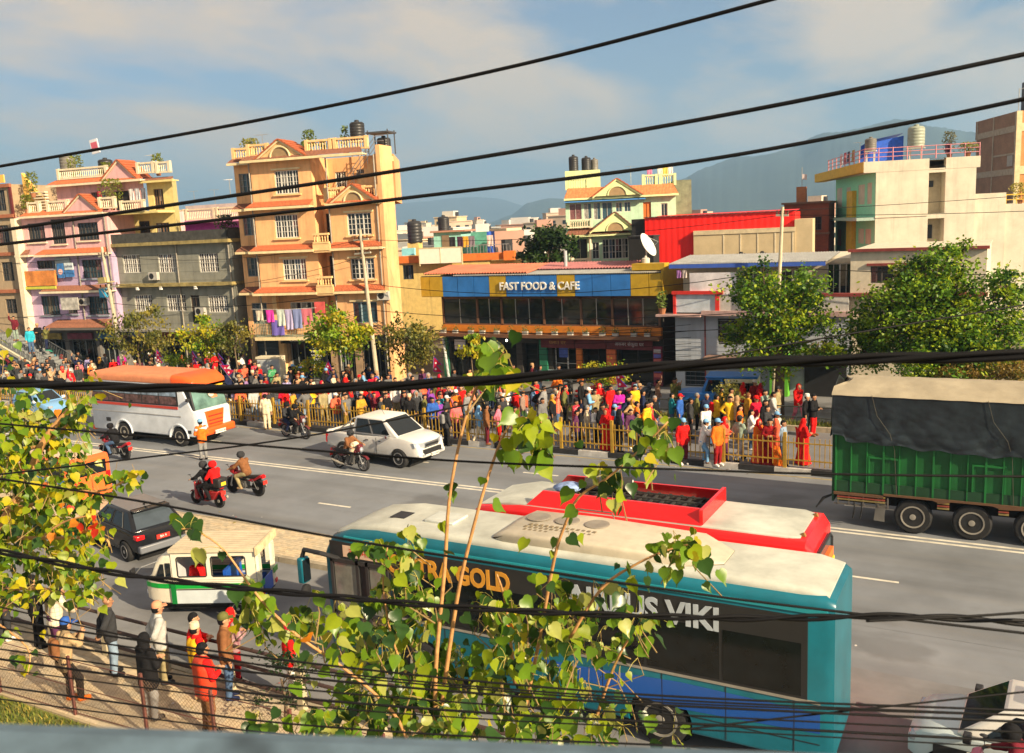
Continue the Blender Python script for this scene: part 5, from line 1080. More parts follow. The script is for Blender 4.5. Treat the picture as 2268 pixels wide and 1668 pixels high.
ac = hull([(-h2_+1.9, .35, 3.25, 3.33), (-h2_+2.5, .68, 3.25, 3.46), (-h2_+4.6, .74, 3.25, 3.5), (-h2_+6.0, .74, 3.25, 3.48), (-h2_+6.3, .62, 3.25, 3.34)], 'air_conditioner', M('ac_cream', (.52, .46, .35), .55, var=.15), t, r=.07)
for k in range(3): MB().lathe([(.24, 0), (.24, .015), (.2, .02), (.03, .012)], (0, 0, 0), 20).build('fan', (M('fan_grey', (.25, .22, .18)),), ac, loc=(-h2_+4.5+k*.62, -.25, 3.50))
B = MB()
for i in range(13):
    for j in range(4): B.box(-h2_+4.35+i*.11+(j % 2)*.05, -h2_+4.41+i*.11+(j % 2)*.05, .12+j*.13, .2+j*.13, 3.47, 3.507-.008*j)
B.build('vent_slot', (M('vent_dark', (.2, .16, .1)),), ac)
boxpart('roof_hatch', M('hatch_pale', (.5, .52, .48)), t, h2_-2.9, h2_-2.2, -.3, .3, 3.29, 3.35, bev=.02); boxpart('roof_vent', m_dark, t, h2_-1.7, h2_-1.35, -.1, .3, 3.26, 3.31)
BG = M('coach_glass', (.006, .009, .012), .08, var=.4, scale=2, spec=.25)
for s in (-1, 1):
    yy = wv*s; band = MB().box(-h2_+.4, h2_-1.75, yy-.012, yy+.012, 1.45, 2.86).build('window_band', (m_dark,), t)
    for k in range(6):
        a = -h2_+.5+k*1.33; MB().box(a, a+1.27, yy-.018, yy+.018, 1.5, 2.4).build('pane', (BG,), band)
    rows = [[(x, yy+.004*s, z0), (x, yy+.004*s, z1)] for x, z0, z1 in ((-h2_+.2, .9, 1.25), (-h2_+2.5, .8, 1.3), (-h2_+4.5, .95, 1.2), (-h2_+6, 1.1, 1.18))]
    MB().grid(rows).build('blue_swoosh', (TLD,), t)
    for k in range(8): MB().box(-h2_+.6+k*1.12, -h2_+.612+k*1.12, yy-.006, yy+.006, .42, 1.44).build('panel_seam', (m_under,), t)
    MB().box(-h2_+.2, h2_-1.8, yy-.012, yy+.014, 1.40, 1.45).build('rub_rail', (m_rimd,), t); MB().box(-h2_+.2, h2_-1.8, yy-.006, yy+.008, .70, .712).build('panel_seam', (m_under,), t)
    for k in range(3): MB().box(-h2_+4.2+k*1.0, -h2_+4.4+k*1.0, yy, yy+.02, .6, .64).build('locker_handle', (m_chr,), t)
    MB().box(-h2_+.1, h2_-.6, yy-.02, yy+.02, 2.93, 3.0).build('gutter', (paint('gutter_teal', (.02, .28, .34)),), t)
    for x in (h2_-2.4, -h2_+2.9): wheel(t, x, (wv-.15)*s, .5, .28, m_rimd, 8)
    MB().tube([(h2_-.5, wv*s*.95, 2.45), (h2_-.1, wv*s*1.2, 2.62), (h2_+.42, wv*s*1.12, 2.6), (h2_+.52, wv*s*1.1, 2.4)], .05, 8).build('mirror_arm', (m_dark,), t)
    mr_ = bevel(MB().box(h2_+.42, h2_+.58, wv*s*1.1-.12, wv*s*1.1+.12, 1.85, 2.42).build('mirror', (TL,), t), .04); MB().box(h2_+.40, h2_+.42, wv*s*1.1-.1, wv*s*1.1+.1, 1.9, 2.38).build('mirror_glass', (m_cglass,), mr_)
    MB().lathe([(.02, -.05), (.13, -.03), (.13, .03), (.02, .05)], (0, 0, 0), 14).build('round_mirror', (m_dark,), t, loc=(h2_+.48, wv*s*1.1, 1.68), rot=(0, R(90), 0))
# the near side: open doorway with black frames, boards and lettering (local +y is the near side: the coach faces -x)
yy = wv
MB().box(h2_-1.72, h2_-.2, yy-.01, yy+.008, .75, 2.86).build('door_opening', (m_dark,), t)
B = MB()
for x in (h2_-1.7, h2_-1.2, h2_-.95, h2_-.28): B.box(x, x+.07, yy, yy+.05, .6, 2.5)
B.box(h2_-1.7, h2_-.22, yy, yy+.05, 2.42, 2.5); B.box(h2_-1.7, h2_-.22, yy, yy+.05, 1.3, 1.36); B.build('door_frame', (M('frame_black', (.03, .03, .032), .4),), t)
for a, b in ((h2_-1.62, h2_-1.22), (h2_-.87, h2_-.3)): MB().box(a, b, yy+.01, yy+.02, 1.38, 2.4).build('door_glass', (M('door_glass', (.17, .17, .15), .08, var=.4, scale=2),), t)
p = MB().box(h2_-1.55, h2_-.55, yy-.004, yy+.014, 2.55, 2.80).build('route_board', (M('route_white', (.62, .42, .30), .5),), t); text('lettering', 'काठमाडौ', M('script_red', (.5, .06, .02)), p, .2, (h2_-1.05, yy+.017, 2.67), (R(90), 0, R(180)), .002)
MB().box(h2_-1.7, h2_-.25, yy+.005, yy+.012, .75, 1.28).build('door_panel', (M('brown_door', (.2, .14, .09)),), t)
text('lettering', 'CHITRA GOLD', M('gold_letters', (.60, .27, .03), .5), t, .52, (h2_-3.1, yy+.022, 2.56), (R(90), 0, R(180)), .004, sx=.82, bold=.02)
text('lettering', 'AIRBUS VIKI', M('silver_letters', (.42, .47, .52), .4), t, .56, (h2_-7.1, yy+.022, 2.54), (R(90), 0, R(180)), .004, sx=.94, bold=.02)
MB().grid([[(h2_-.62, -wv*.84, 2.84), (h2_-.62, wv*.84, 2.84)], [(h2_-.16, -wv*.86, 2.6), (h2_-.16, wv*.86, 2.6)], [(h2_+.01, -wv*.84, 1.3), (h2_+.01, wv*.84, 1.3)]]).build('windshield', (m_cglass,), t)
for s in (-1, 1): boxpart('headlight', m_lamp, t, h2_-.06, h2_+.02, .6*s-.16, .6*s+.16, .75, .95, bev=.03)
for k in range(2): MB().cyl((h2_-.42, .5-k, 2.92), (h2_-.36, .5-k, 2.95), .07, n=12).build('marker_lamp', (m_lamp,), t)
# ---- red bus
RB = paint('bus_red', (.72, .012, .014), .25, .08)
t = vehicle('red_bus', 'red bus with pale roof and red roof carrier parked behind the teal coach', 'bus', -6.45, 16.80, 180)
hull([(-3.55, .88, .45, 3.2), (-3.42, .95, .4, 3.36), (2.4, .95, .4, 3.38), (3.4, .94, .4, 3.26), (3.9, .88, .45, 2.8)], 'body', RB, t, (-1.9, 2.2), .48, .95, r=.13)
hull([(-3.3, .74, 3.3, 3.385), (-3.1, .82, 3.3, 3.41), (2.7, .82, 3.3, 3.42), (3.4, .72, 3.2, 3.29)], 'roof', RW, t, r=.04)
cx0, cx1 = -1.5, 1.95
B = MB(); 
for s in (-1, 1): B.add([(cx0, .82*s, 3.40), (cx1+.3, .82*s, 3.40), (cx1, .64*s, 3.68), (cx0, .68*s, 3.68), (cx0, .76*s, 3.40), (cx1+.2, .76*s, 3.40), (cx1, .58*s, 3.68), (cx0, .62*s, 3.68)], ((0, 1, 2, 3), (4, 5, 6, 7), (3, 2, 6, 7), (0, 3, 7, 4), (1, 2, 6, 5)))
B.box(cx0-.02, cx0+.05, -.8, .8, 3.40, 3.70); cr = B.build('roof_carrier', (RB,), t)
B = MB()
for k in range(14): B.box(cx0+.1+k*.24, cx0+.16+k*.24, -.62, .62, 3.47, 3.50)
for k in range(4): B.box(cx0+.05, cx1, -.5+k*.33, -.45+k*.33, 3.50, 3.52)
B.box(cx0+.05, cx1, -.63, .63, 3.42, 3.44); B.build('carrier_deck', (M('deck_black', (.03, .028, .026), .8),), cr)
B = MB()
for s in (-1, 1): B.tube([(.2, .95, 3.3), (.25, .98, 3.5), (1.0, .98, 3.5), (1.05, .95, 3.3)], .015, 5)
B.build('grab_rail', (m_rimd,), t)
for s in (-1, 1):
    yy = .955*s; b_ = MB().box(-3.2, 3.0, yy-.01, yy+.01, 1.55, 2.55).build('window_band', (m_dark,), t)
    for k in range(5): MB().box(-3.1+k*1.2, -1.98+k*1.2, yy-.015, yy+.015, 1.62, 2.5).build('pane', (m_bglass,), b_)
    for x in (-1.9, 2.2): wheel(t, x, .84*s, .48, .26, m_rimd, 6)
    boxpart('tail_light', m_red, t, -3.60, -3.56, .75*s-.1, .75*s+.1, .9, 1.3)
rw_ = MB().prism([(-.78, 2.25), (.78, 2.25), (.74, 2.95), (.55, 3.06), (-.55, 3.06), (-.74, 2.95)], -3.60, -3.5, 'x').build('rear_window', (m_bglass,), t)
MB().tube([(-3.60, -.78, 2.25), (-3.60, .78, 2.25), (-3.60, .74, 2.95), (-3.60, .55, 3.06), (-3.60, -.55, 3.06), (-3.60, -.74, 2.95), (-3.60, -.78, 2.25)], .03, 6).build('window_seal', (m_dark,), rw_)
boxpart('yellow_strip', M('strip_bright_yellow', (.85, .62, .03)), rw_, -3.675, -3.602, -.62, .62, 2.42, 2.62); text('lettering', 'BUS CAMPU', M('ink', (.06, .03, .02)), rw_, .19, (-3.622, 0, 2.52), (R(90), 0, R(-90)), .002)
boxpart('sticker', M('sticker_orange', (.8, .15, .03)), rw_, -3.675, -3.602, -.5, .15, 2.66, 2.84); boxpart('sticker', M('sticker_lilac', (.35, .38, .6)), rw_, -3.675, -3.602, .2, .6, 2.68, 2.87)
for y in (-.6, .6): MB().cyl((-3.3, y, 3.36), (-3.36, y, 3.39), .05, n=10).build('marker_lamp', (M('lamp_brown', (.25, .12, .03)),), t)
MB().prism([(-.8, 2.7), (.8, 2.7), (.75, 1.4), (-.75, 1.4)], 3.76, 3.94, 'x').build('windshield', (m_cglass,), t)
rl = MB().cyl((0, -.5, 0), (0, .5, 0), .14, n=16).cyl((0, -.52, 0), (0, -.5, 0), .08, n=12, m=1).build('rolled_mat', (M('mat_black', (.03, .03, .03), .8), m_white), rot=(0, 0, R(90+20)), loc=(-7.3, 17.1, 3.68)); rl.name = 'rolled_mat'; tag(rl, 'black rolled mat lying on the red bus roof carrier', 'mat')
bg_ = MB().lathe([(.01, 0), (.3, .02), (.34, .07), (.2, .13), (.02, .16)], (0, 0, 0), 12).build('bundle', (M('bundle_blue', (.25, .35, .6), .8, var=.5, scale=8),), smooth=True, loc=(-8.15, 16.9, 3.52)); tag(bg_, 'blue and white tied bundle at the front end of the roof carrier', 'bundle')
# ------------------------------------------------------------------ green truck with tarpaulin
TG = paint('truck_green', (.004, .095, .018), .55, .35); TGD = M('truck_dark_green', (.01, .05, .02), .6); NAV = M('navy_tarpaulin', (.018, .026, .032), .36, var=.45, scale=2.5, bump=.12, bscale=30); TAN_ = M('tan_canvas', (.36, .31, .22), .8, var=.2, scale=1.5)
t = vehicle('goods_truck', 'large green goods truck with navy tarpaulin and tan canvas top at the right', 'truck', 0, 26.75, 0); tr = t
xa, xb = -4.3, 5.2
B = MB().box(xa, xb, .02, 2.2, 1.05, 3.2); B.build('cargo_body', (TG,), t)
for k in range(22):
    x = xa+.02+k*.43; w = .05 if k % 3 == 0 else .028; MB().box(x, x+w, -.035, .02, 1.08, 3.0).build('side_rib', (paint('rib_green', (.008, .14, .028), .5, .3),), t)
for x in (-3.4, -.75, 1.9): MB().box(x+.03, x+.85, -.03, .02, 2.12, 2.17).box(x+.03, x+.07, -.03, .02, 1.4, 2.12).box(x+.81, x+.85, -.03, .02, 1.4, 2.12).build('panel_frame', (paint('rib_green', (.008, .14, .028), .5, .3),), t)
MB().box(xa, xb, -.02, .02, 1.08, 1.4).build('lower_panel', (TGD,), t)
B = MB(); rows = []; rr = random.Random(5); nx = 200
for k in range(33):
    f = k/32; row = []
    for i in range(nx+1):
        x = xa-.06+(xb-xa+.12)*i/nx; fold = .012*math.sin(x*9+f*5+math.sin(x*2.3)*2)*f + .02*math.sin(x*3.1-f*9)*f**2 + .035*abs(math.sin(f*17+x*2.1+1.3*math.sin(x*1.9)))**.5*max(0, f-.5)*2 + .018*abs(math.sin(x*5.3-f*13+math.sin(f*9)))**.6*f
        zb = 2.60+.025*math.sin(x*1.3)+.015*math.sin(x*4.1)+(.12 if x < -4 else 0)-.035*(x+4.3)
        row.append((x, -.07-abs(fold)*.9-.02*f, 3.95+(zb-3.95)*f+.03*math.sin(x*7)*f))
    rows.append(row)
B.grid(rows)
rows = []
for k in range(9):
    f = k/8; rows.append([(xa-.07-.05*abs(math.sin(y*6+f*5))*f, y, (3.95+(.38*(1-abs(y-1.1)/1.15)))*(1-f)+2.7*f) for y in [-.07+2.35*j/16 for j in range(17)]])
B.grid(rows); B.build('tarpaulin', (NAV,), t, smooth=True)
B = MB(); rows = []
for y, z in ((-.1, 3.93), (-.04, 3.99), (.3, 4.12), (.75, 4.27), (1.1, 4.33), (1.5, 4.24), (2.25, 3.95)): rows.append([(xa-.08+(.45 if i == 0 and z > 4.2 else 0)+(xb-xa+.1)*i/40, y, z+.006*math.sin(i*1.9+y*3)) for i in range(41)])
B.grid(rows).build('canvas_top', (TAN_,), t, smooth=True)
B = MB()
B.box(xa, -2.95, -.06, .04, .98, 1.06); B.prism([(-2.95, 1.06), (-2.72, 1.06), (-1.68, 1.06), (-1.45, .98), (-1.2, 1.06), (-.2, 1.06), (.05, .98), (1.2, 1.06), (5, 1.06), (5, 1.12), (-2.95, 1.12)], -.06, .04, 'y')
B.build('side_rail', (M('rail_brown', (.12, .06, .03), .8),), t)
for z, c in ((1.0, (.28, .20, .05)), (.92, (.25, .05, .03)), (.85, (.22, .17, .06))):
    for a, b in ((-4.2, -2.9), (-1.55, -1.25), (-.05, .2), (1.5, 5)): MB().box(a, b, -.05, 0, z-.02, z+.02).build('guard_stripe', (M('stripe_%d' % int(z*100), c, .7, var=.4),), t)
B = MB(); B.box(xa, -2.8, -.03, .0, .68, .72)
for x in (-4.2, -3.9, -3.5, -3.1, -2.85): B.box(x, x+.04, -.04, 0, .7, 1.0)
B.build('side_guard', (M('guard_metal', (.12, .11, .1), .7, .3),), t)
MB().box(xa, 8, .5, 1.7, .62, 1.0).build('chassis', (m_under,), t)
for x, w in ((-3.2, .3),): MB().grid([[(x+.02*math.sin(k), .12, .85-k*.15), (x+w+.02*math.cos(k), .08, .85-k*.15)] for k in range(5)]).build('mud_flap', (M('flap_grey', (.2, .19, .17), .8),), t)
for x in (-3.75, -3.55): MB().tube([(x, -.02, .95), (x+.03, -.03, .6), (x-.02, 0, .3)], .022, 5).build('strap', (m_black,), t)
MB().tube([(xa, .1, .95), (xa-.3, .05, .8), (xa-.5, .02, .5)], [.03, .05, .02], 6).build('loose_rope', (m_black,), t)
MB().box(xa-.06, xa, .0, 2.2, .75, 2.8).build('tailboard', (TGD,), t)
for s, sd in ((.16, -1), (2.04, 1)):
    for x in (-2.17, -.68, .82): w_ = wheel(t, x, s, .5, .30, m_rimd, 5, side=sd)
    wheel(t, 6.6, s, .5, .3, m_rimd, 5, side=sd)
for x in (-2.17, -.68, .82): MB().cyl((x, .3, .5), (x, 1.9, .5), .1, n=8).build('axle', (m_under,), t)
boxpart('cab', paint('cab_orange', (.55, .2, .03)), t, 5.5, 7.4, .05, 2.15, .8, 3.1, bev=.12); MB().box(5.9, 7.0, .0, .05, 1.9, 2.7).build('cab_window', (m_cglass,), t); MB().box(7.38, 7.43, .2, 2.0, 1.8, 2.8).build('windshield', (m_cglass,), t)

for x in (-3.3, -.4, 2.7):
    MB().tube([(x, -.10, 3.97), (x+.15, -.13, 3.4), (x+.5, -.15, 2.9), (x+.62, -.07, 2.45), (x+.7, -.04, 1.1)], .008, 4).build('tie_rope', (M('rope', (.10, .09, .07), .9),), tr)
# ------------------------------------------------------------------ white and green three wheeler
TW = M('tempo_white', (.74, .68, .54), .4, var=.12, scale=1.5); TWL = M('tempo_lower_grey', (.50, .55, .57), .4, var=.1); TGN = paint('tempo_green', (.005, .30, .04), .35); TBL = paint('tempo_blue', (.01, .08, .42), .4)
t = vehicle('three_wheeler', 'white and green three wheeled passenger tempo on the near road', 'three-wheeler', -17.17, 15.1, 180+24.6); tempo = t
wx = .62
for s in (1, -1):                                                   # side walls with real window openings
    hs = [(-.98, -.02, 1.12, 1.6), (.10, .72 if s > 0 else .72, 1.12, 1.6)]
    T_ = MB(); hs = [(-1.05, -.2, 1.1, 1.6), (-.06, .66, 1.1, 1.6)]
    facade(T_, -1.3, .8, .42, 1.74, 0, hs, .04); T_.v = [(x, s*(wx-y), z) for x, y, z in T_.v]; T_.build('side_wall', (TW,), t)
    for h in hs:
        F_ = MB(); F_.tube([(h[0]+.03, s*wx, h[2]), (h[1]-.03, s*wx, h[2]), (h[1], s*wx, h[2]+.03), (h[1], s*wx, h[3]-.03), (h[1]-.03, s*wx, h[3]), (h[0]+.03, s*wx, h[3]), (h[0], s*wx, h[3]-.03), (h[0], s*wx, h[2]+.03), (h[0]+.03, s*wx, h[2])], .018, 5); F_.build('window_seal', (m_dark,), t)
    MB().box(-1.3, .8, s*wx-.008, s*wx+.012, .80, .92).build('green_stripe', (TGN,), t); MB().box(-1.3, .78, s*wx-.008, s*wx+.010, .42, .76).build('lower_panel', (TWL,), t)
    MB().box(-1.3, .8, s*wx-.008, s*wx+.014, .762, .785).build('black_line', (m_dark,), t)
    for z in (.97, 1.02): MB().box(-1.3, .8, s*wx-.006, s*wx+.010, z-.006, z+.006).build('pressed_line', (M('pressing', (.42, .40, .34)),), t)
hull([(.8, .60, .40, 1.70, .12), (1.0, .585, .40, 1.66, .14), (1.22, .55, .40, 1.52, .14), (1.42, .48, .42, 1.12, .12), (1.58, .38, .46, .98, .14), (1.66, .24, .52, .88, .1)], 'nose', TW, t)
for s in (1, -1):
    MB().prism([(1.02, 1.10), (1.24, 1.10), (1.10, 1.42), (1.02, 1.42)], s*.585, s*.57, 'y').build('cab_window', (m_cglass,), t)
    MB().prism([(.84, 1.08), (.97, 1.08), (.97, 1.45), (.84, 1.45)], s*.612, s*.58, 'y').build('cab_window', (m_cglass,), t)
    MB().grid([[(x, s*(w+.012), .80), (x, s*(w+.012), .92)] for x, w in ((.8, .60), (1.0, .585), (1.22, .55), (1.42, .48), (1.58, .38), (1.66, .25))]).build('green_stripe', (TGN,), t)
    boxpart('headlight', m_lamp, t, 1.54, 1.62, .3*s-.07, .3*s+.07, .58, .70, bev=.02)
MB().grid([[(1.05, -.4, 1.63), (1.05, .4, 1.63)], [(1.24, -.45, 1.5), (1.24, .45, 1.5)], [(1.42, -.38, 1.14), (1.42, .38, 1.14)]]).build('windshield', (m_cglass,), t)
MB().tube([(1.1, .5, 1.5), (1.5, .75, 1.42), (1.7, .8, 1.2)], .012, 5).build('mirror_arm', (m_steel,), t); boxpart('mirror', m_dark, t, 1.68, 1.72, .7, .9, 1.22, 1.4)
rf = MB(); 
for k in range(10): rf.box(-1.36, .84, -.66+k*.134, -.66+k*.134+.10, 1.80, 1.815)
rf.box(-1.36, .84, -.67, .67, 1.72, 1.80); bevel(rf.build('roof', (M('tempo_roof', (.56, .47, .33), .6, var=.15),), t), .01)
B = MB(); B.box(-1.40, -1.34, -.70, .70, 1.64, 1.84); B.build('rear_header', (M('rust_cream', (.72, .55, .32), .6, var=.3, scale=6),), t)
for s in (1, -1):                                                   # rear pillars with oval windows
    T_ = MB(); facade(T_, .30, .64, .42, 1.66, 0, [(.40, .54, 1.1, 1.55)], .05); T_.v = [(-1.32-y, s*x, z) for x, y, z in T_.v]; T_.build('rear_pillar', (TW,), t)
    MB().box(-1.39, -1.375, s*.33, s*.62, .78, .92).build('green_stripe', (TGN,), t) if s > 0 else MB().box(-1.39, -1.375, -.62, -.33, .78, .92).build('green_stripe', (TGN,), t)
    boxpart('tail_light', m_red, t, -1.4, -1.37, .47*s-.06, .47*s+.06, .5, .6)
    wheel(t, -.75, .52*s, .24, .16, m_rimd, 5)
boxpart('half_door', TBL, t, -1.36, -1.33, -.30, .30, .46, .88); boxpart('seat_back', TBL, t, -.5, -.42, -.5, .5, .7, 1.2); boxpart('floor', m_under, t, -1.3, .8, -.58, .58, .36, .44); boxpart('partition', TWL, t, .74, .8, -.58, .58, .44, 1.7)
boxpart('bench', TBL, t, -1.1, .6, .3, .58, .6, .72); boxpart('bench', TBL, t, -1.1, .6, -.58, -.3, .6, .72); boxpart('underframe', m_under, t, -1.2, 1.3, -.4, .4, .2, .4)
wheel(t, 1.15, .001, .25, .16, m_rimd, 5); boxpart('green_post', paint('tempo_dark_green', (.004, .16, .03)), t, .74, .86, .60, .65, .42, .95)
# ------------------------------------------------------------------ orange microbus half hidden by the left tree
t = vehicle('orange_van', 'orange and cream van with blue stripe behind the yellow leaved tree', 'van', -30.0, 19.9, 176)
hull([(-1.9, .7, .4, 1.75), (-1.75, .78, .32, 1.85), (1.0, .78, .32, 1.85), (1.5, .76, .32, 1.4), (1.9, .66, .36, 1.0)], 'body', paint('van_orange', (.78, .14, .03), .35), t, (-1.2, 1.2), .32, .78, r=.14)
hull([(-1.7, .66, 1.76, 1.86), (-1.5, .7, 1.76, 1.9), (1.0, .7, 1.76, 1.9)], 'roof', M('van_roof', (.62, .45, .32), .5), t, r=.06)
for s in (1, -1):
    MB().box(-1.6, .9, .785*s-.006, .785*s+.006, .95, 1.12).build('blue_stripe', (paint('van_blue', (.02, .2, .6)),), t); MB().box(-1.5, .9, .78*s-.008, .78*s+.008, 1.2, 1.62).build('side_window', (m_cglass,), t)
    boxpart('tail_light', m_red, t, -1.93, -1.84, .6*s-.08, .6*s+.08, .8, 1.2)
    for x in (-1.2, 1.2): wheel(t, x, .68*s, .31, .18, m_rimd, 5)
MB().box(-1.92, -1.86, -.55, .55, 1.2, 1.65).build('rear_window', (m_cglass,), t)
# ------------------------------------------------------------------ blue jeep pickup on the far service road
JB = paint('jeep_blue', (.02, .16, .50), .35)
t = vehicle('blue_jeep', 'bright blue jeep pickup with pale rear canopy on the far service road', 'pickup truck', -11.9, 41.3, 188)
lower_body([(-1.9, .72, .5, 1.0), (-1.8, .76, .45, 1.02), (.5, .76, .45, 1.02), (1.5, .70, .45, 1.0), (1.85, .62, .5, .96)], 'body', JB, t, (-1.1, 1.2), .34)
f = Frus(-.35, .72, .70, 1.0, -.3, .42, .62, 1.72); f.build('cab', JB, t); f.pane(t, 'F', .08, .92, .1, .9, m_cglass, 'windshield')
for s in 'RL': f.pane(t, s, .15, .85, .1, .85, m_cglass, 'side_window')
bevel(MB().box(-1.85, -.4, -.72, .72, 1.0, 1.68).build('canopy', (M('canopy_cream', (.62, .60, .42), .7),), t), .05)
bevel(MB().box(-1.88, .5, -.72, .72, 1.68, 1.80).build('canopy_roof', (JB,), t), .05)
for s in (1, -1):
    boxpart('headlight', m_lamp, t, 1.82, 1.9, .45*s-.1, .45*s+.1, .68, .86, bev=.03); MB().box(-1.7, -.6, .72*s-.008, .72*s+.008, 1.1, 1.5).build('canopy_window', (m_cglass,), t)
    for x in (-1.1, 1.2): wheel(t, x, .66*s, .33, .2, m_rimd, 5)
# ------------------------------------------------------------------ taxi at the lower right corner
WT = paint('taxi_white', (.50, .58, .60), .3)
t = vehicle('taxi', 'pale taxi with yellow roof sign and dark lettered sides in the lower right corner', 'taxi', .55, 15.35, 176)
lower_body([(-1.7, .66, .45, .86), (-1.6, .74, .3, .92), (0, .78, .26, .94), (1.1, .76, .28, .92), (1.5, .70, .3, .84), (1.7, .58, .36, .68)], 'body', WT, t, (-1.05, 1.1), .3)
f = Frus(-1.4, 1.0, .73, .92, -1.1, .3, .58, 1.44); f.build('cabin', m_white, t); f.pane(t, 'F', .06, .94, .08, .93, m_cglass, 'windshield'); f.pane(t, 'B', .1, .9, .15, .9, m_cglass, 'rear_window')
for s in 'RL':
    u = (lambda a: a) if s == 'R' else (lambda a: 1-a)
    f.pane(t, s, *sorted((u(.12), u(.46))), .1, .88, m_cglass, 'side_window'); f.pane(t, s, *sorted((u(.50), u(.86))), .1, .88, m_cglass, 'side_window')
for s in (1, -1):
    MB().box(-1.45, 1.3, .782*s-.006, .782*s+.006, .3, .72).build('black_side', (m_dark,), t); boxpart('headlight', m_lamp, t, 1.5, 1.68, .52*s-.12, .52*s+.12, .6, .74, bev=.03); mirror(t, .8, .76*s, .98, m_dark, s)
    for x in (-1.05, 1.1): wheel(t, x, .70*s, .29, .18, m_rimd, 5)
text('lettering', 'नेपाल', m_white, t, .3, (.55, .795, .54), (R(90), 0, R(180)), .002)
rs_ = boxpart('roof_sign', M('taxi_yellow', (.75, .52, .01), .4), t, -.55, -.15, -.28, .28, 1.46, 1.66, bev=.03); text('lettering', 'TAXI', m_dark, rs_, .16, (-.14, 0, 1.56), (R(90), 0, R(90)), .002)
# ------------------------------------------------------------------ green tempo and cycle rickshaw far left
t = vehicle('green_tempo', 'green roofed auto rickshaw standing under the stairs at the far left', 'three-wheeler', -61.6, 41.0, 10, z=0)
hull([(-1.2, .6, .4, 1.1), (-1.1, .64, .35, 1.15), (.8, .64, .35, 1.15), (1.3, .35, .4, .95)], 'body', paint('rick_green', (.02, .24, .16)), t, r=.1)
hull([(-1.2, .62, 1.62, 1.78), (-1.0, .7, 1.62, 1.9), (.6, .68, 1.62, 1.88), (.95, .55, 1.6, 1.7)], 'canopy', paint('rick_roof', (.02, .36, .24)), t, r=.12)
B = MB()
for s in (1, -1):
    for x in (-1.1, 0, .8): B.cyl((x, .6*s, 1.1), (x-.05, .6*s, 1.65), .025, n=5)
    wheel(t, -.8, .52*s, .24, .14, m_rimd, 5)
B.build('canopy_post', (m_steel,), t); wheel(t, 1.05, .001, .24, .14, m_rimd, 5); boxpart('cargo_panel', M('panel_cyan', (.02, .35, .6)), t, .85, .95, -.5, .5, 1.0, 1.4)
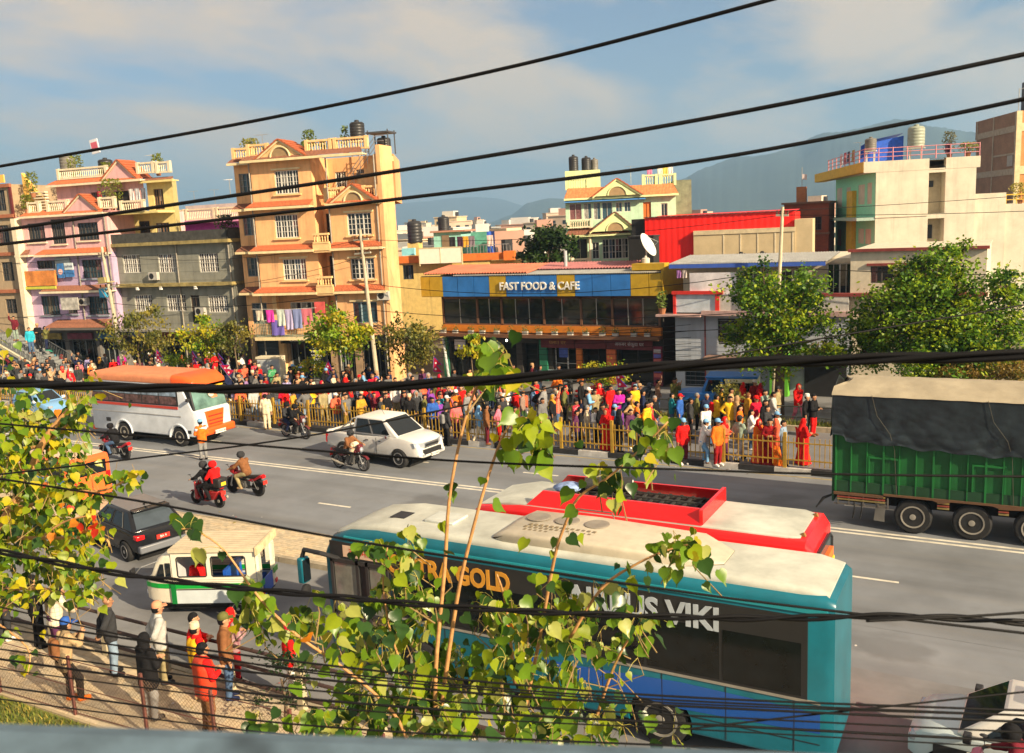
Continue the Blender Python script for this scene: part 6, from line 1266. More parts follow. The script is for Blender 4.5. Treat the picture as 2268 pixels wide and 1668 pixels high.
# ------------------------------------------------------------------ motorcycles
def bike(label, x, y, deg, col, scooter=False, tail=None, group='motorcycles on the road', name=None):
    t = vehicle('scooter' if scooter else 'motorcycle', label, 'scooter' if scooter else 'motorcycle', x, y, deg, group)
    p = paint('bike_%d_%d_%d' % tuple(int(c*100) for c in col), col, .25); r = .24 if scooter else .3; wb = .62 if scooter else .66
    for wx_, nm in ((wb, 'front'), (-wb, 'rear')):
        prof = [(r*.78, -.04), (r*.92, -.055), (r, -.03), (r, .03), (r*.92, .055), (r*.78, .04), (r*.78, -.04)]
        w = MB().lathe(prof, (0, 0, 0), 24).build('wheel', (m_tyre,), t, smooth=True, loc=(wx_, 0, r), rot=(R(90), 0, 0))
        B = MB().lathe([(r*.72, -.03), (r*.79, -.03), (r*.79, .03), (r*.72, .03), (r*.72, -.03)], (0, 0, 0), 20)
        for k in range(6): a = k*math.pi/3; B.cyl((0, 0, 0), (r*.75*math.cos(a), r*.75*math.sin(a), 0), .016, n=4)
        B.lathe([(.06, -.05), (.06, .05)], (0, 0, 0), 10); B.build('rim', (m_rim if not scooter else m_rimd,), w)
        MB().grid([[(wx_+(r+.04)*math.cos(a), yv, r+(r+.04)*math.sin(a)) for yv in (-.07, 0, .07)] for a in np.linspace(R(35 if wx_ > 0 else 60), R(140 if wx_ > 0 else 170), 8)]).build('mudguard', (p if scooter or wx_ > 0 else m_dark,), t)
    B = MB()
    for s in (-.07, .07): B.cyl((wb, s, r), (wb-.22, s*.9, .88), .028, n=6)
    B.build('fork', (m_steel,), t)
    B = MB().tube([(wb-.3, -.36, .98), (wb-.2, -.2, 1.0), (wb-.16, 0, .95), (wb-.2, .2, 1.0), (wb-.3, .36, .98)], .018, 6); hb = B.build('handlebar', (m_dark,), t)
    for s in (-1, 1): MB().tube([(wb-.22, .24*s, 1.0), (wb-.18, .30*s, 1.12)], .008, 4).lathe([(.01, -.01), (.06, 0), (.01, .015)], (wb-.18, .32*s, 1.14), 8).build('mirror', (m_dark,), t)
    MB().lathe([(.02, -.08), (.09, -.03), (.10, .03), (.02, .05)], (0, 0, 0), 14).build('headlight', (m_lamp,), t, smooth=True, loc=(wb-.06, 0, .86), rot=(0, R(80), 0))
    if scooter:
        bevel(MB().prism([(-.75, .62), (.0, .55), (.02, .30), (.35, .27), (.42, .85), (.5, .85), (.5, .2), (-.1, .18), (-.5, .3)], -.15, .15).build('body', (p,), t), .04)
        bevel(MB().box(-.75, .05, -.14, .14, .62, .72).build('seat', (m_black,), t), .04)
    else:
        bevel(MB().prism([(-.05, .62), (.38, .62), (.44, .74), (.36, .86), (.08, .84), (-.06, .74)], -.13, .13).build('fuel_tank', (p,), t), .05)
        bevel(MB().prism([(-.85, .80), (-.02, .70), (-.02, .62), (-.6, .66)], -.12, .12).build('seat', (m_black,), t), .03)
        bevel(MB().prism([(-.95, .84), (-.45, .68), (-.2, .55), (-.5, .52), (-.92, .74)], -.10, .10).build('tail_fairing', (p,), t), .03)
        B = MB().box(-.12, .25, -.13, .13, .26, .52).cyl((.02, -.16, .38), (.02, .16, .38), .11, n=12).cyl((.2, 0, .45), (.25, 0, .62), .09, n=10); B.build('engine', (M('engine_grey', (.12, .12, .12), .5, .5),), t)
        B = MB().tube([(.4, 0, .86), (.3, 0, .5), (.22, 0, .25), (-.2, 0, .25)], .025, 6).tube([(.38, 0, .8), (-.1, 0, .62), (-.85, 0, .68)], .025, 6)
        for s in (-.09, .09): B.tube([(-.15, s, .3), (-wb, s, r)], .022, 5).tube([(-wb, s, r), (-.5, s, .62)], .02, 5)
        B.build('frame', (m_dark,), t)
        bevel(MB().prism([(.42, .72), (.62, .80), (.60, 1.02), (.48, 1.08), (.40, .9)], -.12, .12).build('front_cowl', (p,), t), .03)
    MB().tube([(.2, -.12, .3), (-.1, -.15, .22), (-.45, -.16, .25), (-.85, -.17, .38)], [.025, .03, .05, .05], 8).build('exhaust', (m_rimd,), t)
    boxpart('tail_light', m_red, t, -1.0 if not scooter else -.82, -.9 if not scooter else -.74, -.08, .08, .70, .80, bev=.01)
    boxpart('number_plate', m_plater if tail is None else tail, t, -1.03 if not scooter else -.86, -1.02 if not scooter else -.85, -.1, .1, .48, .62)
    return t
bikes = [('black motorcycle with red tail, its rider in black beside the minibus', -33.55, 24.8, 181, (.30, .02, .03), False),
 ('dark red scooter carrying a child in red on the near lane', -24.3, 21.4, 176, (.34, .02, .02), True),
 ('black motorcycle with red tail ridden by a man in a brown jacket', -24.0, 22.9, 178, (.35, .015, .02), False),
 ('dark motorcycle carrying two riders along the yellow railing', -28.45, 30.5, -6, (.10, .02, .02), False),
 ('maroon and black motorcycle ridden beside the white pickup', -22.4, 26.95, -5, (.12, .015, .02), False),
 ('black motorcycle with pink trim beside the taxi in the lower right corner', .35, 14.1, 174, (.5, .12, .2), False)]
BK_ = [bike(*b[:4], b[4], b[5]) for b in bikes]
for i, (x, c) in enumerate(((-18.6, (.35, .03, .03)), (-17.9, (.05, .05, .06)), (-17.2, (.45, .45, .47)), (-16.5, (.4, .02, .04)), (-15.8, (.03, .04, .06)))):
    if i < 1: pk = bike('red motorcycle leftmost of the row parked before the maroon shop sign', x, 41.5, 70, c, group='motorcycles parked in a row at the shops')
    else:
        q = bike(('black', 'silver', 'crimson', 'navy')[i-1]+' motorcycle parked in the row before the maroon shop sign', x, 41.5+rnd.uniform(-.2, .2), 70+rnd.uniform(-12, 12), c, group='motorcycles parked in a row at the shops')
tb_ = thing('top_box', 'black top box with yellow sticker strapped behind the scooter seat', 'box', (-23.62, 21.38, .74), R(176)); bevel(MB().box(-.2, .18, -.2, .2, 0, .34).build('box', (m_dark,), tb_), .04); MB().box(-.206, -.2, -.1, .1, .08, .2).build('sticker', (M('sticker_yellow', (.8, .5, .02)),), tb_)
# ------------------------------------------------------------------ street furniture
YF = M('railing_yellow', (.36, .215, .025), .65, var=.25)
def pole(label, x, y, h, r, mat, lean=0, arms=(), cat='utility pole'):
    t = thing('utility_pole', label, cat, (x, y, 0), 0, 'power poles along the far side', rot=(0, R(lean), 0))
    MB().cyl((0, 0, 0), (0, 0, h), r, r*.62, n=10).build('post', (mat,), t)
    for z, w in arms:
        a = MB().box(-w, w, -.05, .05, z-.05, z+.05).build('cross_arm', (M('arm_metal', (.4, .38, .3), .6),), t)
        for k in (-.85, -.3, .3, .85): MB().lathe([(.03, 0), (.06, .05), (.03, .1), (.05, .15), (.01, .2)], (k*w, 0, z+.05), 8).build('insulator', (M('insulator_brown', (.1, .05, .03), .3),), a)
    return t
pc = M('pole_concrete', (.46, .40, .29), .9, var=.2)
p1_ = pole('leaning concrete power pole between the pink and the grey house', -52.6, 40.4, 9.0, .15, pc, -5, ((8.4, .5), (6.3, 1.0)))
B = MB().box(-.9, .3, -.3, .3, 6.6, 6.65); B.box(-.75, -.05, -.2, .2, 6.65, 7.0); B.build('transformer_box', (M('ochre_box', (.40, .33, .14), .7),), p1_)
MB().tube([(-.95, 0, 6.3), (0, 0, 5.0)], .03, 5).tube([(-.6, 0, 6.3), (0, 0, 5.3)], .03, 5).build('brace', (m_steel,), p1_)
pole('tall grey power pole at the right corner of the yellow house', -33.6, 43.5, 9.3, .14, pc, -3, ((8.7, .55), (7.9, .6)))
pole('pale power pole standing before the red shed wall', -10.2, 45.2, 9.4, .12, M('pole_pale', (.55, .48, .33), .8), 2.5, ((9.0, .3),))
cb_ = thing('cable_cabinet', 'white metal electrical cabinet standing behind the crowd before the yellow house', 'cabinet', (-39.0, 40.2, 0), R(14))
boxpart('cabinet_body', M('cabinet_grey', (.45, .46, .45), .6), cb_, -.75, .75, -.3, .3, 0, 1.9, bev=.02); boxpart('cabinet_lid', M('cabinet_cream', (.62, .56, .4), .6), cb_, -.8, .8, -.35, .35, 1.9, 2.02)
for x in (-.35, .35): boxpart('cabinet_door', M('cabinet_door', (.36, .40, .42), .6), cb_, x-.32, x+.32, -.32, -.3, .15, 1.8)
boxpart('cabinet_side', M('cabinet_cream', (.62, .56, .4), .6), cb_, .76, .82, -.3, .3, 0, 1.9)
# yellow picket railing on the kerb
fe = thing('yellow_railing', 'long yellow picket railing along the kerb in front of the crowd', 'railing', (0, 31.85, .2))
pk_ = MB().box(-.013, .013, -.013, .013, .1, 1.12).mesh('picket', (YF,)); po = MB().box(-.055, .055, -.055, .055, -.02, 1.28).mesh('post', (YF,))
xs_ = []; x = -64.0
while x < 2.2: xs_.append(x); x += .178
xs_ = [x for x in xs_ if not -17.05 < x < -16.0]
inn = xs_[-298:]
for x in inn: inst('picket', pk_, fe, (x, rnd.uniform(-.008, .008), rnd.uniform(-.015, .015)), (0, R(rnd.uniform(-1, 1)), 0))
B = MB()
for x in xs_[:-298]: B.box(x-.016, x+.016, -.016, .016, .1, 1.12)
B.build('picket', (YF,), fe)['kind'] = 'stuff'
for k in range(31):
    x = -64+k*2.2; inst('post', po, fe, (x, 0, 0))
    if k < 30:
        for z in (.3, .92): MB().box(x+.055, x+2.145, -.02, .02, z-.022, z+.022).build('rail', (YF,), fe)
# dark rail fence of the planting strip
ge = thing('dark_fence', 'low dark pipe fence along the green strip behind the crowd', 'fence', (0, 38.2, .18)); DGM = M('fence_dark', (.035, .04, .035), .6)
pm_ = MB().box(-.05, .05, -.05, .05, 0, 1.0).mesh('post', (DGM,))
for k in range(34):
    x = -62+k*1.95; inst('post', pm_, ge, (x, 0, 0))
    for z in (.45, .9): MB().cyl((x, 0, z), (x+1.95, 0, z), .03, n=6).build('rail', (DGM,), ge)
# near pipe railing
ne = thing('pipe_railing', 'dark pipe railing with pale posts that the onlookers lean on', 'railing', (0, 12.02, .15)); RLB = M('rail_brown_dark', (.06, .035, .03), .6); PCR = M('post_cream', (.42, .36, .24), .85)
for k in range(10):
    x = -24.95+k*1.9+.0; MB().box(x-.07, x+.07, -.07, .07, 0, 1.12).build('post', (PCR,), ne)
    for z in (.98, .62, .25): MB().cyl((x+.07, 0, z), (x+1.83, 0, z), .038, n=8).build('rail', (RLB,), ne)
# chain link fence with rusty posts
cl = thing('chain_link_fence', 'chain link fence with rusty brown posts at the edge of the near footpath', 'fence', (0, 0, 0)); RUS = M('rust', (.13, .045, .035), .8, var=.4)
cps = [(-20.6, 9.85), (-18.0, 9.95), (-15.69, 10.02), (-13.75, 10.12), (-12.06, 10.22), (-10.3, 10.3), (-8.4, 10.35)]
for x, y in cps: MB().box(x-.027, x+.027, y-.025, y+.025, .1, 1.38).build('post', (RUS,), cl)
B = MB()
for (xa_, ya_), (xb_, yb_) in zip(cps[:-1], cps[1:]):
    Lx = xb_-xa_; n = int(Lx/.085)
    for k in range(-13, n+1):
        for sg in (1, -1):
            a0, a1 = k*.085, k*.085+1.1
            f0, f1 = max(0, a0), min(Lx, a1)
            if f1 <= f0: continue
            z0, z1 = (f0-a0), (f1-a0)
            if sg < 0: z0, z1 = 1.1-z0, 1.1-z1
            P = lambda f, z: (xa_+f, ya_+(yb_-ya_)*f/Lx+.004*sg, .16+z)
            B.cyl(P(f0, z0), P(f1, z1), .003, n=3, caps=False)
B.build('wire_mesh', (M('mesh_wire', (.16, .10, .06), .6, .4),), cl)['kind'] = 'stuff'
for z in (.2, .75, 1.3):
    for (xa_, ya_), (xb_, yb_) in zip(cps[:-1], cps[1:]): MB().cyl((xa_, ya_, z), (xb_, yb_, z), .008, n=4).build('wire', (RUS,), cl)
tag(MB().cyl((-17.62, 9.3, .1), (-17.65, 9.3, .62), .045, n=8).build('marker_post', (m_white,)), 'short white marker post in the grass at the lower left', 'post')
# pedestrian bridge stairs far left
ob = thing('footbridge_stair', 'concrete footbridge stair with grey railings coming down at the far left', 'staircase', (0, 0, 0)); OBG = M('stair_concrete', (.19, .20, .20), .85, var=.15)
B = MB(); n = 17
for k in range(n):
    x = -63.4+k*.47; z = 3.15-k*.185; B.box(x, x+.47, 38.0, 39.9, max(z-.45, 0), z)
B.box(-66, -63.4, 38, 39.9, 2.7, 3.15); B.build('steps', (OBG,), ob)
B = MB(); B.prism([(-66, 2.75), (-63.4, 2.75), (-55.5, -.05), (-66, -.05)], 37.9, 38.0); B.build('side_wall', (M('stair_wall', (.22, .27, .30), .85, var=.12),), ob)
B = MB(); B.prism([(-66, 2.95), (-63.4, 2.95), (-55.5, .08), (-55.5, -.1), (-63.4, 2.75), (-66, 2.75)], 37.84, 38.02); B.build('edge_beam', (M('edge_cream', (.5, .46, .34), .8),), ob)
BR = M('bar_grey', (.16, .17, .18), .5, .4)
for yb in (38.05, 39.85):
    B = MB(); B.tube([(-66, yb, 4.05), (-63.4, yb, 4.05), (-55.5, yb, 1.0)], .03, 5)
    for k in range(56):
        x = -66+k*.18; zt = 4.05 if x < -63.4 else 4.05-(x+63.4)*.386
        B.cyl((x, yb, zt-.95), (x, yb, zt), .014, n=4)
    B.build('stair_railing', (BR,), ob)
# ================================================================== people
def surfnet(fn, lo, hi, h):
    ax = [np.arange(l, u+h, h) for l, u in zip(lo, hi)]
    P = np.stack(np.meshgrid(*ax, indexing='ij'), -1); V = fn(P.reshape(-1, 3)).reshape(P.shape[:3]); s = V < 0
    n = [len(a)-1 for a in ax]; acc = np.zeros((*n, 3)); cnt = np.zeros(n)
    for d in range(3):
        o = [a for a in range(3) if a != d]
        sl0 = [slice(None)]*3; sl1 = [slice(None)]*3; sl0[d] = slice(0, -1); sl1[d] = slice(1, None)
        a, b = V[tuple(sl0)], V[tuple(sl1)]; m = (a < 0) != (b < 0); t = np.where(m, a/np.where(m, a-b, 1), 0)
        pt = P[tuple(sl0)].copy(); pt[..., d] += t*h; pt *= m[..., None]
        for u in (0, 1):
            for v in (0, 1):
                q = [slice(None)]*3; q[o[0]] = slice(u, u+n[o[0]]); q[o[1]] = slice(v, v+n[o[1]])
                acc += pt[tuple(q)]; cnt += m[tuple(q)]
    act = cnt > 0; idx = -np.ones(n, int); idx[act] = np.arange(act.sum()); verts = acc[act]/cnt[act][:, None]; faces = []
    for d in range(3):
        o = [a for a in range(3) if a != d]; sl0 = [slice(None)]*3; sl1 = [slice(None)]*3; sl0[d] = slice(0, -1); sl1[d] = slice(1, None)
        m = s[tuple(sl0)] != s[tuple(sl1)]; q = [slice(None)]*3; q[o[0]] = slice(1, n[o[0]]); q[o[1]] = slice(1, n[o[1]])
        I = np.argwhere(m[tuple(q)]); I[:, o[0]] += 1; I[:, o[1]] += 1
        if not len(I): continue
        def c(u, v): J = I.copy(); J[:, o[0]] -= u; J[:, o[1]] -= v; return idx[J[:, 0], J[:, 1], J[:, 2]]
        F = np.stack([c(1, 1), c(0, 1), c(0, 0), c(1, 0)], -1); ins = s[tuple(I.T)]
        fl = ins if d != 1 else ~ins
        F[~fl] = F[~fl][:, ::-1]; faces.append(F)
    return verts, np.concatenate(faces)
def capsdf(caps, k=.03, cut=None):
    A = [np.array(c[0]) for c in caps]; Bv = [np.array(c[1]) for c in caps]
    def fn(P):
        d = None
        for (a, b, r0, r1), a_, b_ in zip(caps, A, Bv):
            ab = b_-a_; L2 = max(ab@ab, 1e-9); t = np.clip(((P-a_)@ab)/L2, 0, 1)
            e = np.linalg.norm(P-a_-t[:, None]*ab, axis=1)-(r0+(r1-r0)*t)
            if d is None: d = e
            else:
                hh = np.clip(.5+.5*(d-e)/k, 0, 1); d = d*(1-hh)+e*hh-k*hh*(1-hh)
        return cut(P, d) if cut else d
    pts = np.array([c[i] for c in caps for i in (0, 1)]); rm = max(max(c[2], c[3]) for c in caps)+.03
    return fn, pts.min(0)-rm, pts.max(0)+rm
def sdfmesh(name, caps, mats, h, k=.03, cut=None, extra=None):
    fn, lo, hi = capsdf(caps, k, cut); v, f = surfnet(fn, lo, hi, h); B = MB(); B.v = [tuple(p) for p in v]; B.f = [tuple(int(i) for i in q) for q in f]; B.m = [0]*len(B.f)
    if extra: extra(B)
    return B.mesh(name, mats, smooth=True)
def V3(*a): return np.array(a, float)
def joints(kind):
    J = dict(pel=V3(0, 0, .92), chest=V3(0, 0, 1.24), neck=V3(.01, 0, 1.42), head=V3(.03, 0, 1.565), lean=0)
    for s, n in ((1, 'L'), (-1, 'R')):
        J['sh'+n] = V3(0, .175*s, 1.37); J['el'+n] = V3(-.02, .235*s, 1.10); J['wr'+n] = V3(.06, .24*s, .86); J['hd'+n] = V3(.08, .235*s, .77)
        J['hip'+n] = V3(0, .085*s, .88); J['kn'+n] = V3(.02, .095*s, .49); J['an'+n] = V3(-.02, .10*s, .08); J['to'+n] = V3(.13, .115*s, .035)
    def S(**k):
        for a, b in k.items(): J[a] = V3(*b)
    if kind == 'behind': S(elL=(-.13, .25, 1.12), elR=(-.13, -.25, 1.12), wrL=(-.20, .08, .93), wrR=(-.21, -.07, .92), hdL=(-.22, -.0, .90), hdR=(-.23, .02, .88))
    if kind == 'front': S(elL=(.05, .24, 1.11), elR=(.05, -.24, 1.11), wrL=(.24, .08, 1.12), wrR=(.24, -.08, 1.10), hdL=(.30, .02, 1.14), hdR=(.30, -.02, 1.12))
    if kind == 'phone': S(elL=(.12, .23, 1.16), elR=(.12, -.23, 1.16), wrL=(.28, .10, 1.38), wrR=(.28, -.10, 1.38), hdL=(.32, .06, 1.46), hdR=(.32, -.06, 1.46))
    if kind == 'walk': S(knL=(.20, .09, .52), anL=(.24, .09, .10), toL=(.38, .10, .06), knR=(-.08, -.09, .48), anR=(-.30, -.09, .14), toR=(-.17, -.10, .04), elL=(-.14, .22, 1.12), wrL=(-.12, .22, .87), hdL=(-.09, .22, .78), elR=(.10, -.22, 1.12), wrR=(.24, -.20, .93), hdR=(.30, -.18, .87))
    if kind == 'raise': S(elR=(.10, -.26, 1.52), wrR=(.18, -.22, 1.76), hdR=(.20, -.20, 1.85), elL=(.02, .25, 1.10), wrL=(.14, .2, .92), hdL=(.18, .18, .84))
    if kind == 'hips': S(elL=(-.10, .36, 1.14), wrL=(.02, .20, 1.0), hdL=(.05, .16, .98), elR=(-.10, -.36, 1.14), wrR=(.02, -.20, 1.0), hdR=(.05, -.16, .98))
    if kind == 'rail': S(chest=(.10, 0, 1.20), neck=(.17, 0, 1.36), head=(.22, 0, 1.49), shL=(.13, .18, 1.32), shR=(.13, -.18, 1.32), elL=(.26, .24, 1.10), elR=(.26, -.24, 1.10), wrL=(.38, .12, .98), wrR=(.38, -.12, .98), hdL=(.42, .04, .98), hdR=(.42, -.04, .98))
    if kind == 'lean': S(pel=(-.10, 0, .90), hipL=(-.10, .085, .86), hipR=(-.10, -.085, .86), chest=(-.02, .04, 1.22), neck=(.04, .06, 1.40), head=(.08, .07, 1.54), shL=(0, .22, 1.34), shR=(0, -.12, 1.37), elL=(.12, .36, 1.14), elR=(.16, -.20, 1.18), wrL=(.30, .20, 1.22), wrR=(.32, .0, 1.30), hdL=(.35, .13, 1.28), hdR=(.36, .06, 1.36), knR=(.12, -.10, .48), anR=(.10, -.12, .08), toR=(.24, -.13, .035))
    if kind == 'ride': S(pel=(-.16, 0, .84), chest=(-.02, 0, 1.14), neck=(.05, 0, 1.32), head=(.10, 0, 1.46), shL=(-.0, .18, 1.28), shR=(-.0, -.18, 1.28), elL=(.18, .30, 1.08), elR=(.18, -.30, 1.08), wrL=(.36, .33, 1.01), wrR=(.36, -.33, 1.01), hdL=(.43, .33, 1.0), hdR=(.43, -.33, 1.0), hipL=(-.14, .10, .82), hipR=(-.14, -.10, .82), knL=(.26, .17, .70), knR=(.26, -.17, .70), anL=(.05, .17, .30), anR=(.05, -.17, .30), toL=(.20, .18, .26), toR=(.20, -.18, .26))
    if kind == 'pillion': S(pel=(-.16, 0, .88), chest=(-.10, 0, 1.2), neck=(-.06, 0, 1.38), head=(-.02, 0, 1.52), shL=(-.1, .17, 1.34), shR=(-.1, -.17, 1.34), elL=(.04, .25, 1.10), elR=(.04, -.25, 1.10), wrL=(.18, .17, 1.0), wrR=(.18, -.17, 1.0), hdL=(.24, .15, 1.0), hdR=(.24, -.15, 1.0), hipL=(-.14, .10, .86), hipR=(-.14, -.10, .86), knL=(.24, .20, .72), knR=(.24, -.20, .72), anL=(.05, .2, .36), anR=(.05, -.2, .36), toL=(.2, .21, .33), toR=(.2, -.21, .33))
    if kind == 'sit': S(pel=(-.1, 0, .5), chest=(-.08, 0, .82), neck=(-.05, 0, 1.0), head=(-.02, 0, 1.14), shL=(-.08, .17, .95), shR=(-.08, -.17, .95), elL=(0, .24, .7), elR=(0, -.24, .7), wrL=(.2, .15, .6), wrR=(.2, -.15, .6), hdL=(.28, .12, .6), hdR=(.28, -.12, .6), hipL=(-.08, .1, .48), hipR=(-.08, -.1, .48), knL=(.34, .12, .5), knR=(.34, -.12, .5), anL=(.36, .12, .1), anR=(.36, -.12, .1), toL=(.5, .12, .05), toR=(.5, -.12, .05))
    return J
SK = [M('skin_%d' % i, c, .55, var=.08) for i, c in enumerate(((.36, .18, .095), (.44, .235, .13), (.27, .125, .065)))]
m_eye = M('eye_dark', (.015, .01, .01), .3); m_lip = M('lip', (.26, .07, .06), .5)
def fingers(B, J, n):
    w, h = J['wr'+n], J['hd'+n]; d = h-w; d = d/np.linalg.norm(d); up = V3(0, 0, 1) if abs(d[2]) < .8 else V3(1, 0, 0)
    s = np.cross(d, up); s /= np.linalg.norm(s); q = np.cross(s, d)
    for i, (o, ln) in enumerate(((-.030, .058), (-.010, .070), (.011, .066), (.031, .050))):
        a = h+s*o+d*.025; b = a+d*ln*.55-q*.010; c = b+d*ln*.4-q*.028; B.tube([a-d*.02, b, c], [.0105, .0095, .007], 5)
    sd = -1; a = w+d*.02+s*.028*sd; b = a+s*.030*sd+d*.03; B.tube([a, b, b+d*.03-q*.01], [.013, .011, .008], 5)
def figure(kind, h=.026, coat=0, slim=1.0, sleeves=True):
    J = joints(kind); D = {}; c = J['chest']; p = J['pel']; nk = J['neck']; off = V3(0, .065*slim, 0)
    arms = []; legs = []; feet = []; hands = []
    for n in 'LR':
        arms += [(J['sh'+n], J['el'+n], .056, .046), (J['el'+n], J['wr'+n], .045, .034)]; hands.append((J['wr'+n], J['hd'+n], .028, .034))
        legs += [(J['hip'+n], J['kn'+n], .088, .062), (J['kn'+n], J['an'+n], .060, .044)]; feet.append((J['an'+n]+V3(-.02, 0, -.02), J['to'+n], .045, .038))
    torso = [(p+off*.9, c+off, .105, .115), (p-off*.9, c-off, .105, .115), (c+off, J['shL']*.85+nk*.15, .11, .06), (c-off, J['shR']*.85+nk*.15, .11, .06), (c, nk, .11, .06)]
    hd = J['head']; fw = V3(1, 0, 0)
    head = [(hd+V3(-.012, 0, .035), hd+V3(.0, 0, .03), .088, .088), (hd+V3(.02, 0, -.05), hd+V3(.035, 0, -.075), .062, .045), (hd+V3(.085, 0, .0), hd+V3(.105, 0, -.022), .012, .018), (hd+V3(-.005, .088, -.005), hd+V3(-.005, .088, .015), .018, .02), (hd+V3(-.005, -.088, -.005), hd+V3(-.005, -.088, .015), .018, .02), (nk, hd+V3(0, 0, -.05), .055, .05)]
    def ext(B):
        for n in 'LR': fingers(B, J, n)
        for s in (1, -1): B.lathe([(.002, -.011), (.012, 0), (.002, .011)], tuple(hd+V3(.078, .033*s, .012)), 6, 1)
        B.tube([tuple(hd+V3(.079, -.022, -.055)), tuple(hd+V3(.086, 0, -.057)), tuple(hd+V3(.079, .022, -.055))], .008, 5, 2)
    grow = lambda L_, a: [(x, y, r0+a, r1+a) for x, y, r0, r1 in L_]
    D['body'] = sdfmesh('body', head+grow(torso, -.012)+arms+legs+hands+feet, (SK[0], m_eye, m_lip), h*.92, extra=ext)
    low = [(p+off+V3(0, 0, -.10-coat), c+off, .128+.02*(coat > 0), .132), (p-off+V3(0, 0, -.10-coat), c-off, .128+.02*(coat > 0), .132)]
    wrist = .9 if sleeves else .1
    aj = []
    for n in 'LR':
        aj.append((J['sh'+n], J['el'+n], .072, .064)); aj.append((J['el'+n], J['el'+n]+(J['wr'+n]-J['el'+n])*wrist, .062, .052))
    seated = kind in ('ride', 'pillion', 'sit')
    D['jacket'] = sdfmesh('jacket', (grow(torso, .018) if seated else low+grow(torso[2:], .016))+aj, (m_dark,), h)
    D['trousers'] = sdfmesh('trousers', grow(legs, .016)+[(p+off*.7, p-off*.7, .112, .112)], (m_dark,), h)
    D['shoes'] = sdfmesh('shoes', grow(feet, .010), (m_dark,), h*.8, .01)
    hc = hd+V3(-.014, 0, .035)
    def hairc(P, d): return np.maximum(d, np.minimum(-(P[:, 2]-hd[2]-.055), 1)*1.0 if False else np.maximum(np.minimum((P[:, 0]-hd[0]-.0)*.9, -(P[:, 2]-(hd[2]+.045))), -(P[:, 2]-(hd[2]-.055))) )
    D['hair'] = sdfmesh('hair', [(hc, hc+V3(0, 0, .006), .100, .100), (hc+V3(-.03, 0, -.04), hc+V3(-.035, 0, -.07), .078, .066)], (m_black,), h*.8, cut=hairc)
    D['long_hair'] = sdfmesh('long_hair', [(hc, hc+V3(0, 0, .006), .102, .102), (hc+V3(-.06, 0, -.03), hc+V3(-.10, 0, -.30), .075, .055)], (m_black,), h*.85, cut=lambda P, d: np.maximum(d, np.minimum(P[:, 0]-hd[0]+.005, -(P[:, 2]-(hd[2]+.045)))))
    B = MB().lathe([(.104, .0), (.106, .03), (.098, .075), (.06, .112), (.005, .122)], tuple(hc+V3(0, 0, .015)), 14); B.box(hc[0]+.06, hc[0]+.185, -.065, .065, hc[2]+.012, hc[2]+.028); D['cap'] = B.mesh('cap', (m_dark,), True, 50)
    D['topi'] = MB().lathe([(.102, .0), (.104, .05), (.092, .115), (.07, .125), (.004, .118)], tuple(hc+V3(0, 0, .02)), 14).mesh('topi', (m_dark,), True, 45)
    B = MB().lathe([(.10, -.09), (.135, -.06), (.150, .0), (.140, .06), (.10, .115), (.004, .138)], tuple(hc+V3(-.0, 0, .0)), 16); B.lathe([(.02, -.02), (.10, -.01), (.11, .03), (.02, .05)], tuple(hc+V3(.068, 0, -.005)), 12, 1); D['helmet'] = B.mesh('helmet', (m_dark, M('visor', (.02, .025, .03), .08)), True, 50)
    D['hood'] = sdfmesh('hood', [(hc, hc+V3(0, 0, .01), .122, .118), (hc+V3(-.03, 0, -.06), nk+V3(-.02, 0, .02), .10, .11)], (m_dark,), h*.9, cut=lambda P, d: np.maximum(d, P[:, 0]-hd[0]-.045))
    D['scarf'] = sdfmesh('scarf', [(hc, hc+V3(0, 0, .01), .116, .112), (hc+V3(-.02, 0, -.06), c+V3(-.08, 0, .05), .10, .13), (nk+V3(.02, 0, .0), c+V3(.06, 0, .10), .085, .10)], (m_dark,), h*.9, cut=lambda P, d: np.maximum(d, np.minimum(P[:, 0]-hd[0]-.045, (P[:, 2]-nk[2]))))
    # long folded skirt of a sari with the shoulder drape
    rows = []; 
    for i in range(9):
        f = i/8; rr = .15+.17*f**1.2; rows.append([((rr*(1+.07*math.sin(a*9+f*2))*.85)*math.cos(a)+p[0], rr*(1+.07*math.sin(a*9+f*2))*math.sin(a), 1.0-f*.96) for a in np.linspace(0, 2*math.pi, 37)[:-1]])
    B = MB().grid(rows, close=True)
    dr = [[(c[0]+dx*k_, y, z) for y, z in ((.17, 1.38), (.08, 1.30), (-.04, 1.15), (-.15, .98))] for dx, k_ in ((-.16, 1), (-.10, 1.5), (.12, 1), (.16, 1))]
    B.grid([[(c[0]-.02+.17*math.cos(a), y+.03*math.sin(a*2), z+.02*math.sin(a)) for y, z in ((.20, 1.36), (.10, 1.26), (-.06, 1.10), (-.18, .95), (-.2, .7))] for a in np.linspace(-1.9, 1.9, 9)])
    B.grid([[(c[0]-.19+.03*math.sin(t*5), .17-.14*t+w_, 1.38-.75*t) for w_ in (-.09, 0, .09)] for t in np.linspace(0, 1, 7)])
    D['sari'] = B.mesh('sari', (m_dark,), True)
    D['backpack'] = sdfmesh('backpack', [(c+V3(-.19, .06, -.18), c+V3(-.19, .06, .08), .085, .075), (c+V3(-.19, -.06, -.18), c+V3(-.19, -.06, .08), .085, .075)], (m_dark,), h)
    D['J'] = J
    return D
FIG = {}
def fig(k, **kw):
    key = (k, tuple(sorted(kw.items())))
    if key not in FIG: FIG[key] = figure(k, **kw)
    return FIG[key]
CLOTH = {}
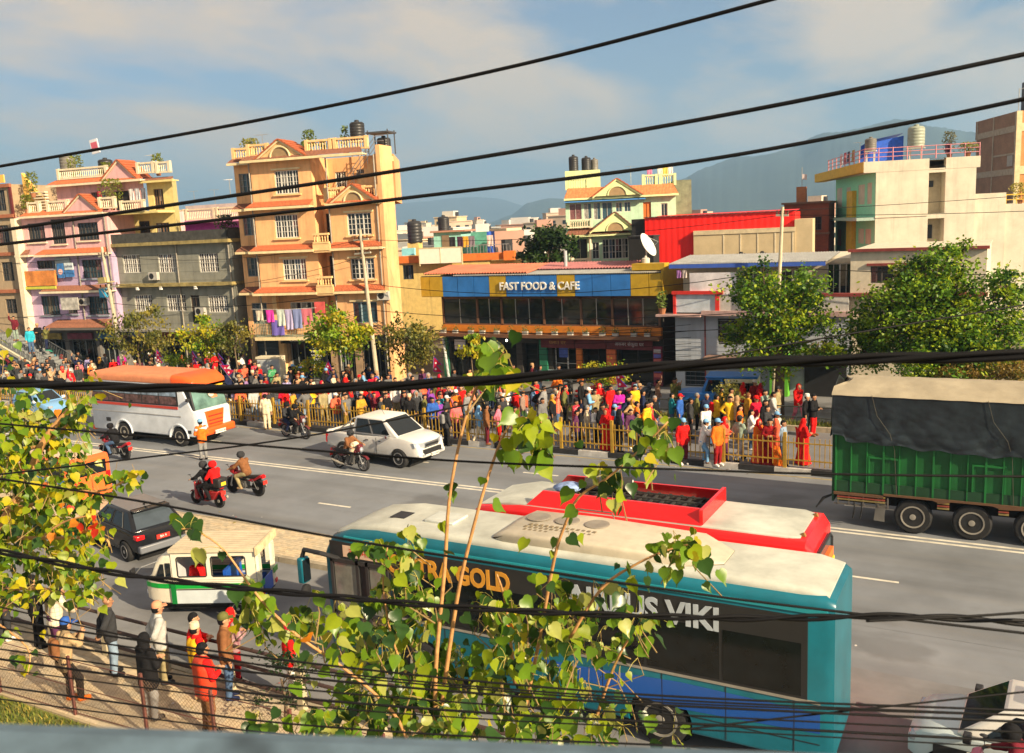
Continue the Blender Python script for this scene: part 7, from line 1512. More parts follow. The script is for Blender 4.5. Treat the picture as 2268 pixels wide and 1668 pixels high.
COL = {'black': (.012, .012, .014), 'charcoal': (.035, .036, .04), 'navy': (.016, .022, .06), 'red': (.62, .012, .012), 'dark red': (.26, .012, .015), 'crimson': (.48, .01, .035), 'orange': (.72, .15, .015), 'coral': (.75, .12, .06), 'yellow': (.74, .42, .02), 'mustard': (.52, .27, .03), 'cream': (.66, .55, .38), 'white': (.74, .71, .66), 'grey': (.22, .22, .22), 'light grey': (.42, .42, .40), 'khaki': (.30, .25, .13), 'olive': (.13, .13, .04), 'brown': (.20, .085, .035), 'tan': (.42, .27, .14), 'blue': (.03, .10, .38), 'sky blue': (.18, .38, .62), 'teal': (.02, .22, .26), 'cyan': (.03, .38, .50), 'denim blue': (.07, .12, .22), 'pale denim': (.22, .30, .40), 'green': (.02, .22, .07), 'sage green': (.24, .31, .25), 'purple': (.20, .05, .32), 'magenta': (.48, .02, .32), 'pink': (.68, .18, .26), 'maroon': (.13, .015, .025), 'lilac': (.36, .32, .56), 'plum': (.10, .03, .08), 'lime': (.62, .66, .12)}
def cl_(n):
    if n not in CLOTH and n.split(' ')[0] in ('striped', 'checked'):
        k_, b_ = n.split(' ', 1); c_ = COL[b_]; CLOTH[n] = patt('cloth_'+n.replace(' ', '_'), c_, tuple(min(1, v*.4+.22) for v in c_), 11 if k_ == 'checked' else 8, k_[:5] if k_ == 'checked' else 'stripe')
    if n not in CLOTH: CLOTH[n] = M('cloth_'+n.replace(' ', '_'), COL[n], .9, var=.3, scale=6, bump=.7, bscale=11, spec=.12)
    return CLOTH[n]
def patt(name, c1, c2, scale=14, kind='check'):
    if name in MATS: return MATS[name]
    m = M(name, c1, .85, var=0); t = m.node_tree; b = t.nodes['Principled BSDF']; co = t.nodes.new('ShaderNodeTexCoord')
    n = t.nodes.new('ShaderNodeTexVoronoi' if kind == 'camo' else 'ShaderNodeTexWave' if kind == 'stripe' else 'ShaderNodeTexBrick')
    t.links.new(co.outputs['Object'], n.inputs['Vector'])
    mx_ = t.nodes.new('ShaderNodeMixRGB'); mx_.inputs[1].default_value = (*c1, 1); mx_.inputs[2].default_value = (*c2, 1)
    n.inputs['Scale'].default_value = scale
    if kind == 'check':
        n.inputs['Mortar Size'].default_value = .05; n.inputs['Brick Width'].default_value = 1; n.inputs['Row Height'].default_value = 1; n.offset = 0
        mpn = t.nodes.new('ShaderNodeMapping'); mpn.inputs['Rotation'].default_value = (R(90), 0, R(90)); t.links.new(co.outputs['Object'], mpn.inputs[0]); t.links.new(mpn.outputs[0], n.inputs['Vector'])
    if kind == 'stripe': n.bands_direction = 'Z'
    t.links.new(n.outputs['Fac' if kind != 'camo' else 'Color'], mx_.inputs[0]); t.links.new(mx_.outputs[0], b.inputs['Base Color']); return m
NPERS = [0]; REST = []
POSEW = {'stand': '', 'behind': ' with hands behind back', 'front': ' with hands held in front', 'phone': ' holding up a phone', 'walk': ' walking', 'raise': ' raising one arm', 'hips': ' with hands on hips', 'rail': ' leaning on the railing', 'lean': ' leaning forward'}
def person(label, x, y, deg, pose='stand', top='black', bottom='charcoal', head='hair', hcol='black', shoe='black', skin=1, z=0, sc=1.0, sari=None, pack=None, coat=0, group=None, hres=.026, sleeves=True):
    NPERS[0] += 1; F = fig(pose, coat=coat, h=hres, sleeves=sleeves); t = thing('person', label, 'person', (x, y, z), R(deg), group); s = (sc, sc, sc)
    mt = top if not isinstance(top, str) else cl_(top); mb_ = bottom if not isinstance(bottom, str) else cl_(bottom); mh = hcol if not isinstance(hcol, str) else cl_(hcol)
    inst('body', F['body'], t, sc=s, mats=(SK[skin], m_eye, m_lip)); inst('jacket', F['jacket'], t, sc=s, mats=(mt,))
    if sari: inst('sari', F['sari'], t, sc=s, mats=(cl_(sari) if isinstance(sari, str) else sari,))
    else: inst('trousers', F['trousers'], t, sc=s, mats=(mb_,))
    inst('shoes', F['shoes'], t, sc=s, mats=(cl_(shoe),))
    if head:
        if head in ('cap', 'topi') : inst('hair', F['hair'], t, sc=s, mats=(cl_('black'),))
        inst(head, F[head], t, sc=s, mats=(mh, MATS['visor']) if head == 'helmet' else (mh,))
    if pack: inst('backpack', F['backpack'], t, sc=s, mats=(cl_(pack),))
    return t
# ---- onlookers on the near footpath, seen from behind
NP = dict(hres=.02, group='onlookers on the near footpath')
plaid = patt('plaid_shirt', (.64, .56, .42), (.38, .27, .20), 11, 'check'); camo = patt('camouflage', (.50, .34, .17), (.10, .08, .05), 9, 'camo'); strp = patt('striped_top', (.05, .015, .015), (.20, .08, .07), 9, 'stripe')
ZB = .15
person('man in maroon striped top with a black bag, leftmost at the pipe railing', -20.25, 11.5, 100, 'front', strp, 'charcoal', 'hair', shoe='white', z=ZB, sc=1.02, pack='black', **NP)
person('tall person all in black beside the man in the plaid shirt', -19.15, 11.62, 80, 'front', 'black', 'black', 'hair', z=ZB, sc=1.03, **NP)
person('man in cream plaid shirt and dark trousers leaning on the pipe railing', -18.25, 11.45, 72, 'rail', plaid, 'plum', 'hair', skin=1, shoe='brown', z=ZB, sc=1.04, **NP)
p_ = person('balding man in black jacket and jeans with hands behind back', -16.36, 11.45, 60, 'behind', 'charcoal', 'pale denim', None, shoe='black', skin=0, z=ZB, sc=1.05, **NP)
p_ = person('man in grey tracksuit and pale orange knit cap with hands behind back', -15.06, 11.64, 62, 'behind', 'light grey', 'khaki', 'cap', M('knit_peach', (.62, .27, .15), .9), shoe='charcoal', z=ZB, sc=1.04, **NP)
person('woman in red sweater with pink sleeves looking to the right', -14.15, 11.75, 40, 'front', 'red', 'magenta', 'hair', z=ZB, sc=.98, **NP)
person('woman with bright red headscarf beside the man in the brown jacket', -13.8, 12.4, 70, 'front', patt('floral_top', (.42, .30, .30), (.20, .05, .08), 16, 'camo'), 'dark red', 'scarf', 'red', z=ZB-.12, sc=.98, **NP)
person('man in brown jacket and dark cap with jeans near the cream railing post', -13.30, 11.75, 45, 'stand', 'brown', 'denim blue', 'cap', 'olive', shoe='navy', z=ZB, sc=1.05, **NP)
q_ = G(430, 1400, 1.6); person('child in yellow vest with red sleeves and white knit hat', q_.x, q_.y, 80, 'stand', 'red', 'crimson', 'topi', 'cream', shoe='tan', z=ZB, sc=.95, **NP)
vf = fig('stand', coat=0, h=.02, sleeves=True); J_ = vf['J']
vest = sdfmesh('vest', [(V3(0, .06, .86), V3(0, .07, 1.26), .142, .147), (V3(0, -.06, .86), V3(0, -.07, 1.26), .142, .147), (V3(0, .05, 1.28), V3(0, -.05, 1.28), .135, .135)], (cl_('yellow'),), .022)
inst('vest', vest, [o for o in bpy.data.objects if o.get('label', '').startswith('child in yellow')][0], sc=(.95, .95, .95))
q_ = G(112, 1428, 1.55); person('man in camouflage jacket and blue cap bending over the chain link fence', -16.2, 10.35, 78, 'lean', camo, 'black', 'cap', 'blue', shoe='orange', z=ZB, sc=1.03, pack='brown', **NP)
q_ = G(320, 1437, 1.6); person('person in black hooded jacket and grey trousers behind a rusty post', q_.x, q_.y, 85, 'front', 'black', 'grey', 'hood', 'black', shoe='charcoal', z=ZB, sc=1.03, coat=.08, **NP)
q_ = G(448, 1462, 1.6)
pf = person('man in red puffer jacket and brown trousers nearest to the balcony', q_.x, q_.y, 72, 'front', 'red', 'brown', 'hair', shoe='black', z=ZB, sc=1.05, **NP)
puff = []
for k in range(9):
    z_ = .80+k*.065; puff += [(V3(.0, .08, z_), V3(.0, -.08, z_), .155 if k < 8 else .14, .155 if k < 8 else .14)]
inst('puffer_jacket', sdfmesh('puffer_jacket', puff, (cl_('red'),), .018, .012), pf, sc=(1.05, 1.05, 1.05), mats=(M('puffer_red', (.55, .045, .015), .5, var=.1),))
q_ = G(636, 1405, 1.4); person('small child in red and white seen through the leaves by the railing', q_.x, q_.y, 60, 'stand', 'red', 'white', 'topi', 'crimson', z=.1, sc=.86, **NP)
# ---- riders
def rider(b, label, dx=0, pose='ride', **k):
    bx, by, bd = b; return person(label, bx+dx*math.cos(R(bd)), by+dx*math.sin(R(bd)), bd, pose, group='riders on motorcycles', z=-.0, sc=.98, **k)
bp = [(b[1], b[2], b[3]) for b in bikes]
rider(bp[0], 'rider in black jacket and black helmet beside the minibus', top='black', bottom='denim blue', head='helmet', hcol='black')
rider(bp[1], 'scooter driver in dark clothes behind the child in red', dx=-.02, top='black', bottom='black', head='helmet', hcol='charcoal')
rider(bp[1], 'child in red jacket and red helmet on the scooter', dx=-.40, pose='pillion', top='red', bottom='black', head='helmet', hcol='red')
rider(bp[2], 'rider in brown jacket and dark helmet on the near lane', top='brown', bottom='khaki', head='helmet', hcol='charcoal', shoe='tan')
rider(bp[3], 'front rider in black on the motorcycle by the yellow railing', top='black', bottom='black', head='helmet', hcol='black')
rider(bp[3], 'pillion rider in dark clothes by the yellow railing', dx=-.42, pose='pillion', top='charcoal', bottom='navy', head='helmet', hcol='black')
rider(bp[4], 'rider with pale vest and brown sleeves beside the white pickup', top='brown', bottom='charcoal', head='helmet', hcol='charcoal')
inst('vest', vest, bpy.data.objects[[o.name for o in bpy.data.objects if o.get('label', '').startswith('rider with pale vest')][0]], (-.10, 0, -.08), (0, R(18), 0), (.95, .95, .9), mats=(cl_('cream'),))
rider(bp[5], 'rider in dark jacket on the motorcycle beside the taxi', top='maroon', bottom='charcoal', head='helmet', hcol='black')
pt = person('passenger in a red top sitting inside the three wheeler', -17.55, 14.95, 115, 'sit', 'red', 'black', 'hair', z=.25, sc=.9)
# ---- people on the road and at the railing
person('person in orange jersey and grey trousers crossing the road before the minibus', -29.55, 26.05, 150, 'front', 'orange', 'grey', 'cap', 'sky blue', sc=1.02)
wp = [o for o in bpy.data.objects if o.get('label', '').startswith('person in orange jersey')][0]
inst('shoulder_cloth', sdfmesh('shoulder_cloth', [(V3(0, .19, 1.33), V3(-.03, -.17, 1.36), .09, .085), (V3(.1, .1, 1.2), V3(.1, -.12, 1.3), .07, .07)], (patt('blue_white_cloth', (.62, .66, .70), (.10, .22, .42), 12, 'camo'),), .03), wp)
person('man in cream jacket with a black shoulder bag outside the yellow railing', -31.1, 31.45, 120, 'stand', 'cream', 'cream', 'hair', shoe='tan', sc=1.02)
person('dark clothed man with grey backpack outside the yellow railing', -20.8, 31.4, 70, 'stand', 'charcoal', 'black', 'cap', 'charcoal', pack='grey', sc=1.02)
person('crouching looking person in blue jeans at the gap of the railing', -16.5, 32.3, 200, 'lean', 'denim blue', 'navy', 'hair', sc=.9)
# ---- the crowd
used = {}
def place(px):
    for lim, s in ((150, 'near the stairs'), (250, 'below the pink house'), (530, 'below the grey house'), (700, 'below the yellow house'), (870, 'by the yellow house corner'), (1080, 'left of the cafe front'), (1300, 'before the cafe'), (1480, 'before the maroon shop signs'), (1640, 'near the blue jeep'), (1790, 'left of the truck'), (9999, 'beside the truck')):
        if px < lim: return s
hw_ = {'hair': '', 'cap': '%s cap', 'topi': '%s topi', 'hood': '%s hood', 'scarf': '%s headscarf', 'long_hair': 'long hair', 'helmet': '%s helmet'}
def crowd(px, py, top, bottom, head='hair', hcol='black', pose='stand', deg=None, sari=None, pack=None, sc=None, hz=1.55, coat=0, zb=None, uniq=False):
    sc = sc or rnd.uniform(.93, 1.05); q = G(px, py, hz*sc); z = .1 if 31.9 < q.y < 37.9 else .18 if 38 < q.y < 39.3 else 0
    if zb is not None: z = zb
    q = G(px, py, z+hz*sc); row = 'at the yellow railing' if q.y < 33.6 else 'mid crowd' if q.y < 38 else 'in the back row'
    hh = hw_[head]; hh = (' and '+(hh % hcol if '%' in hh else hh)) if hh else ''
    pos = POSEW.get(pose, '') if pose in ('phone', 'raise', 'hips', 'behind') else ''
    lab = '%s in %s %s%s%s, %s %s' % ('woman' if sari or head in ('long_hair', 'scarf') else 'person', top if not sari else sari, 'sari' if sari else 'top, %s trousers' % bottom, hh, ' with %s backpack' % pack if pack else '', row, place(px))
    if len(lab.split()) > 16: lab = lab.replace(' trousers', '')
    lab = ' '.join(lab.split()[:16])
    if uniq and NPERS[0] >= 300:                                     # past 300 people: the farthest ones join one mass
        F = fig(pose, coat=0, h=.026, sleeves=True); mx4 = Matrix.Translation((q.x, q.y, z)) @ Matrix.Rotation(R(rnd.uniform(-60, 40)), 4, 'Z') @ Matrix.Scale(sc, 4)
        for nm, c_ in (('body', SK[rnd.randrange(3)]), ('jacket', cl_(top)), ('trousers', cl_(bottom)), ('shoes', cl_('black')), (head, cl_(hcol))): REST.append((F[nm], mx4, c_))
        return True
    if uniq and lab in used: return None
    used[lab] = 1
    return person(lab, q.x, q.y, rnd.uniform(-60, 40) if deg is None else deg, pose, top, bottom, head, hcol, z=z, sc=sc, sari=sari, pack=pack, skin=rnd.randrange(3), group='people of the crowd', coat=coat, shoe=rnd.choice(('black', 'charcoal', 'white', 'brown')))
a4 = lambda a, b: (1440+.1959*a, 760+.1959*b); a3 = lambda a, b: (1000+.2226*a, 760+.2226*b)
SP4 = [(280, 420, 'olive', 'black', 'hair', 'black', 'phone'), (240, 600, 'teal', 'denim blue', 'hair', 'black', 'front'), (335, 615, 'blue', 'blue', 'cap', 'red', 'stand'), (525, 600, 'olive', 'black', 'hair', 'grey', 'stand'), (640, 610, 'navy', 'black', 'hair', 'grey', 'stand'), (630, 740, 'white', 'denim blue', 'cap', 'sky blue', 'walk'), (745, 620, 'yellow', 'black', 'hair', 'black', 'stand', 'red'), (800, 535, 'mustard', 'black', 'hair', 'black', 'stand'), (905, 640, 'yellow', 'khaki', 'hair', 'black', 'hips'), (910, 545, 'tan', 'black', 'hair', 'black', 'front'), (1050, 480, 'red', 'dark red', 'scarf', 'red', 'stand'), (1180, 455, 'dark red', 'black', 'cap', 'white', 'stand'), (1250, 490, 'red', 'plum', 'scarf', 'crimson', 'front'), (1105, 600, 'mustard', 'khaki', 'hair', 'brown', 'stand'), (1295, 565, 'sage green', 'grey', 'hair', 'black', 'phone'), (1440, 530, 'khaki', 'pale denim', 'cap', 'charcoal', 'stand', 'black'), (1300, 680, 'black', 'charcoal', 'long_hair', 'black', 'stand'), (1195, 640, 'crimson', 'black', 'cap', 'red', 'stand'), (1320, 745, 'charcoal', 'navy', 'hair', 'black', 'front'), (1140, 790, 'white', 'denim blue', 'long_hair', 'black', 'phone'), (1430, 820, 'light grey', 'grey', 'cap', 'sky blue', 'stand'), (1500, 915, 'pale denim', 'denim blue', 'hair', 'black', 'behind'), (1675, 500, 'red', 'pink', 'scarf', 'red', 'walk'), (1770, 620, 'black', 'charcoal', 'topi', 'white', 'stand'), (1845, 615, 'black', 'red', 'hair', 'black', 'front'), (610, 905, 'white', 'sky blue', 'cap', 'sky blue', 'lean'), (760, 905, 'orange', 'dark red', 'cap', 'sky blue', 'stand'), (370, 900, 'red', 'maroon', 'cap', 'sky blue', 'stand'), (840, 880, 'coral', 'plum', 'scarf', 'red', 'front'), (1010, 740, 'orange', 'brown', 'long_hair', 'black', 'stand'), (1390, 590, 'light grey', 'navy', 'hair', 'black', 'walk'), (450, 660, 'charcoal', 'black', 'hair', 'black', 'stand'), (980, 640, 'tan', 'black', 'hood', 'tan', 'stand')]
for r_ in SP4: crowd(*a4(r_[0], r_[1]), *r_[2:7], pack=r_[7] if len(r_) > 7 else None)
crowd(*a4(1010, 870), 'sage green', 'light grey', 'cap', 'charcoal', 'walk', 60)
crowd(*a4(1225, 905), 'orange', 'red', 'scarf', 'red', 'front', -30, sari='coral'); crowd(*a4(1355, 900), 'dark red', 'maroon', 'long_hair', 'black', 'front', -80, sari='dark red'); crowd(*a4(1425, 905), 'coral', 'orange', 'scarf', 'coral', 'front', -150, sari='orange')
crowd(*a4(1730, 900), 'red', 'red', 'scarf', 'red', 'front', 40, sari='red')
SP3 = [(160, 510, 'grey', 'charcoal', 'hair', 'black', 'stand'), (40, 500, 'orange', 'mustard', 'cap', 'white', 'stand'), (300, 490, 'khaki', 'brown', 'hair', 'black', 'stand'), (520, 480, 'blue', 'navy', 'hair', 'black', 'front'), (620, 470, 'pale denim', 'navy', 'hair', 'black', 'lean'), (712, 505, 'coral', 'white', 'long_hair', 'brown', 'walk'), (812, 455, 'sky blue', 'pale denim', 'hair', 'black', 'stand'), (900, 470, 'cream', 'pale denim', 'hair', 'grey', 'walk'), (1030, 480, 'grey', 'black', 'hair', 'grey', 'front'), (1120, 460, 'olive', 'black', 'hair', 'black', 'stand'), (1360, 480, 'sky blue', 'navy', 'cap', 'white', 'front'), (1425, 490, 'khaki', 'khaki', 'hair', 'black', 'hips'), (1580, 450, 'red', 'crimson', 'hair', 'black', 'stand'), (1668, 490, 'magenta', 'purple', 'long_hair', 'black', 'front'), (1822, 450, 'yellow', 'olive', 'hair', 'black', 'stand'), (1900, 500, 'navy', 'black', 'hair', 'black', 'stand'), (2215, 380, 'olive', 'charcoal', 'hair', 'black', 'phone'), (270, 655, 'sky blue', 'cream', 'scarf', 'sky blue', 'walk'), (460, 635, 'pink', 'red', 'long_hair', 'black', 'behind'), (625, 665, 'pink', 'white', 'hair', 'black', 'walk'), (1270, 670, 'black', 'black', 'hair', 'black', 'stand'), (1345, 650, 'cream', 'khaki', 'hair', 'grey', 'stand'), (1430, 670, 'white', 'black', 'hair', 'black', 'front'), (1500, 640, 'black', 'charcoal', 'hair', 'black', 'stand'), (1665, 700, 'black', 'charcoal', 'hood', 'black', 'stand'), (1780, 690, 'plum', 'black', 'hair', 'black', 'stand'), (1840, 615, 'orange', 'brown', 'hair', 'black', 'front'), (1945, 620, 'yellow', 'red', 'long_hair', 'black', 'stand'), (1240, 700, 'plum', 'navy', 'hair', 'black', 'behind'), (1620, 650, 'denim blue', 'black', 'cap', 'sky blue', 'stand'), (1840, 720, 'denim blue', 'charcoal', 'hair', 'black', 'stand', 'navy'), (340, 640, 'brown', 'maroon', 'hair', 'black', 'stand')]
for r_ in SP3: crowd(*a3(r_[0], r_[1]), *r_[2:7], pack=r_[7] if len(r_) > 7 else None)
crowd(*a3(1540, 690), 'red', 'red', 'scarf', 'red', 'front', -100, sari='red')
# people on the footbridge stair
for px, py, zz, t_, b_, h_, c_, po in ((30, 705, 3.15, 'maroon', 'sage green', 'hair', 'black', 'raise'), (64, 730, 2.4, 'cyan', 'denim blue', 'hair', 'black', 'stand'), (82, 722, 2.25, 'black', 'black', 'cap', 'tan', 'front'), (98, 727, 2.05, 'olive', 'navy', 'hair', 'black', 'phone')): crowd(px, py, t_, b_, h_, c_, po, zb=zz)
for px, py, t_, b_, h_, c_, po, sa in ((124, 748, 'red', 'orange', 'scarf', 'red', 'front', None), (131, 765, 'lime', 'khaki', 'hair', 'brown', 'stand', None), (160, 757, 'red', 'red', 'topi', 'white', 'front', 'red'), (140, 752, 'pink', 'plum', 'hair', 'black', 'stand', None)): crowd(px, py, t_, b_, h_, c_, po, sari=sa)
# dense procession
tops = ['black']*13+['charcoal']*9+['navy']*7+['red']*6+['dark red']*3+['crimson']*3+['orange']*3+['coral']*2+['mustard', 'yellow', 'cream', 'cream', 'white', 'white', 'grey', 'light grey', 'khaki', 'olive', 'brown', 'brown', 'brown', 'tan', 'blue', 'sky blue', 'teal', 'denim blue', 'green', 'purple', 'magenta', 'pink', 'maroon', 'lilac', 'plum']
bots = ['black']*5+['charcoal']*4+['navy']*3+['denim blue']*4+['khaki', 'grey', 'brown', 'pale denim', 'plum']
heads = [('hair', 'black')]*12+[('long_hair', 'black')]*5+[('cap', 'black'), ('cap', 'red'), ('cap', 'white'), ('cap', 'tan'), ('cap', 'sky blue'), ('topi', 'cream'), ('topi', 'black'), ('topi', 'tan'), ('scarf', 'red'), ('scarf', 'mustard'), ('scarf', 'crimson'), ('hood', 'grey'), ('hair', 'grey'), ('hair', 'brown')]
poses = ['stand']*6+['walk']*5+['front']*4+['phone']+['behind', 'hips', 'raise']
taken = []
def dense(n, x0, x1, y0, y1, tp, slope=0):
    k = 0; tries = 0
    while k < n and tries < n*40:
        tries += 1; px = rnd.uniform(x0, x1); py = rnd.uniform(y0, y1)+slope*(px-x0); q = G(px, py, 1.6)
        if q.y < 32.35 or q.y > 42.5: continue
        if any((q.x-a)**2+(q.y-b)**2 < .30 for a, b in taken): continue
        h_, c_ = rnd.choice(heads); tp_ = rnd.choice(tp)
        if rnd.random() < .22: tp_ = rnd.choice(('striped ', 'checked '))+tp_
        if crowd(px, py, tp_, rnd.choice(bots), h_, c_, rnd.choice(poses), pack=rnd.choice((None,)*7+('black', 'navy')), uniq=True): taken.append((q.x, q.y)); k += 1
dense(10, 1290, 1480, 840, 900, tops); dense(34, 980, 1290, 815, 880, tops, .05); dense(125, 520, 1010, 800, 895, tops, .05)
dense(8, 1130, 1320, 790, 815, ['navy', 'black', 'denim blue', 'maroon', 'charcoal'])
dense(50, 150, 540, 776, 826, tops); dense(55, 5, 165, 772, 835, ['black']*6+['charcoal']*4+['grey', 'tan', 'maroon', 'navy', 'brown'])
mm_ = []; vs_ = []; fs_ = []; mi_ = []
for me, m4, c_ in REST:
    if c_ not in mm_: mm_.append(c_)
    n_ = len(me.vertices); co_ = np.empty(n_*3); me.vertices.foreach_get('co', co_); A4 = np.array(m4); b_ = len(vs_)
    vs_ += (co_.reshape(-1, 3) @ A4[:3, :3].T + A4[:3, 3]).tolist(); fs_ += [tuple(b_+i for i in p.vertices) for p in me.polygons]; mi_ += [mm_.index(c_)]*len(me.polygons)
if REST:
    B = MB(); B.v, B.f, B.m = vs_, fs_, mi_; tag(B.build('crowd', mm_, smooth=True), 'farthest part of the crowd packed below the grey and pink houses', 'crowd', None, 'stuff')
# flags over the procession
FLR = M('flag_crimson', (.62, .012, .06), .8, var=.1, trans=.3); FLB = M('flag_blue', (.06, .03, .32), .8); FLW = M('flag_emblem', (.75, .7, .68), .8)
for i, (px, py, a, s) in enumerate(((342, 795, 8, 'left of the round bush'), (425, 798, 4, 'right of the round bush'), (448, 760, 0, 'tallest, before the grey house'), (490, 806, -8, 'above the orange bus roof'), (525, 818, -38, 'slanting beside the bus front'), (700, 812, 30, 'before the electrical cabinet'), (955, 815, 6, 'below the thin sapling'), (1375, 850, -10, 'in front of the maroon shops'), (1080, 862, -25, 'beside the young peepal shoots'))):
    q = G(px, py, 2.0); t = thing('flag', 'red pennant flag with blue edge on a pole '+s, 'flag', (q.x, q.y, .9), R(rnd.uniform(-25, 25)), 'flags carried in the crowd', None); t.rotation_euler = (0, R(a), R(rnd.uniform(-20, 20)))
    MB().cyl((0, 0, 0), (0, 0, 1.75), .014, n=5).build('flag_pole', (M('bamboo', (.4, .28, .12)),), t)
    f_ = [(0, 1.7), (.48, 1.32), (.16, 1.30), (.50, .92), (0, .92)]; B = MB(); B.prism([(x+.012, z) for x, z in f_], -.006, .006); B.build('flag_cloth', (FLR,), t)
    B = MB(); B.tube([(x+.012, 0, z) for x, z in f_+[f_[0]]], .014, 4); B.build('flag_border', (FLB,), t)
    MB().cyl((.13, -.009, 1.38), (.13, .009, 1.38), .05, n=10).cyl((.14, -.009, 1.06), (.14, .009, 1.06), .06, n=10).build('flag_emblem', (FLW,), t)
# ================================================================== trees and plants
def lm(name, c, tr=.35, rough=.5): return M(name, c, rough, var=.3, scale=.6, trans=tr, spec=.35)
PAL = {'green': [lm('leaf_mid', (.10, .21, .012)), lm('leaf_bright', (.22, .34, .012)), lm('leaf_deep', (.03, .085, .012)), lm('leaf_lime', (.32, .40, .014)), lm('leaf_mid', (.10, .21, .012))],
       'dark': [lm('leaf_forest', (.022, .055, .012)), lm('leaf_forest2', (.04, .085, .015)), lm('leaf_forest3', (.012, .03, .01))],
       'olive': [lm('leaf_olive', (.17, .17, .03)), lm('leaf_khaki', (.26, .22, .035)), lm('leaf_moss', (.09, .105, .02))],
       'yellow': [lm('leaf_yellow_green', (.36, .36, .012)), lm('leaf_gold', (.46, .38, .012)), lm('leaf_mid', (.10, .19, .012)), lm('leaf_bright', (.22, .30, .012))],
       'brown': [lm('leaf_brown', (.22, .14, .025)), lm('leaf_rusty', (.30, .20, .03)), lm('leaf_olive', (.17, .17, .03))]}
BARK = M('bark', (.13, .09, .055), .9, var=.35, scale=6, bump=.5)
def far_tree(label, base, top, blobs, n, leaf, pal, trunk_r=.12, name='tree', cat='tree', group=None, drop=.0, rs=1):
    """blobs = ellipsoids (centre, rx, ry, rz): clumps of leaves sit through them, thickest near their skins"""
    rr = random.Random(rs); t = thing(name, label, cat, base, 0, group); b0 = Vector(base); B = MB(); K = MB()
    mats = PAL[pal]; K.tube([(0, 0, 0), (.04, .03, (top-base[2])*.5), (0, 0, top-base[2])], [trunk_r*1.25, trunk_r, trunk_r*.7], 8)
    vol = [b[1]*b[2]*b[3] for b in blobs]; tot = sum(vol)
    for (c, rx, ry, rz), v in zip(blobs, vol):
        c = Vector(c)-b0; K.tube([(0, 0, (top-base[2])*.85), ((c.x)*.5, c.y*.5, (top-base[2])*.9+(c.z-(top-base[2]))*.4), tuple(c)], [trunk_r*.55, trunk_r*.4, trunk_r*.15], 6)
        ncl = max(4, int(n*v/tot/50))
        for _ in range(ncl):
            d = Vector((rr.gauss(0, 1), rr.gauss(0, 1), rr.gauss(0, 1))).normalized(); f = rr.uniform(.3, 1.0)**.6*(1 if rr.random() < .8 else rr.uniform(1.05, 1.32))
            q = c+Vector((d.x*rx*f, d.y*ry*f, d.z*rz*f)); cr = rr.uniform(.25, .62)*min(1, (rx+rz)*.4); mi = rr.randrange(len(mats))
            K.tube([tuple(c+(q-c)*.3), tuple(q)], [trunk_r*.12, .01], 4)
            for _ in range(50):
                e = Vector((rr.gauss(0, 1), rr.gauss(0, 1), rr.gauss(0, .8)))*cr*.6; p = q+e
                dd = (Vector((rr.uniform(-1, 1), rr.uniform(-1, 1), rr.uniform(-1, .4)-drop))).normalized(); s = dd.cross(Vector((rr.uniform(-1, 1), rr.uniform(-1, 1), rr.uniform(.2, 1)))).normalized()
                L_ = leaf*rr.uniform(.7, 1.3); m = mi if rr.random() < .85 else rr.randrange(len(mats))
                B.add((p-dd*L_*.5, p+s*L_*.32+dd*.05*L_, p+dd*L_*.55, p-s*L_*.32+dd*.05*L_), ((0, 1, 2, 3),), m)
    K.build('trunk', (BARK,), t, smooth=True); o = B.build('crown', mats, t); o['kind'] = 'stuff'; return t
def blob(px0, px1, py0, py1, Y, ry=None):
    c = PY((px0+px1)/2, (py0+py1)/2, Y); w = (PY(px1, (py0+py1)/2, Y)-PY(px0, (py0+py1)/2, Y)).length/2*math.cos(.25); h = abs(PY((px0+px1)/2, py0, Y).z-PY((px0+px1)/2, py1, Y).z)/2
    return (c, w, ry or w*.9, h)
def ptree(label, Y, bl, n, leaf, pal, tr=.1, base_px=None, **k):
    bs = [blob(*b, Y+(b2 if (b2 := rnd.uniform(-.5, .5)) else 0)) for b in bl]; bx = base_px if base_px else (bl[0][0]+bl[0][1])/2
    c = PY(bx, 800, Y); zt = bs[0][0].z-bs[0][3]*.6
    return far_tree(label, (c.x, Y, .15), max(zt, 1.2), bs, n, leaf, pal, tr, **k)
GA = 'small street trees along the far footpath'
ptree('small olive street tree beside the leaning power pole', 38.7, [(255, 360, 690, 790), (270, 345, 680, 730), (330, 375, 730, 790)], 2400, .19, 'olive', .07, group=GA, drop=.8, rs=3)
ptree('small yellow green street tree left of the round bush before the grey house', 38.7, [(408, 490, 705, 790), (420, 470, 698, 740), (480, 505, 720, 770)], 1900, .17, 'yellow', .06, group=GA, drop=.5, rs=4)
ptree('small olive street tree at the right end of the grey house', 38.7, [(490, 555, 715, 780), (505, 545, 705, 745)], 1300, .17, 'olive', .05, group=GA, drop=.6, rs=5)
ptree('bright yellow leaved street tree before the yellow house', 38.7, [(695, 815, 700, 780), (720, 795, 685, 730), (690, 740, 730, 775), (780, 820, 720, 765)], 2600, .21, 'yellow', .08, base_px=775, group=GA, drop=.3, rs=6)
ptree('dense olive street tree at the right corner of the yellow house', 38.7, [(850, 955, 715, 810), (865, 930, 705, 760), (900, 960, 720, 780)], 3000, .17, 'olive', .08, group=GA, drop=.5, rs=7)
ptree('thin sapling with a small yellow green head before the cafe', 38.7, [(1020, 1068, 745, 790), (1030, 1060, 742, 765)], 420, .2, 'yellow', .035, group=GA, drop=1.2, rs=8)
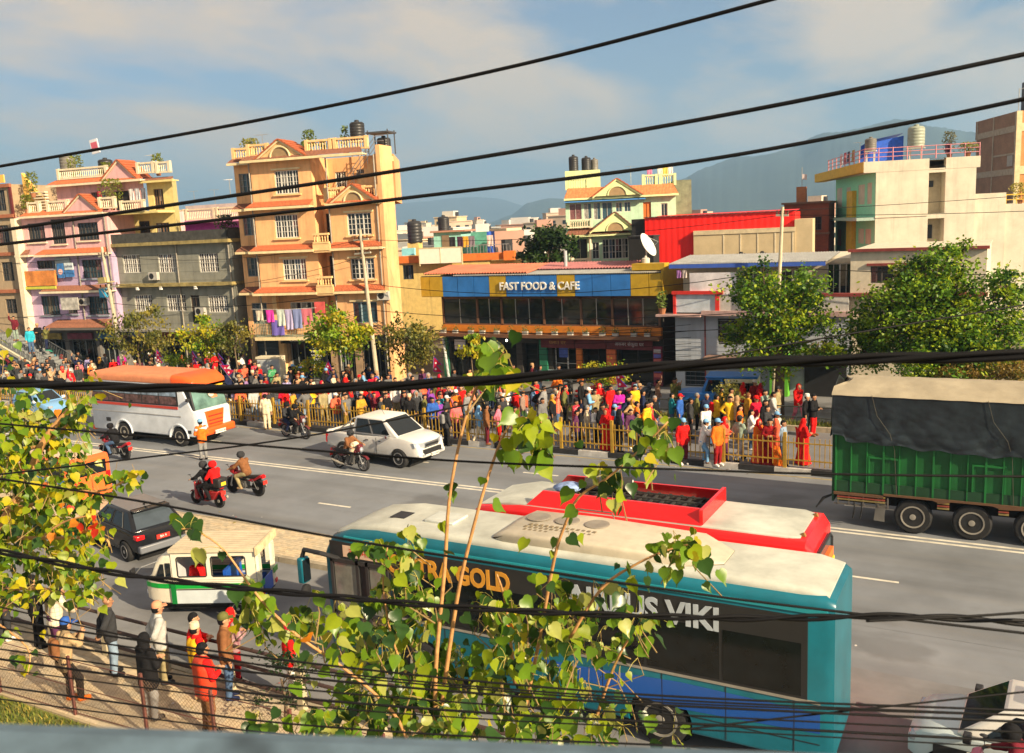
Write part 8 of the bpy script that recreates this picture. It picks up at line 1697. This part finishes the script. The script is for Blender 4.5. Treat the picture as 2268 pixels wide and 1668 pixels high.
ptree('big yellow green tree in front of the low white house', 39.9, [(1620, 1830, 610, 770), (1600, 1720, 600, 690), (1740, 1830, 580, 690), (1590, 1680, 700, 790), (1760, 1870, 700, 800), (1660, 1720, 578, 640), (1640, 1800, 740, 830)], 11500, .17, 'green', .2, base_px=1725, rs=9)
ptree('largest dense green tree at the right before the white house', 40.4, [(1930, 2200, 590, 800), (1980, 2120, 545, 660), (2090, 2170, 525, 620), (1890, 2010, 640, 800), (2150, 2290, 600, 800), (1850, 1960, 700, 830), (2000, 2260, 740, 850), (1960, 2030, 560, 640), (2180, 2260, 580, 680)], 29000, .165, 'green', .26, base_px=2080, rs=10)
ptree('dark round tree behind the cafe roof beside the green house', 58, [(1165, 1262, 510, 590), (1185, 1255, 502, 550), (1150, 1220, 540, 595)], 3800, .3, 'dark', .2, rs=11)
far_tree('round clipped green bush before the grey house', (*PY(388, 800, 38.7).xy, .18), .5, [blob(364, 415, 782, 812, 38.7)], 1500, .09, 'green', .03, 'round_bush', 'bush', rs=12)
for i, (a, b, c, d, pal, s) in enumerate(((1285, 1395, 802, 850, 'yellow', 'spreading yellow green bush before the maroon shop signs'), (655, 740, 800, 830, 'yellow', 'low yellow bush left of the electrical cabinet'), (1575, 1640, 845, 900, 'olive', 'dark olive bush beside the blue jeep'), (2080, 2180, 800, 850, 'brown', 'brownish dry bush behind the truck at the right'), (2180, 2290, 790, 850, 'brown', 'second brownish bush at the right edge behind the truck'), (1060, 1150, 835, 870, 'olive', 'low bush behind the young peepal shoots'), (1980, 2080, 790, 850, 'green', 'green bush below the largest tree behind the truck'))):
    far_tree(s, (*PY((a+b)/2, d, 38.7).xy, .18), .5, [blob(a, b, c, d, 38.7, .8)], 1300, .12, pal, .03, 'bush', 'bush', 'bushes of the planting strip', rs=20+i)
# ------------------------------------------------------------------ the two near peepal trees, leaf by leaf
LP = [lm('peepal_lime', (.25, .32, .010), .4, .4), lm('peepal_green', (.11, .205, .012), .35, .35), lm('peepal_deep', (.028, .072, .014), .3, .3), lm('peepal_yellow', (.47, .40, .012), .4, .45), lm('peepal_pale', (.31, .33, .07), .3, .3), lm('peepal_orange', (.62, .20, .012), .4, .5), lm('peepal_red', (.60, .035, .012), .4, .5)]
def leaf_shape():
    """heart leaf with drip tip, folded along its midrib; base at origin, tip along -z, face along -y"""
    half = [(0, 0), (.20, .07), (.37, -.04), (.43, -.22), (.36, -.44), (.20, -.64), (.07, -.80), (.015, -1.02)]
    mid = [(0, 0), (0, -.04), (0, -.14), (0, -.28), (0, -.46), (0, -.64), (0, -.80), (0, -1.02)]
    v = []; f = []
    for (x, z), (mx_, mz) in zip(half, mid): v += [(x, -.20*x-.10*z*z+.03*math.sin(z*9), z), (0, -.10*mz*mz, mz), (-x, -.20*x-.10*z*z-.03*math.sin(z*9), z)]
    for i in range(7):
        a = i*3; f += [(a, a+3, a+4, a+1), (a+1, a+4, a+5, a+2)]
    return v, f
LV, LF = leaf_shape()
LEAFM = []
for m in LP:
    B = MB(); B.add(LV, LF); LEAFM.append(B.mesh('leaf', (m,), smooth=True))
def leaf_rot(rr, toward, hang=1.0):
    tip = Vector((rr.gauss(0, .5), rr.gauss(0, .5), -hang+rr.gauss(0, .35))).normalized()
    nrm = (toward*.75+Vector((.5, -.1, .5))*.5+Vector((rr.gauss(0, 1), rr.gauss(0, 1), rr.gauss(0, .7)))*.65).normalized()
    y = -nrm; z = -tip; x = y.cross(z).normalized(); y = z.cross(x).normalized()
    return Matrix((x, y, z)).transposed()
def peepal(name, label, branches, regions, size, weights, seed, gaps=()):
    """branches: (points, thickness px, leaves, spread px); regions: (x0, x1, y0, y1, d0, d1, n) in photo pixels, with their distance"""
    rr = random.Random(seed); pts = []
    K = MB(); W_ = MB(); root = None
    for pl, th, n, sp in branches:
        P = [(Vector(AT(x*1.0098, y*1.0098, d)), x, y, d) for x, y, d in pl]
        if root is None: root = P[0][0].copy()
        rad = [max(.0018, th*d/2002/2*(1-.6*i/(len(P)-1))) for i, (_, _, _, d) in enumerate(P)]
        dense = []; rd = []
        for i in range(len(P)-1):
            for k in range(4):
                u = k/4; a, b = P[i][0], P[i+1][0]; c0 = P[max(i-1, 0)][0]; c3 = P[min(i+2, len(P)-1)][0]
                q = .5*((2*a)+(b-c0)*u+(2*c0-5*a+4*b-c3)*u*u+(-c0+3*a-3*b+c3)*u**3); dense.append(q); rd.append(rad[i]+(rad[i+1]-rad[i])*u)
        dense.append(P[-1][0]); rd.append(rad[-1]); K.tube(dense, rd, 7)
        for _ in range(n):
            i = rr.randrange(len(P)-1); u = rr.random(); x = P[i][1]+(P[i+1][1]-P[i][1])*u; y = P[i][2]+(P[i+1][2]-P[i][2])*u; d = P[i][3]+(P[i+1][3]-P[i][3])*u
            fr = (i+u)/(len(P)-1)
            if fr < .25 and rr.random() < .7: continue
            qx, qy = x+rr.gauss(0, sp), y+rr.gauss(0, sp*.8)
            if any(a_ < qx < b_ and c_ < qy < d_ and rr.random() < p_ for a_, b_, c_, d_, p_ in gaps): continue
            q = AT(qx*1.0098, qy*1.0098, d+rr.gauss(0, .12)); w = AT(x*1.0098, y*1.0098, d); pts.append((q, w))
    for x0, x1, y0, y1, d0, d1, n in regions:
        cl_n = max(3, n//7)
        for _ in range(cl_n):
            cx_, cy_, cd_ = rr.uniform(x0, x1), rr.uniform(y0, y1), rr.uniform(d0, d1); tw_ = Vector(AT(cx_*1.0098, (cy_-18)*1.0098, cd_))
            W_.tube([tw_+Vector((rr.gauss(0, .09), rr.gauss(0, .09), -.22)), tw_+Vector((rr.gauss(0, .03), 0, -.1)), tw_], [.004, .003, .002], 4)
            for _ in range(7):
                qx, qy = cx_+rr.gauss(0, 26), cy_+rr.gauss(0, 24)
                if any(a_ < qx < b_ and c_ < qy < d_ and rr.random() < p_ for a_, b_, c_, d_, p_ in gaps): continue
                pts.append((AT(qx*1.0098, qy*1.0098, cd_+rr.gauss(0, .10)), tw_))
    t = thing(name, label, 'tree', root); K.v = [tuple(Vector(v)-root) for v in K.v]
    K.build('branch', (M('young_bark', (.50, .26, .10), .6, var=.3, scale=20),), t, smooth=True)
    if W_.v:
        W_.v = [tuple(Vector(v)-root) for v in W_.v]; W_.build('twig', (M('twig_brown', (.30, .20, .08), .8),), t)['kind'] = 'stuff'
    S_ = MB(); wsum = [sum(weights[:i+1]) for i in range(len(weights))]; infos = []
    Pt = MB()
    for q, w in pts:
        s = size*rr.uniform(.5, 1.3); tow = (EYE-q).normalized(); m = next(i for i, v in enumerate(wsum) if rr.random()*wsum[-1] <= v) if False else rr.choices(range(len(weights)), weights)[0]
        infos.append((s/(EYE-q).length, q, s, leaf_rot(rr, tow), m))
        a = Vector(w)-root; b = q-root
        if (a-b).length < .13: Pt.tube([a, (a+b)/2+Vector((0, 0, .012)), b], [.0016, .0013, .0012], 3)
    infos.sort(key=lambda z: -z[0])
    for k, (_, q, s, rot, m) in enumerate(infos):
        if k < 300:
            o = inst('leaf', LEAFM[m], t, q-root, rot.to_euler(), (s, s, s))
        else: S_.add([rot @ (Vector(v)*s)+q-root for v in LV], LF, m)
    S_.build('leaf_mass', LP, t, smooth=True)['kind'] = 'stuff'
    Pt.build('leaf_stalk', (M('stalk', (.40, .34, .06), .6),), t)['kind'] = 'stuff'
    return t
peepal('peepal_tree', 'young peepal tree with tall bare orange stems in front of the teal coach',
  [([(958, 1640, 5.3), (955, 1480, 5.2), (975, 1250, 5.1), (985, 1100, 5.0), (1010, 960, 4.95), (1040, 860, 4.9), (1062, 815, 4.85)], 11, 8, 22),
   ([(958, 1640, 5.4), (975, 1500, 5.3), (1000, 1330, 5.2), (1020, 1230, 5.1), (1060, 1080, 5.0), (1100, 965, 4.95), (1135, 918, 4.9), (1185, 925, 4.88)], 11, 10, 22),
   ([(1150, 1560, 5.5), (1180, 1420, 5.4), (1215, 1230, 5.2), (1240, 1150, 5.1), (1270, 1090, 5.0), (1330, 1050, 4.9), (1400, 990, 4.8), (1465, 925, 4.7)], 9, 34, 26),
   ([(1250, 1400, 5.3), (1320, 1290, 5.2), (1400, 1235, 5.1), (1470, 1205, 5.05), (1530, 1190, 5.0)], 8, 34, 24),
   ([(900, 1640, 5.0), (860, 1560, 4.9), (760, 1470, 4.75), (660, 1400, 4.6), (590, 1335, 4.5), (545, 1280, 4.45), (490, 1205, 4.4), (430, 1165, 4.4), (385, 1160, 4.4)], 8, 42, 24),
   ([(900, 1500, 5.4), (860, 1400, 5.3), (840, 1280, 5.2), (850, 1200, 5.15)], 6, 34, 30),
   ([(1130, 1500, 5.5), (1110, 1330, 5.4), (1090, 1260, 5.3)], 9, 20, 30),
   ([(1300, 1600, 5.6), (1340, 1480, 5.5), (1380, 1400, 5.4), (1430, 1350, 5.35)], 8, 26, 24)],
  [(720, 960, 1300, 1420, 5.0, 5.9, 160), (1040, 1400, 1310, 1420, 5.0, 5.9, 170), (900, 1060, 1260, 1330, 5.1, 5.6, 28), (1180, 1380, 1270, 1330, 5.1, 5.6, 38), (740, 1300, 1420, 1540, 5.0, 6.2, 420), (1300, 1400, 1420, 1480, 5.2, 5.6, 22), (700, 1320, 1540, 1640, 4.8, 6.0, 400), (560, 760, 1560, 1640, 4.6, 5.4, 40), (520, 720, 1300, 1420, 4.4, 4.8, 56), (1300, 1500, 1540, 1640, 5.0, 5.6, 40), (800, 920, 1180, 1300, 5.1, 5.5, 35), (1060, 1120, 790, 815, 4.8, 4.9, 7), (1385, 1440, 1360, 1400, 5.2, 5.3, 8), (1360, 1490, 900, 1020, 4.7, 4.9, 26), (1290, 1360, 1030, 1080, 4.9, 5.0, 9), (1430, 1545, 1180, 1230, 5.0, 5.1, 18)],
  .088, [5, 8, 6, .4, 2.6, .02, 0], 21, ((925, 1160, 1195, 1295, .8), (1180, 1600, 1230, 1345, .4), (700, 800, 1200, 1300, .6), (1270, 1600, 1440, 1540, .8), (1370, 1600, 1345, 1440, .5)))
# a few big leaves crowning the two tall stems belong to the same kind of shoot
peepal('peepal_shoot', 'cluster of large bright leaves at the tip of the tallest peepal stem', [([(1040, 860, 4.8), (1062, 820, 4.7), (1092, 790, 4.65), (1105, 772, 4.6)], 6, 16, 20)], [(1055, 1125, 785, 825, 4.6, 4.8, 14)], .112, [5, 6, 1.5, 2, 0, 0, 0], 5)
peepal('peepal_shoot', 'drooping leaves at the bent tip of the second peepal stem', [([(1125, 925, 4.9), (1160, 912, 4.85), (1190, 930, 4.8), (1205, 965, 4.8)], 6, 26, 24)], [(1150, 1225, 925, 990, 4.75, 4.9, 21)], .105, [4, 5, 2.5, 1, 0, 0, 0], 6)
peepal('yellow_tree', 'yellow green leafy tree with orange tinged leaves filling the left edge',
  [([(-60, 1260, 8.6), (10, 1140, 8.5), (60, 1050, 8.4), (100, 960, 8.3), (165, 885, 8.2)], 26, 30, 30), ([(-40, 1120, 8.5), (60, 1110, 8.4), (150, 1080, 8.2), (230, 1075, 8.1), (300, 1040, 8.0)], 10, 40, 20), ([(-40, 1300, 8.6), (80, 1290, 8.4), (170, 1310, 8.3), (225, 1300, 8.2)], 10, 40, 20), ([(-40, 1000, 8.6), (80, 980, 8.4), (150, 930, 8.3), (180, 890, 8.2)], 9, 40, 22), ([(20, 1180, 8.4), (130, 1180, 8.2), (225, 1180, 8.1), (240, 1200, 8.1)], 9, 34, 22), ([(-30, 1350, 8.2), (60, 1420, 8.0), (60, 1480, 7.9)], 5, 16, 20)],
  [(-20, 90, 860, 960, 8, 9.5, 170), (60, 185, 880, 950, 8, 8.8, 60), (-20, 175, 950, 1060, 8, 9.5, 280), (-20, 215, 1060, 1180, 7.8, 9.5, 400), (-20, 235, 1180, 1300, 7.8, 9.4, 400), (-20, 200, 1290, 1345, 7.8, 8.8, 80), (240, 300, 1030, 1090, 8, 8.2, 12), (-10, 40, 760, 850, 8.2, 8.8, 18), (150, 235, 830, 850, 8.0, 8.3, 10), (150, 215, 1310, 1340, 8, 8.3, 10)],
  .094, [7, 6, 4, 2.6, 1, .10, .02], 33, ((205, 232, 1060, 1400, .6), (232, 420, 1095, 1400, .96), (190, 420, 840, 1010, .8), (-99, 400, 1300, 1420, .45), (40, 400, 1320, 1420, .7), (215, 420, 1010, 1030, .8)))
# red tinged leaves in the middle of the left tree and a thin dark shrub by the fence
peepal('red_leaved_shoot', 'shoot with red and orange young leaves inside the left tree', [([(90, 1180, 7.9), (140, 1145, 7.8), (200, 1130, 7.75)], 6, 16, 18)], [(120, 240, 1115, 1160, 7.7, 7.9, 10)], .075, [2, 1, 0, 3, 0, 4, 3], 8)
q_ = G(632, 1600, .12)
far_tree('twiggy dark shrub behind the chain link fence below the peepal tree', tuple(q_), 1.0, [(q_+Vector((0, .1, .9)), .7, .6, .5), (q_+Vector((.3, .1, 1.25)), .5, .5, .4)], 650, .07, 'dark', .03, 'shrub', 'shrub', rs=44)
# ================================================================== overhead cables and the balcony ledge
CAB = M('cable_black', (.004, .004, .005), .6, spec=.2, var=.3, scale=6)
def spline(P, n=10):
    out = []
    for i in range(len(P)-1):
        a, b = P[i], P[i+1]; c0, c3 = P[max(i-1, 0)], P[min(i+2, len(P)-1)]
        for k in range(n):
            u = k/n; out.append(.5*((2*a)+(b-c0)*u+(2*c0-5*a+4*b-c3)*u*u+(-c0+3*a-3*b+c3)*u**3))
    out.append(P[-1]); return out
def cable(label, pts, r, group='overhead cables', strands=1, twist=.5, amp=1.0):
    P = spline([Vector(AT(x*1.0098, y*1.0098, d)) for x, y, d in pts], 14 if strands == 1 else 40)
    if strands == 1:
        o = MB().tube(P, r, 7).build('cable', (CAB,), smooth=True); return tag(o, label, 'cable', group)
    t = thing('cable_bundle', label, 'cable', P[0], 0, group); L_ = 0; S_ = [[] for _ in range(strands)]
    for i, p in enumerate(P):
        if i: L_ += (p-P[i-1]).length
        d = (P[min(i+1, len(P)-1)]-P[max(i-1, 0)]).normalized(); a = d.cross(Vector((0, 0, 1))).normalized(); b = a.cross(d)
        for k in range(strands):
            th = 2*math.pi*(L_/twist+k/strands); rr_ = r*amp*(1.05 if strands == 2 else 1.18); S_[k].append(p+a*math.cos(th)*rr_+b*math.sin(th)*rr_-P[0])
    for s in S_: MB().tube(s, r, 8).build('strand', (CAB,), t, smooth=True)
    return t
cable('topmost cable rising to the right across the sky', [(-40, 372, 4.9), (560, 265, 4.4), (1150, 140, 3.9), (1740, -14, 3.4), (1900, -60, 3.3)], .0083)
cable('second cable crossing the sky over the yellow house roof', [(-40, 512, 4.6), (420, 443, 4.3), (870, 375, 4.0), (1460, 276, 3.7), (1900, 192, 3.4), (2300, 108, 3.2)], .0090)
cable('third sky cable passing just above the red shed', [(-40, 541, 4.6), (500, 480, 4.3), (870, 437, 4.0), (1500, 358, 3.7), (2000, 268, 3.4), (2300, 206, 3.2)], .0083)
cable('thick twisted black bundle across the crowd', [(-60, 838, 3.3), (300, 850, 3.1), (700, 852, 2.9), (1100, 832, 2.75), (1500, 802, 2.6), (1900, 788, 2.45), (2320, 778, 2.3)], .0080, strands=3, twist=.95)
cable('twisted bundle sagging over the three wheeler and the teal coach', [(-60, 1198, 3.2), (300, 1264, 3.1), (700, 1306, 3.0), (1100, 1338, 2.9), (1600, 1356, 2.8), (2000, 1352, 2.7), (2320, 1372, 2.7)], .0060, strands=2, twist=.42)
cable('thin cable over the road just below the minibus', [(-40, 926, 3.6), (500, 972, 3.4), (1000, 1011, 3.2), (1500, 1030, 3.1), (1830, 1040, 3.0), (2300, 1046, 2.9)], .0042)
cable('thin cable running up from the orange van to the big right trees', [(-40, 1045, 6), (280, 1008, 6), (700, 952, 6), (1250, 842, 6.2), (1700, 760, 6.4), (2300, 660, 6.6)], .006)
cable('thin cable sloping down over the black hatchback', [(-40, 1044, 3.5), (300, 1098, 3.3), (720, 1176, 3.1), (1100, 1238, 3.0), (1600, 1312, 2.9), (2300, 1395, 2.8)], .0044)
low = [('highest', 1322, 1470, 1546, .0034), ('second', 1352, 1450, 1532, .0045), ('third', 1372, 1466, 1540, .0038), ('fourth', 1392, 1484, 1552, .0050), ('fifth', 1418, 1510, 1572, .0036), ('sixth', 1440, 1530, 1590, .0054), ('seventh', 1462, 1546, 1602, .0030), ('eighth', 1500, 1588, 1640, .0042), ('ninth', 1528, 1612, 1668, .0032)]
for k, (s, a, b, c, r) in enumerate(low):
    cable('%s cable of the bunch along the bottom over the onlookers' % s, [(-40, a, 2.9+.05*k), (320, a+(b-a)*.56, 2.85), (640, b, 2.8), (1100, b+(c-b)*.6, 2.75), (1560, c, 2.7), (2320, c+26+k*3, 2.6)], r*.75, 'bunch of cables along the bottom')
cable('crossing thin cable through the bottom bunch at the right', [(1500, 1600, 2.7), (1850, 1560, 2.7), (2300, 1512, 2.7)], .003, 'bunch of cables along the bottom')
cable('cable above the taxi at the right edge', [(1900, 1362, 2.6), (2120, 1352, 2.6), (2320, 1338, 2.6)], .004)
# wires strung from pole to pole on the far side
def wire(label, A, Bq, sag, r=.014):
    A, Bq = Vector(A), Vector(Bq); o = MB().tube([A.lerp(Bq, k/12)-Vector((0, 0, sag*4*(k/12)*(1-k/12))) for k in range(13)], r, 5).build('wire', (CAB,)); return tag(o, label, 'wire', 'wires between the far poles')
pA, pB, pC = Vector((-53.3, 40.4, 8.4)), Vector((-34.0, 43.5, 8.7)), Vector((-9.8, 45.2, 9.0))
wire('upper wire from the left pole to the yellow house pole', pA, pB, .7); wire('middle wire from the left pole to the yellow house pole', pA+Vector((0, 0, -1.9)), pB+Vector((0, -.1, -1.0)), .9); wire('lower wire from the left pole to the yellow house pole', pA+Vector((.1, 0, -3.2)), pB+Vector((0, 0, -3.0)), .6, .02)
wire('upper wire over the cafe sign to the pale pole', pB, pC, .5); wire('middle wire across the cafe letters to the pale pole', pB+Vector((0, 0, -2.6)), pC+Vector((0, 0, -2.6)), .9, .02); wire('lower wire across the cafe windows to the pale pole', pB+Vector((0, 0, -4.2)), pC+Vector((0, 0, -4.6)), .5, .02); wire('lowest wire across the orange band to the pale pole', pB+Vector((0, 0, -5.2)), pC+Vector((0, 0, -5.4)), .4, .022)
wire('wire from the pale pole to the right edge', pC, (16, 45.5, 9.2), .4); wire('lower wire from the pale pole through the big trees', pC+Vector((0, 0, -2.5)), (16, 44.5, 6.4), .5, .02); wire('wire across the white house wall', pC+Vector((0, .3, .2)), (20, 62, 10.5), .3)
wire('wire from the far left to the leaning pole', (-78, 38, 8.8), pA, .5); wire('low wire before the pink house to the leaning pole', (-78, 38, 4.6), pA+Vector((.1, 0, -3.6)), .5, .02); wire('lower looping wire before the pink house', (-72, 37.5, 3.8), (-52, 40.4, 2.9), .7, .02)
for k in range(5): wire('%s drooping wire from the yellow house pole to the shop fronts' % ('first', 'second', 'third', 'fourth', 'fifth')[k], pB+Vector((.2, 0, -4.6-.2*k)), (-31.5+.5*k, 46.3, 3.4-.22*k), .5+.1*k, .02)
for k in range(7): wire('%s drooping wire before the dark cafe shop fronts' % ('first', 'second', 'third', 'fourth', 'fifth', 'sixth', 'seventh')[k], (-32+.3*k, 45.4, 3.1-.28*k), (-14.5, 45.4, 3.6-.33*k), .35, .014)
for k in range(4): wire('%s of four wires drooping past the yellow house first floor' % ('top', 'second', 'third', 'bottom')[k], pB+Vector((0, -.1, -4.0-.22*k)), (-41.5, 42.2, 3.6-.2*k), .35, .014)
# blurred balcony ledge right below the camera
A_, B_ = Vector(AT(-400, 1562, .80)), Vector(AT(2700, 1676, .86)); dl = (B_-A_); dl.z = 0; dl.normalize(); nb = Vector((dl.y, -dl.x, 0))
B = MB(); prof = [(0, 0), (.012, .012), (.03, .016), (.22, .012), (.24, 0), (.24, -.5), (0, -.5)]
rows = [[tuple(P_+nb*a+Vector((0, 0, b-.016))) for a, b in prof] for P_ in (A_, A_.lerp(B_, .3), A_.lerp(B_, .6), B_)]
B.grid(rows, close=True); k = len(prof); B.f.append(tuple(range(k))); B.f.append(tuple(range(3*k, 4*k))); B.m += [0, 0]
lgm = M('ledge_blue_grey', (.095, .145, .19), .75, var=.3, scale=14, streak=0)
t_ = lgm.node_tree; n_ = t_.nodes.new('ShaderNodeTexNoise'); n_.inputs['Scale'].default_value = 5; n_.inputs['Detail'].default_value = 3
cr_ = t_.nodes.new('ShaderNodeValToRGB'); cr_.color_ramp.elements[0].position = .66; cr_.color_ramp.elements[1].position = .74; m_ = t_.nodes.new('ShaderNodeMixRGB')
co_ = t_.nodes.new('ShaderNodeTexCoord'); t_.links.new(co_.outputs['Object'], n_.inputs['Vector']); t_.links.new(n_.outputs['Fac'], cr_.inputs[0]); bs_ = t_.nodes['Principled BSDF']
src_ = bs_.inputs['Base Color'].links[0].from_socket; t_.links.new(cr_.outputs[0], m_.inputs[0]); t_.links.new(src_, m_.inputs[1]); m_.inputs[2].default_value = (.02, .03, .04, 1); t_.links.new(m_.outputs[0], bs_.inputs['Base Color'])
tag(B.build('balcony_ledge', (lgm,), smooth=False), 'blurred blue grey concrete balcony ledge along the bottom', 'ledge')
